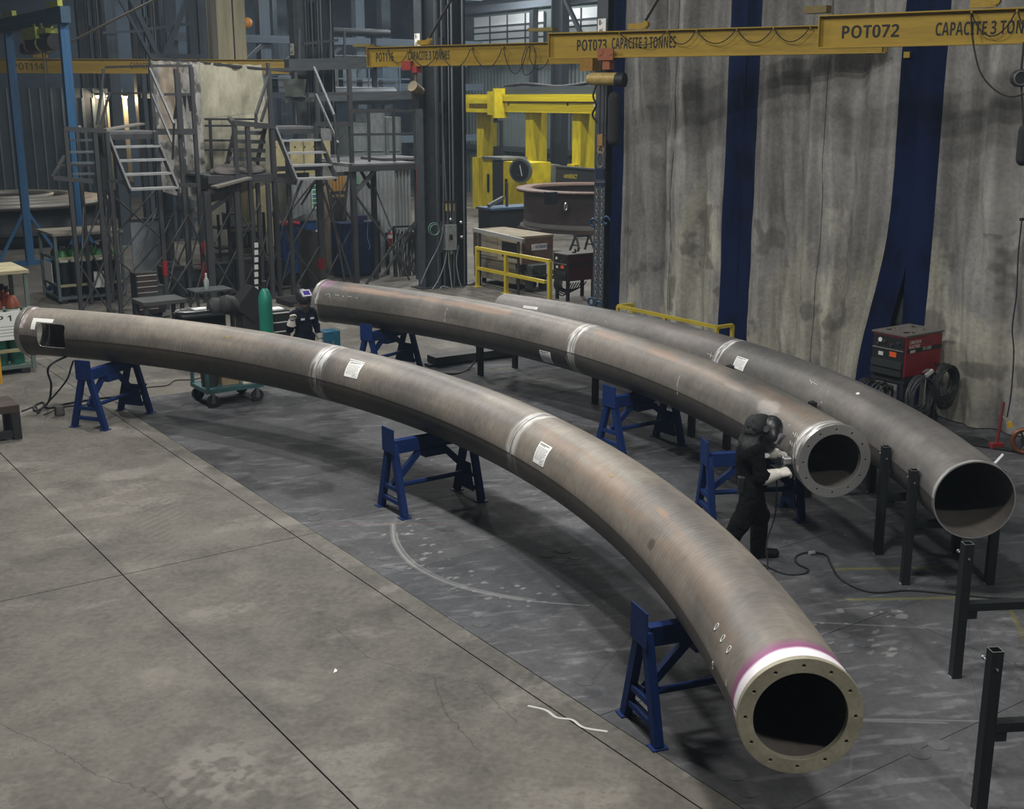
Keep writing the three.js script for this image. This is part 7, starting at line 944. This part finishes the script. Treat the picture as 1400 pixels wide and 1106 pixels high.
function glove(parent, wrist, dir, up, curl, mat, cuff, s = 1.1) {
  const { palm, fingers } = gloveBones(wrist, dir, up, curl, s); const c = wrist.clone().addScaledVector(dir.clone().normalize(), 0.06), e = 0.17;
  const g = surfaceNets((x, y, z) => { let d = 1e3; for (const b of palm) d = smin(d, capsule(x, y, z, ...b), 0.02); let q = 1e3; for (const b of fingers) q = Math.min(q, capsule(x, y, z, ...b)); return smin(d, q, 0.008); }, [c.x - e, c.y - e, c.z - e], [c.x + e, c.y + e, c.z + e], 0.0065);
  const cg = cuff ? [new THREE.CylinderGeometry(0.056, 0.086, cuff, 18, 3, false).applyMatrix4(orient(wrist.clone().addScaledVector(dir.clone().normalize(), -cuff), wrist.clone().addScaledVector(dir.clone().normalize(), 0.012)).M)] : [];
  return part(parent, 'glove', [g, ...cg], mat);
}
const CLOTH_BUMP = FINE.clone(); CLOTH_BUMP.repeat.set(3, 3); CLOTH_BUMP.needsUpdate = true;
const CLOTH_BLACK = new THREE.MeshPhysicalMaterial({ color: 0x0d0e10, roughness: 0.9, bumpMap: CLOTH_BUMP, bumpScale: 0.004, sheen: 0, specularIntensity: 0.2 }), CLOTH_NAVY = new THREE.MeshPhysicalMaterial({ color: 0x131826, roughness: 0.9, bumpMap: CLOTH_BUMP, bumpScale: 0.006, sheen: 0, specularIntensity: 0.2 }), LEATHER = M('#d5d2c8', 0.75), BOOT = M('#121214', 0.6, 0, { specularIntensity: 0.4 });
const wrinkle = (x, y, z, d) => { const r = Math.abs(fbm(x * 6 + z * 7 + y * 5, y * 8 - x * 4 + z * 3, 3, 4) - 0.5), q = Math.abs(fbm(x * 11 - z * 9, y * 6 + z * 8, 2, 14) - 0.5); return d + 0.012 * smooth(0.12, 0.0, r) + 0.007 * smooth(0.1, 0.0, q) - 0.003; };
// the leaning welder: local x forwards (towards the flange), y up, z towards his right
{
  const o = thing('person', 'welder in black workwear, hood and helmet leaning to grind the brushed flange', 'person', null, V(9.38, 0, -8.86)); o.rotation.y = Math.atan2(-0.5, 0.87);
  const hipR = [-0.04, 0.9, 0.1], hipL = [-0.04, 0.9, -0.1], kneeR = [-0.2, 0.52, 0.17], ankR = [-0.42, 0.1, 0.17], kneeL = [0.1, 0.5, -0.12], ankL = [0.1, 0.1, -0.12], waist = [-0.06, 1.02, 0], chest = [-0.08, 1.24, 0], shR = [-0.08, 1.33, 0.19], shL = [-0.04, 1.33, -0.19], elR = [-0.02, 1.06, 0.25], wrR = [0.08, 1.06, 0.225], elL = [0.06, 1.1, -0.3], wrL = [0.17, 1.18, -0.14], neck = [-0.02, 1.42, 0], head = [0.06, 1.5, 0];
  const bones = [[hipR, kneeR, 0.125, 0.1], [kneeR, ankR, 0.1, 0.085], [hipL, kneeL, 0.125, 0.1], [kneeL, ankL, 0.1, 0.085], [[-0.05, 0.93, 0.07], [-0.05, 0.93, -0.07], 0.125, 0.125], [[-0.06, 0.92, 0], waist, 0.15, 0.14], [waist, chest, 0.15, 0.155], [[-0.08, 1.26, 0.1], [-0.06, 1.26, -0.1], 0.125, 0.125], [[-0.07, 1.31, 0.15], [-0.05, 1.31, -0.15], 0.085, 0.085], [shR, elR, 0.082, 0.07], [elR, wrR, 0.07, 0.055], [shL, elL, 0.082, 0.07], [elL, wrL, 0.07, 0.055], [[-0.05, 1.36, 0], neck, 0.085, 0.075], [neck, head, 0.08, 0.11]];
  part(o, 'body', skin(bones, 0.045, [-0.62, -0.02, -0.48], [0.45, 1.72, 0.42], 0.013, wrinkle), CLOTH_BLACK, 'black jacket and trousers');
  for (const [a, t] of [[ankR, 0.02], [ankL, 0.05]]) part(o, 'boot', skin([[[a[0] - 0.02, 0.17, a[2]], [a[0] - 0.01, 0.06, a[2]], 0.062, 0.058], [[a[0] - 0.03, 0.045, a[2]], [a[0] + 0.19, 0.042, a[2]], 0.05, 0.046], [[a[0] + 0.1, 0.06, a[2]], [a[0] + 0.19, 0.045, a[2]], 0.045, 0.046]], 0.04, [a[0] - 0.14, -0.02, a[2] - 0.1], [a[0] + 0.3, 0.27, a[2] + 0.1], 0.011, (x, y, z, d) => Math.max(d, -y)), BOOT);
  // hood and cape
  part(o, 'hood', skin([[[-0.02, 1.56, 0], [0.13, 0.13, 0.135]], [[-0.07, 1.47, 0], [0.1, 0.13, 0.13]], [[-0.1, 1.36, 0.12], [-0.08, 1.36, -0.12], 0.1, 0.1], [[-0.04, 1.62, 0.02], [0.06, 1.65, 0.01], 0.05, 0.04]], 0.04, [-0.34, 1.15, -0.34], [0.25, 1.78, 0.34], 0.011, wrinkle), M('#151618', 0.8), 'dark leather hood');
  const hm = new THREE.Matrix4().makeRotationZ(-0.55).setPosition(0.1, 1.5, 0.02); hm.multiply(new THREE.Matrix4().makeRotationY(-0.6));
  const shell = skin([[[0.0, 0.03, 0], [0.14, 0.155, 0.125]], [[0.05, -0.11, 0], [0.085, 0.12, 0.085]], [[0.09, -0.02, 0.05], [0.09, -0.02, -0.05], 0.07, 0.07], [[0.09, 0.0, 0], [0.11, -0.12, 0], 0.06, 0.05]], 0.05, [-0.25, -0.28, -0.22], [0.25, 0.25, 0.22], 0.01).applyMatrix4(hm); const helm = part(o, 'helmet', shell, M('#1d1e21', 0.38), 'dark glossy welding helmet');
  part(helm, 'visor', rbox(0.03, 0.11, 0.17, 0.012, 0.155, 0.0, 0).applyMatrix4(hm), M('#2f2740', 0.08, 0.4)); part(helm, 'visor_frame', [box(0.034, 0.014, 0.17, 0.152, 0.058, 0), box(0.034, 0.014, 0.17, 0.152, -0.058, 0), box(0.034, 0.12, 0.012, 0.15, 0, 0.084), box(0.034, 0.12, 0.012, 0.15, 0, -0.084)].map(g => g.applyMatrix4(hm)), M('#6c6a70', 0.3)); part(helm, 'headlight', box(0.02, 0.025, 0.05, 0.158, 0.045, 0.05).applyMatrix4(hm), M('#c9c9cc', 0.3)); part(helm, 'knob', cyl(0.035, 0.03, 0, 0, 0, 14).rotateX(Math.PI / 2).translate(0, 0.02, 0.135).applyMatrix4(hm), M('#3a3b3d', 0.5));
  part(o, 'badge', cyl(0.035, 0.006, 0, 0, 0, 20).scale(1.3, 1, 0.7).rotateX(Math.PI / 2).rotateY(0.25).translate(0.05, 1.27, 0.155), M('#cdccc6', 0.7), 'white oval badge');
  glove(o, V(0.19, 1.075, 0.19), V(1, 0.18, -0.15), V(0.1, 1, 0.5), 0.62, LEATHER, 0.2, 1.25); glove(o, V(0.25, 1.21, -0.09), V(0.8, -0.1, 0.35), V(0, 1, 0.1), 0.62, LEATHER, 0.16, 1.15);
  part(o, 'pouch', rbox(0.12, 0.2, 0.07, 0.02, -0.17, 0.93, 0.1), BLACK);
  // angle grinder held against the weld
  const g = thing('angle_grinder', 'silver and black angle grinder held in white gauntlets', 'grinder', null, o.position.clone()); g.rotation.y = o.rotation.y;
  part(g, 'motor_body', rodG(V(0.2, 1.0, 0.1), V(0.3, 1.14, 0.06), 0.035, 14), M('#26272a', 0.5)); part(g, 'gear_head', [rbox(0.11, 0.08, 0.09, 0.02, 0.32, 1.18, 0.05)], SILVER); part(g, 'guard', cyl(0.075, 0.02, 0, 0, 0, 22).rotateZ(Math.PI / 2).rotateY(0.2).translate(0.385, 1.19, 0.04), M('#3c3d40', 0.4, 0.5)); part(g, 'disc', cyl(0.068, 0.006, 0, 0, 0, 22).rotateZ(Math.PI / 2).rotateY(0.2).translate(0.4, 1.19, 0.04), M('#4a4643', 0.7)); part(g, 'side_handle', rodG(V(0.3, 1.2, 0.02), V(0.26, 1.25, -0.12), 0.018, 10), SILVER); part(g, 'power_cord', tubeG([V(0.2, 1.0, 0.1), V(0.2, 0.85, 0.12), V(0.22, 0.55, 0.05), V(0.12, 0.25, 0.12), V(0.1, 0.02, 0.25), V(-0.05, 0.012, 0.35)], 0.009, 40, 5), RUBBER);
}
// the waiting welder behind: navy coverall, helmet lifted on his brow; local x forwards, towards the camera side
{
  const o = thing('person', 'welder in navy coverall with raised purple visor standing between the pipes', 'person', null, V(8.98, 0, -19.35)); o.rotation.y = Math.atan2(-0.95, 0.12); o.scale.setScalar(0.95);
  const bones = [[[0, 0.92, 0.1], [0.02, 0.5, 0.11], 0.12, 0.095], [[0.02, 0.5, 0.11], [0, 0.1, 0.12], 0.095, 0.08], [[0, 0.92, -0.1], [0.02, 0.5, -0.11], 0.12, 0.095], [[0.02, 0.5, -0.11], [0, 0.1, -0.12], 0.095, 0.08], [[0, 0.94, 0.07], [0, 0.94, -0.07], 0.125, 0.125], [[0, 0.95, 0], [0, 1.12, 0], 0.15, 0.15], [[0, 1.1, 0], [0, 1.28, 0], 0.15, 0.15], [[0, 1.3, 0.13], [0, 1.3, -0.13], 0.11, 0.11], [[0, 1.38, 0.16], [0, 1.38, -0.16], 0.08, 0.08], [[0, 1.38, 0.2], [0.02, 1.12, 0.3], 0.078, 0.066], [[0.02, 1.12, 0.3], [0.14, 1.3, 0.33], 0.064, 0.05], [[0, 1.38, -0.2], [-0.01, 1.12, -0.28], 0.078, 0.066], [[-0.01, 1.12, -0.28], [0.06, 0.9, -0.3], 0.064, 0.05], [[0, 1.4, 0], [0.02, 1.5, 0], 0.075, 0.065]];
  part(o, 'body', skin(bones, 0.045, [-0.3, 0.02, -0.45], [0.3, 1.6, 0.45], 0.014, wrinkle), CLOTH_NAVY, 'navy coverall');
  part(o, 'head', skin([[[0.02, 1.6, 0], [0.095, 0.12, 0.08]], [[0.05, 1.53, 0], [0.07, 0.06, 0.06]], [[0.09, 1.58, 0], [0.125, 1.565, 0], 0.016, 0.014], [[0.0, 1.59, 0.085], [0.0, 1.56, 0.08], 0.018, 0.015], [[0.0, 1.59, -0.085], [0.0, 1.56, -0.08], 0.018, 0.015], [[0.09, 1.535, 0.02], [0.09, 1.535, -0.02], 0.012, 0.012]], 0.02, [-0.14, 1.42, -0.14], [0.17, 1.76, 0.14], 0.008), M('#7d6152', 0.7), 'dark face');
  for (const s of [-1, 1]) part(o, 'eye', new THREE.SphereGeometry(0.011, 10, 8).translate(0.108, 1.6, s * 0.032), M('#2a241f', 0.3)); part(o, 'scarf', skin([[[0.05, 1.47, 0.06], [0.05, 1.47, -0.06], 0.075, 0.075], [[-0.03, 1.46, 0.06], [-0.03, 1.46, -0.06], 0.07, 0.07], [[0.08, 1.42, 0], [0.07, 1.36, 0], 0.06, 0.04]], 0.03, [-0.16, 1.26, -0.2], [0.2, 1.6, 0.2], 0.011), M('#1c1c20', 0.9), 'dark neck cloth');
  const hm = new THREE.Matrix4().makeRotationZ(0.75).setPosition(0.03, 1.68, 0); const helm = part(o, 'helmet', skin([[[0, 0.02, 0], [0.14, 0.15, 0.13]], [[0.04, -0.06, 0], [0.1, 0.1, 0.1]]], 0.05, [-0.2, -0.25, -0.2], [0.22, 0.24, 0.2], 0.011, (x, y, z, d) => Math.max(d, -(d + 0.02))).applyMatrix4(hm), M('#242428', 0.35), 'dark helmet tipped up'); part(helm, 'visor', rbox(0.03, 0.1, 0.14, 0.01, 0.142, -0.01, 0).applyMatrix4(hm), M('#5b4a9c', 0.1, 0.3), 'purple visor glass'); part(helm, 'visor_frame', [box(0.034, 0.02, 0.17, 0.14, 0.05, 0), box(0.034, 0.02, 0.17, 0.14, -0.07, 0), box(0.034, 0.13, 0.02, 0.14, -0.01, 0.08), box(0.034, 0.13, 0.02, 0.14, -0.01, -0.08)].map(g => g.applyMatrix4(hm)), M('#c9c9d4', 0.4));
  for (const s of [-1, 1]) part(o, 'chest_badge', box(0.006, 0.035, 0.08, 0.148, 1.3, s * 0.1), M('#c4c8cc', 0.7)); for (const s of [-1, 1]) part(o, 'boot', skin([[[-0.02, 0.15, s * 0.12], [-0.02, 0.05, s * 0.12], 0.06, 0.055], [[-0.03, 0.045, s * 0.12], [0.17, 0.042, s * 0.13], 0.05, 0.045]], 0.04, [-0.14, -0.02, s * 0.12 - 0.1], [0.28, 0.25, s * 0.12 + 0.1], 0.012, (x, y, z, d) => Math.max(d, -y)), BOOT);
  glove(o, V(0.145, 1.31, 0.33), V(0.35, 1, 0.05), V(-1, 0.3, 0), 0.55, M('#b5b2a8', 0.75), 0.1, 1.1); glove(o, V(0.065, 0.89, -0.3), V(0.25, -1, -0.02), V(1, 0.2, 0), 0.5, M('#b5b2a8', 0.75), 0.1, 1.1);
}

// ---------------------------------------------------------------- origins at the base of things, then draw
for (const o of worldThings) {
  const b = new THREE.Box3().setFromObject(o); if (b.isEmpty()) continue;
  const base = V((b.min.x + b.max.x) / 2, b.min.y, (b.min.z + b.max.z) / 2);
  o.position.copy(base); for (const c of o.children) c.position.sub(base);
}
renderer.render(scene, camera);
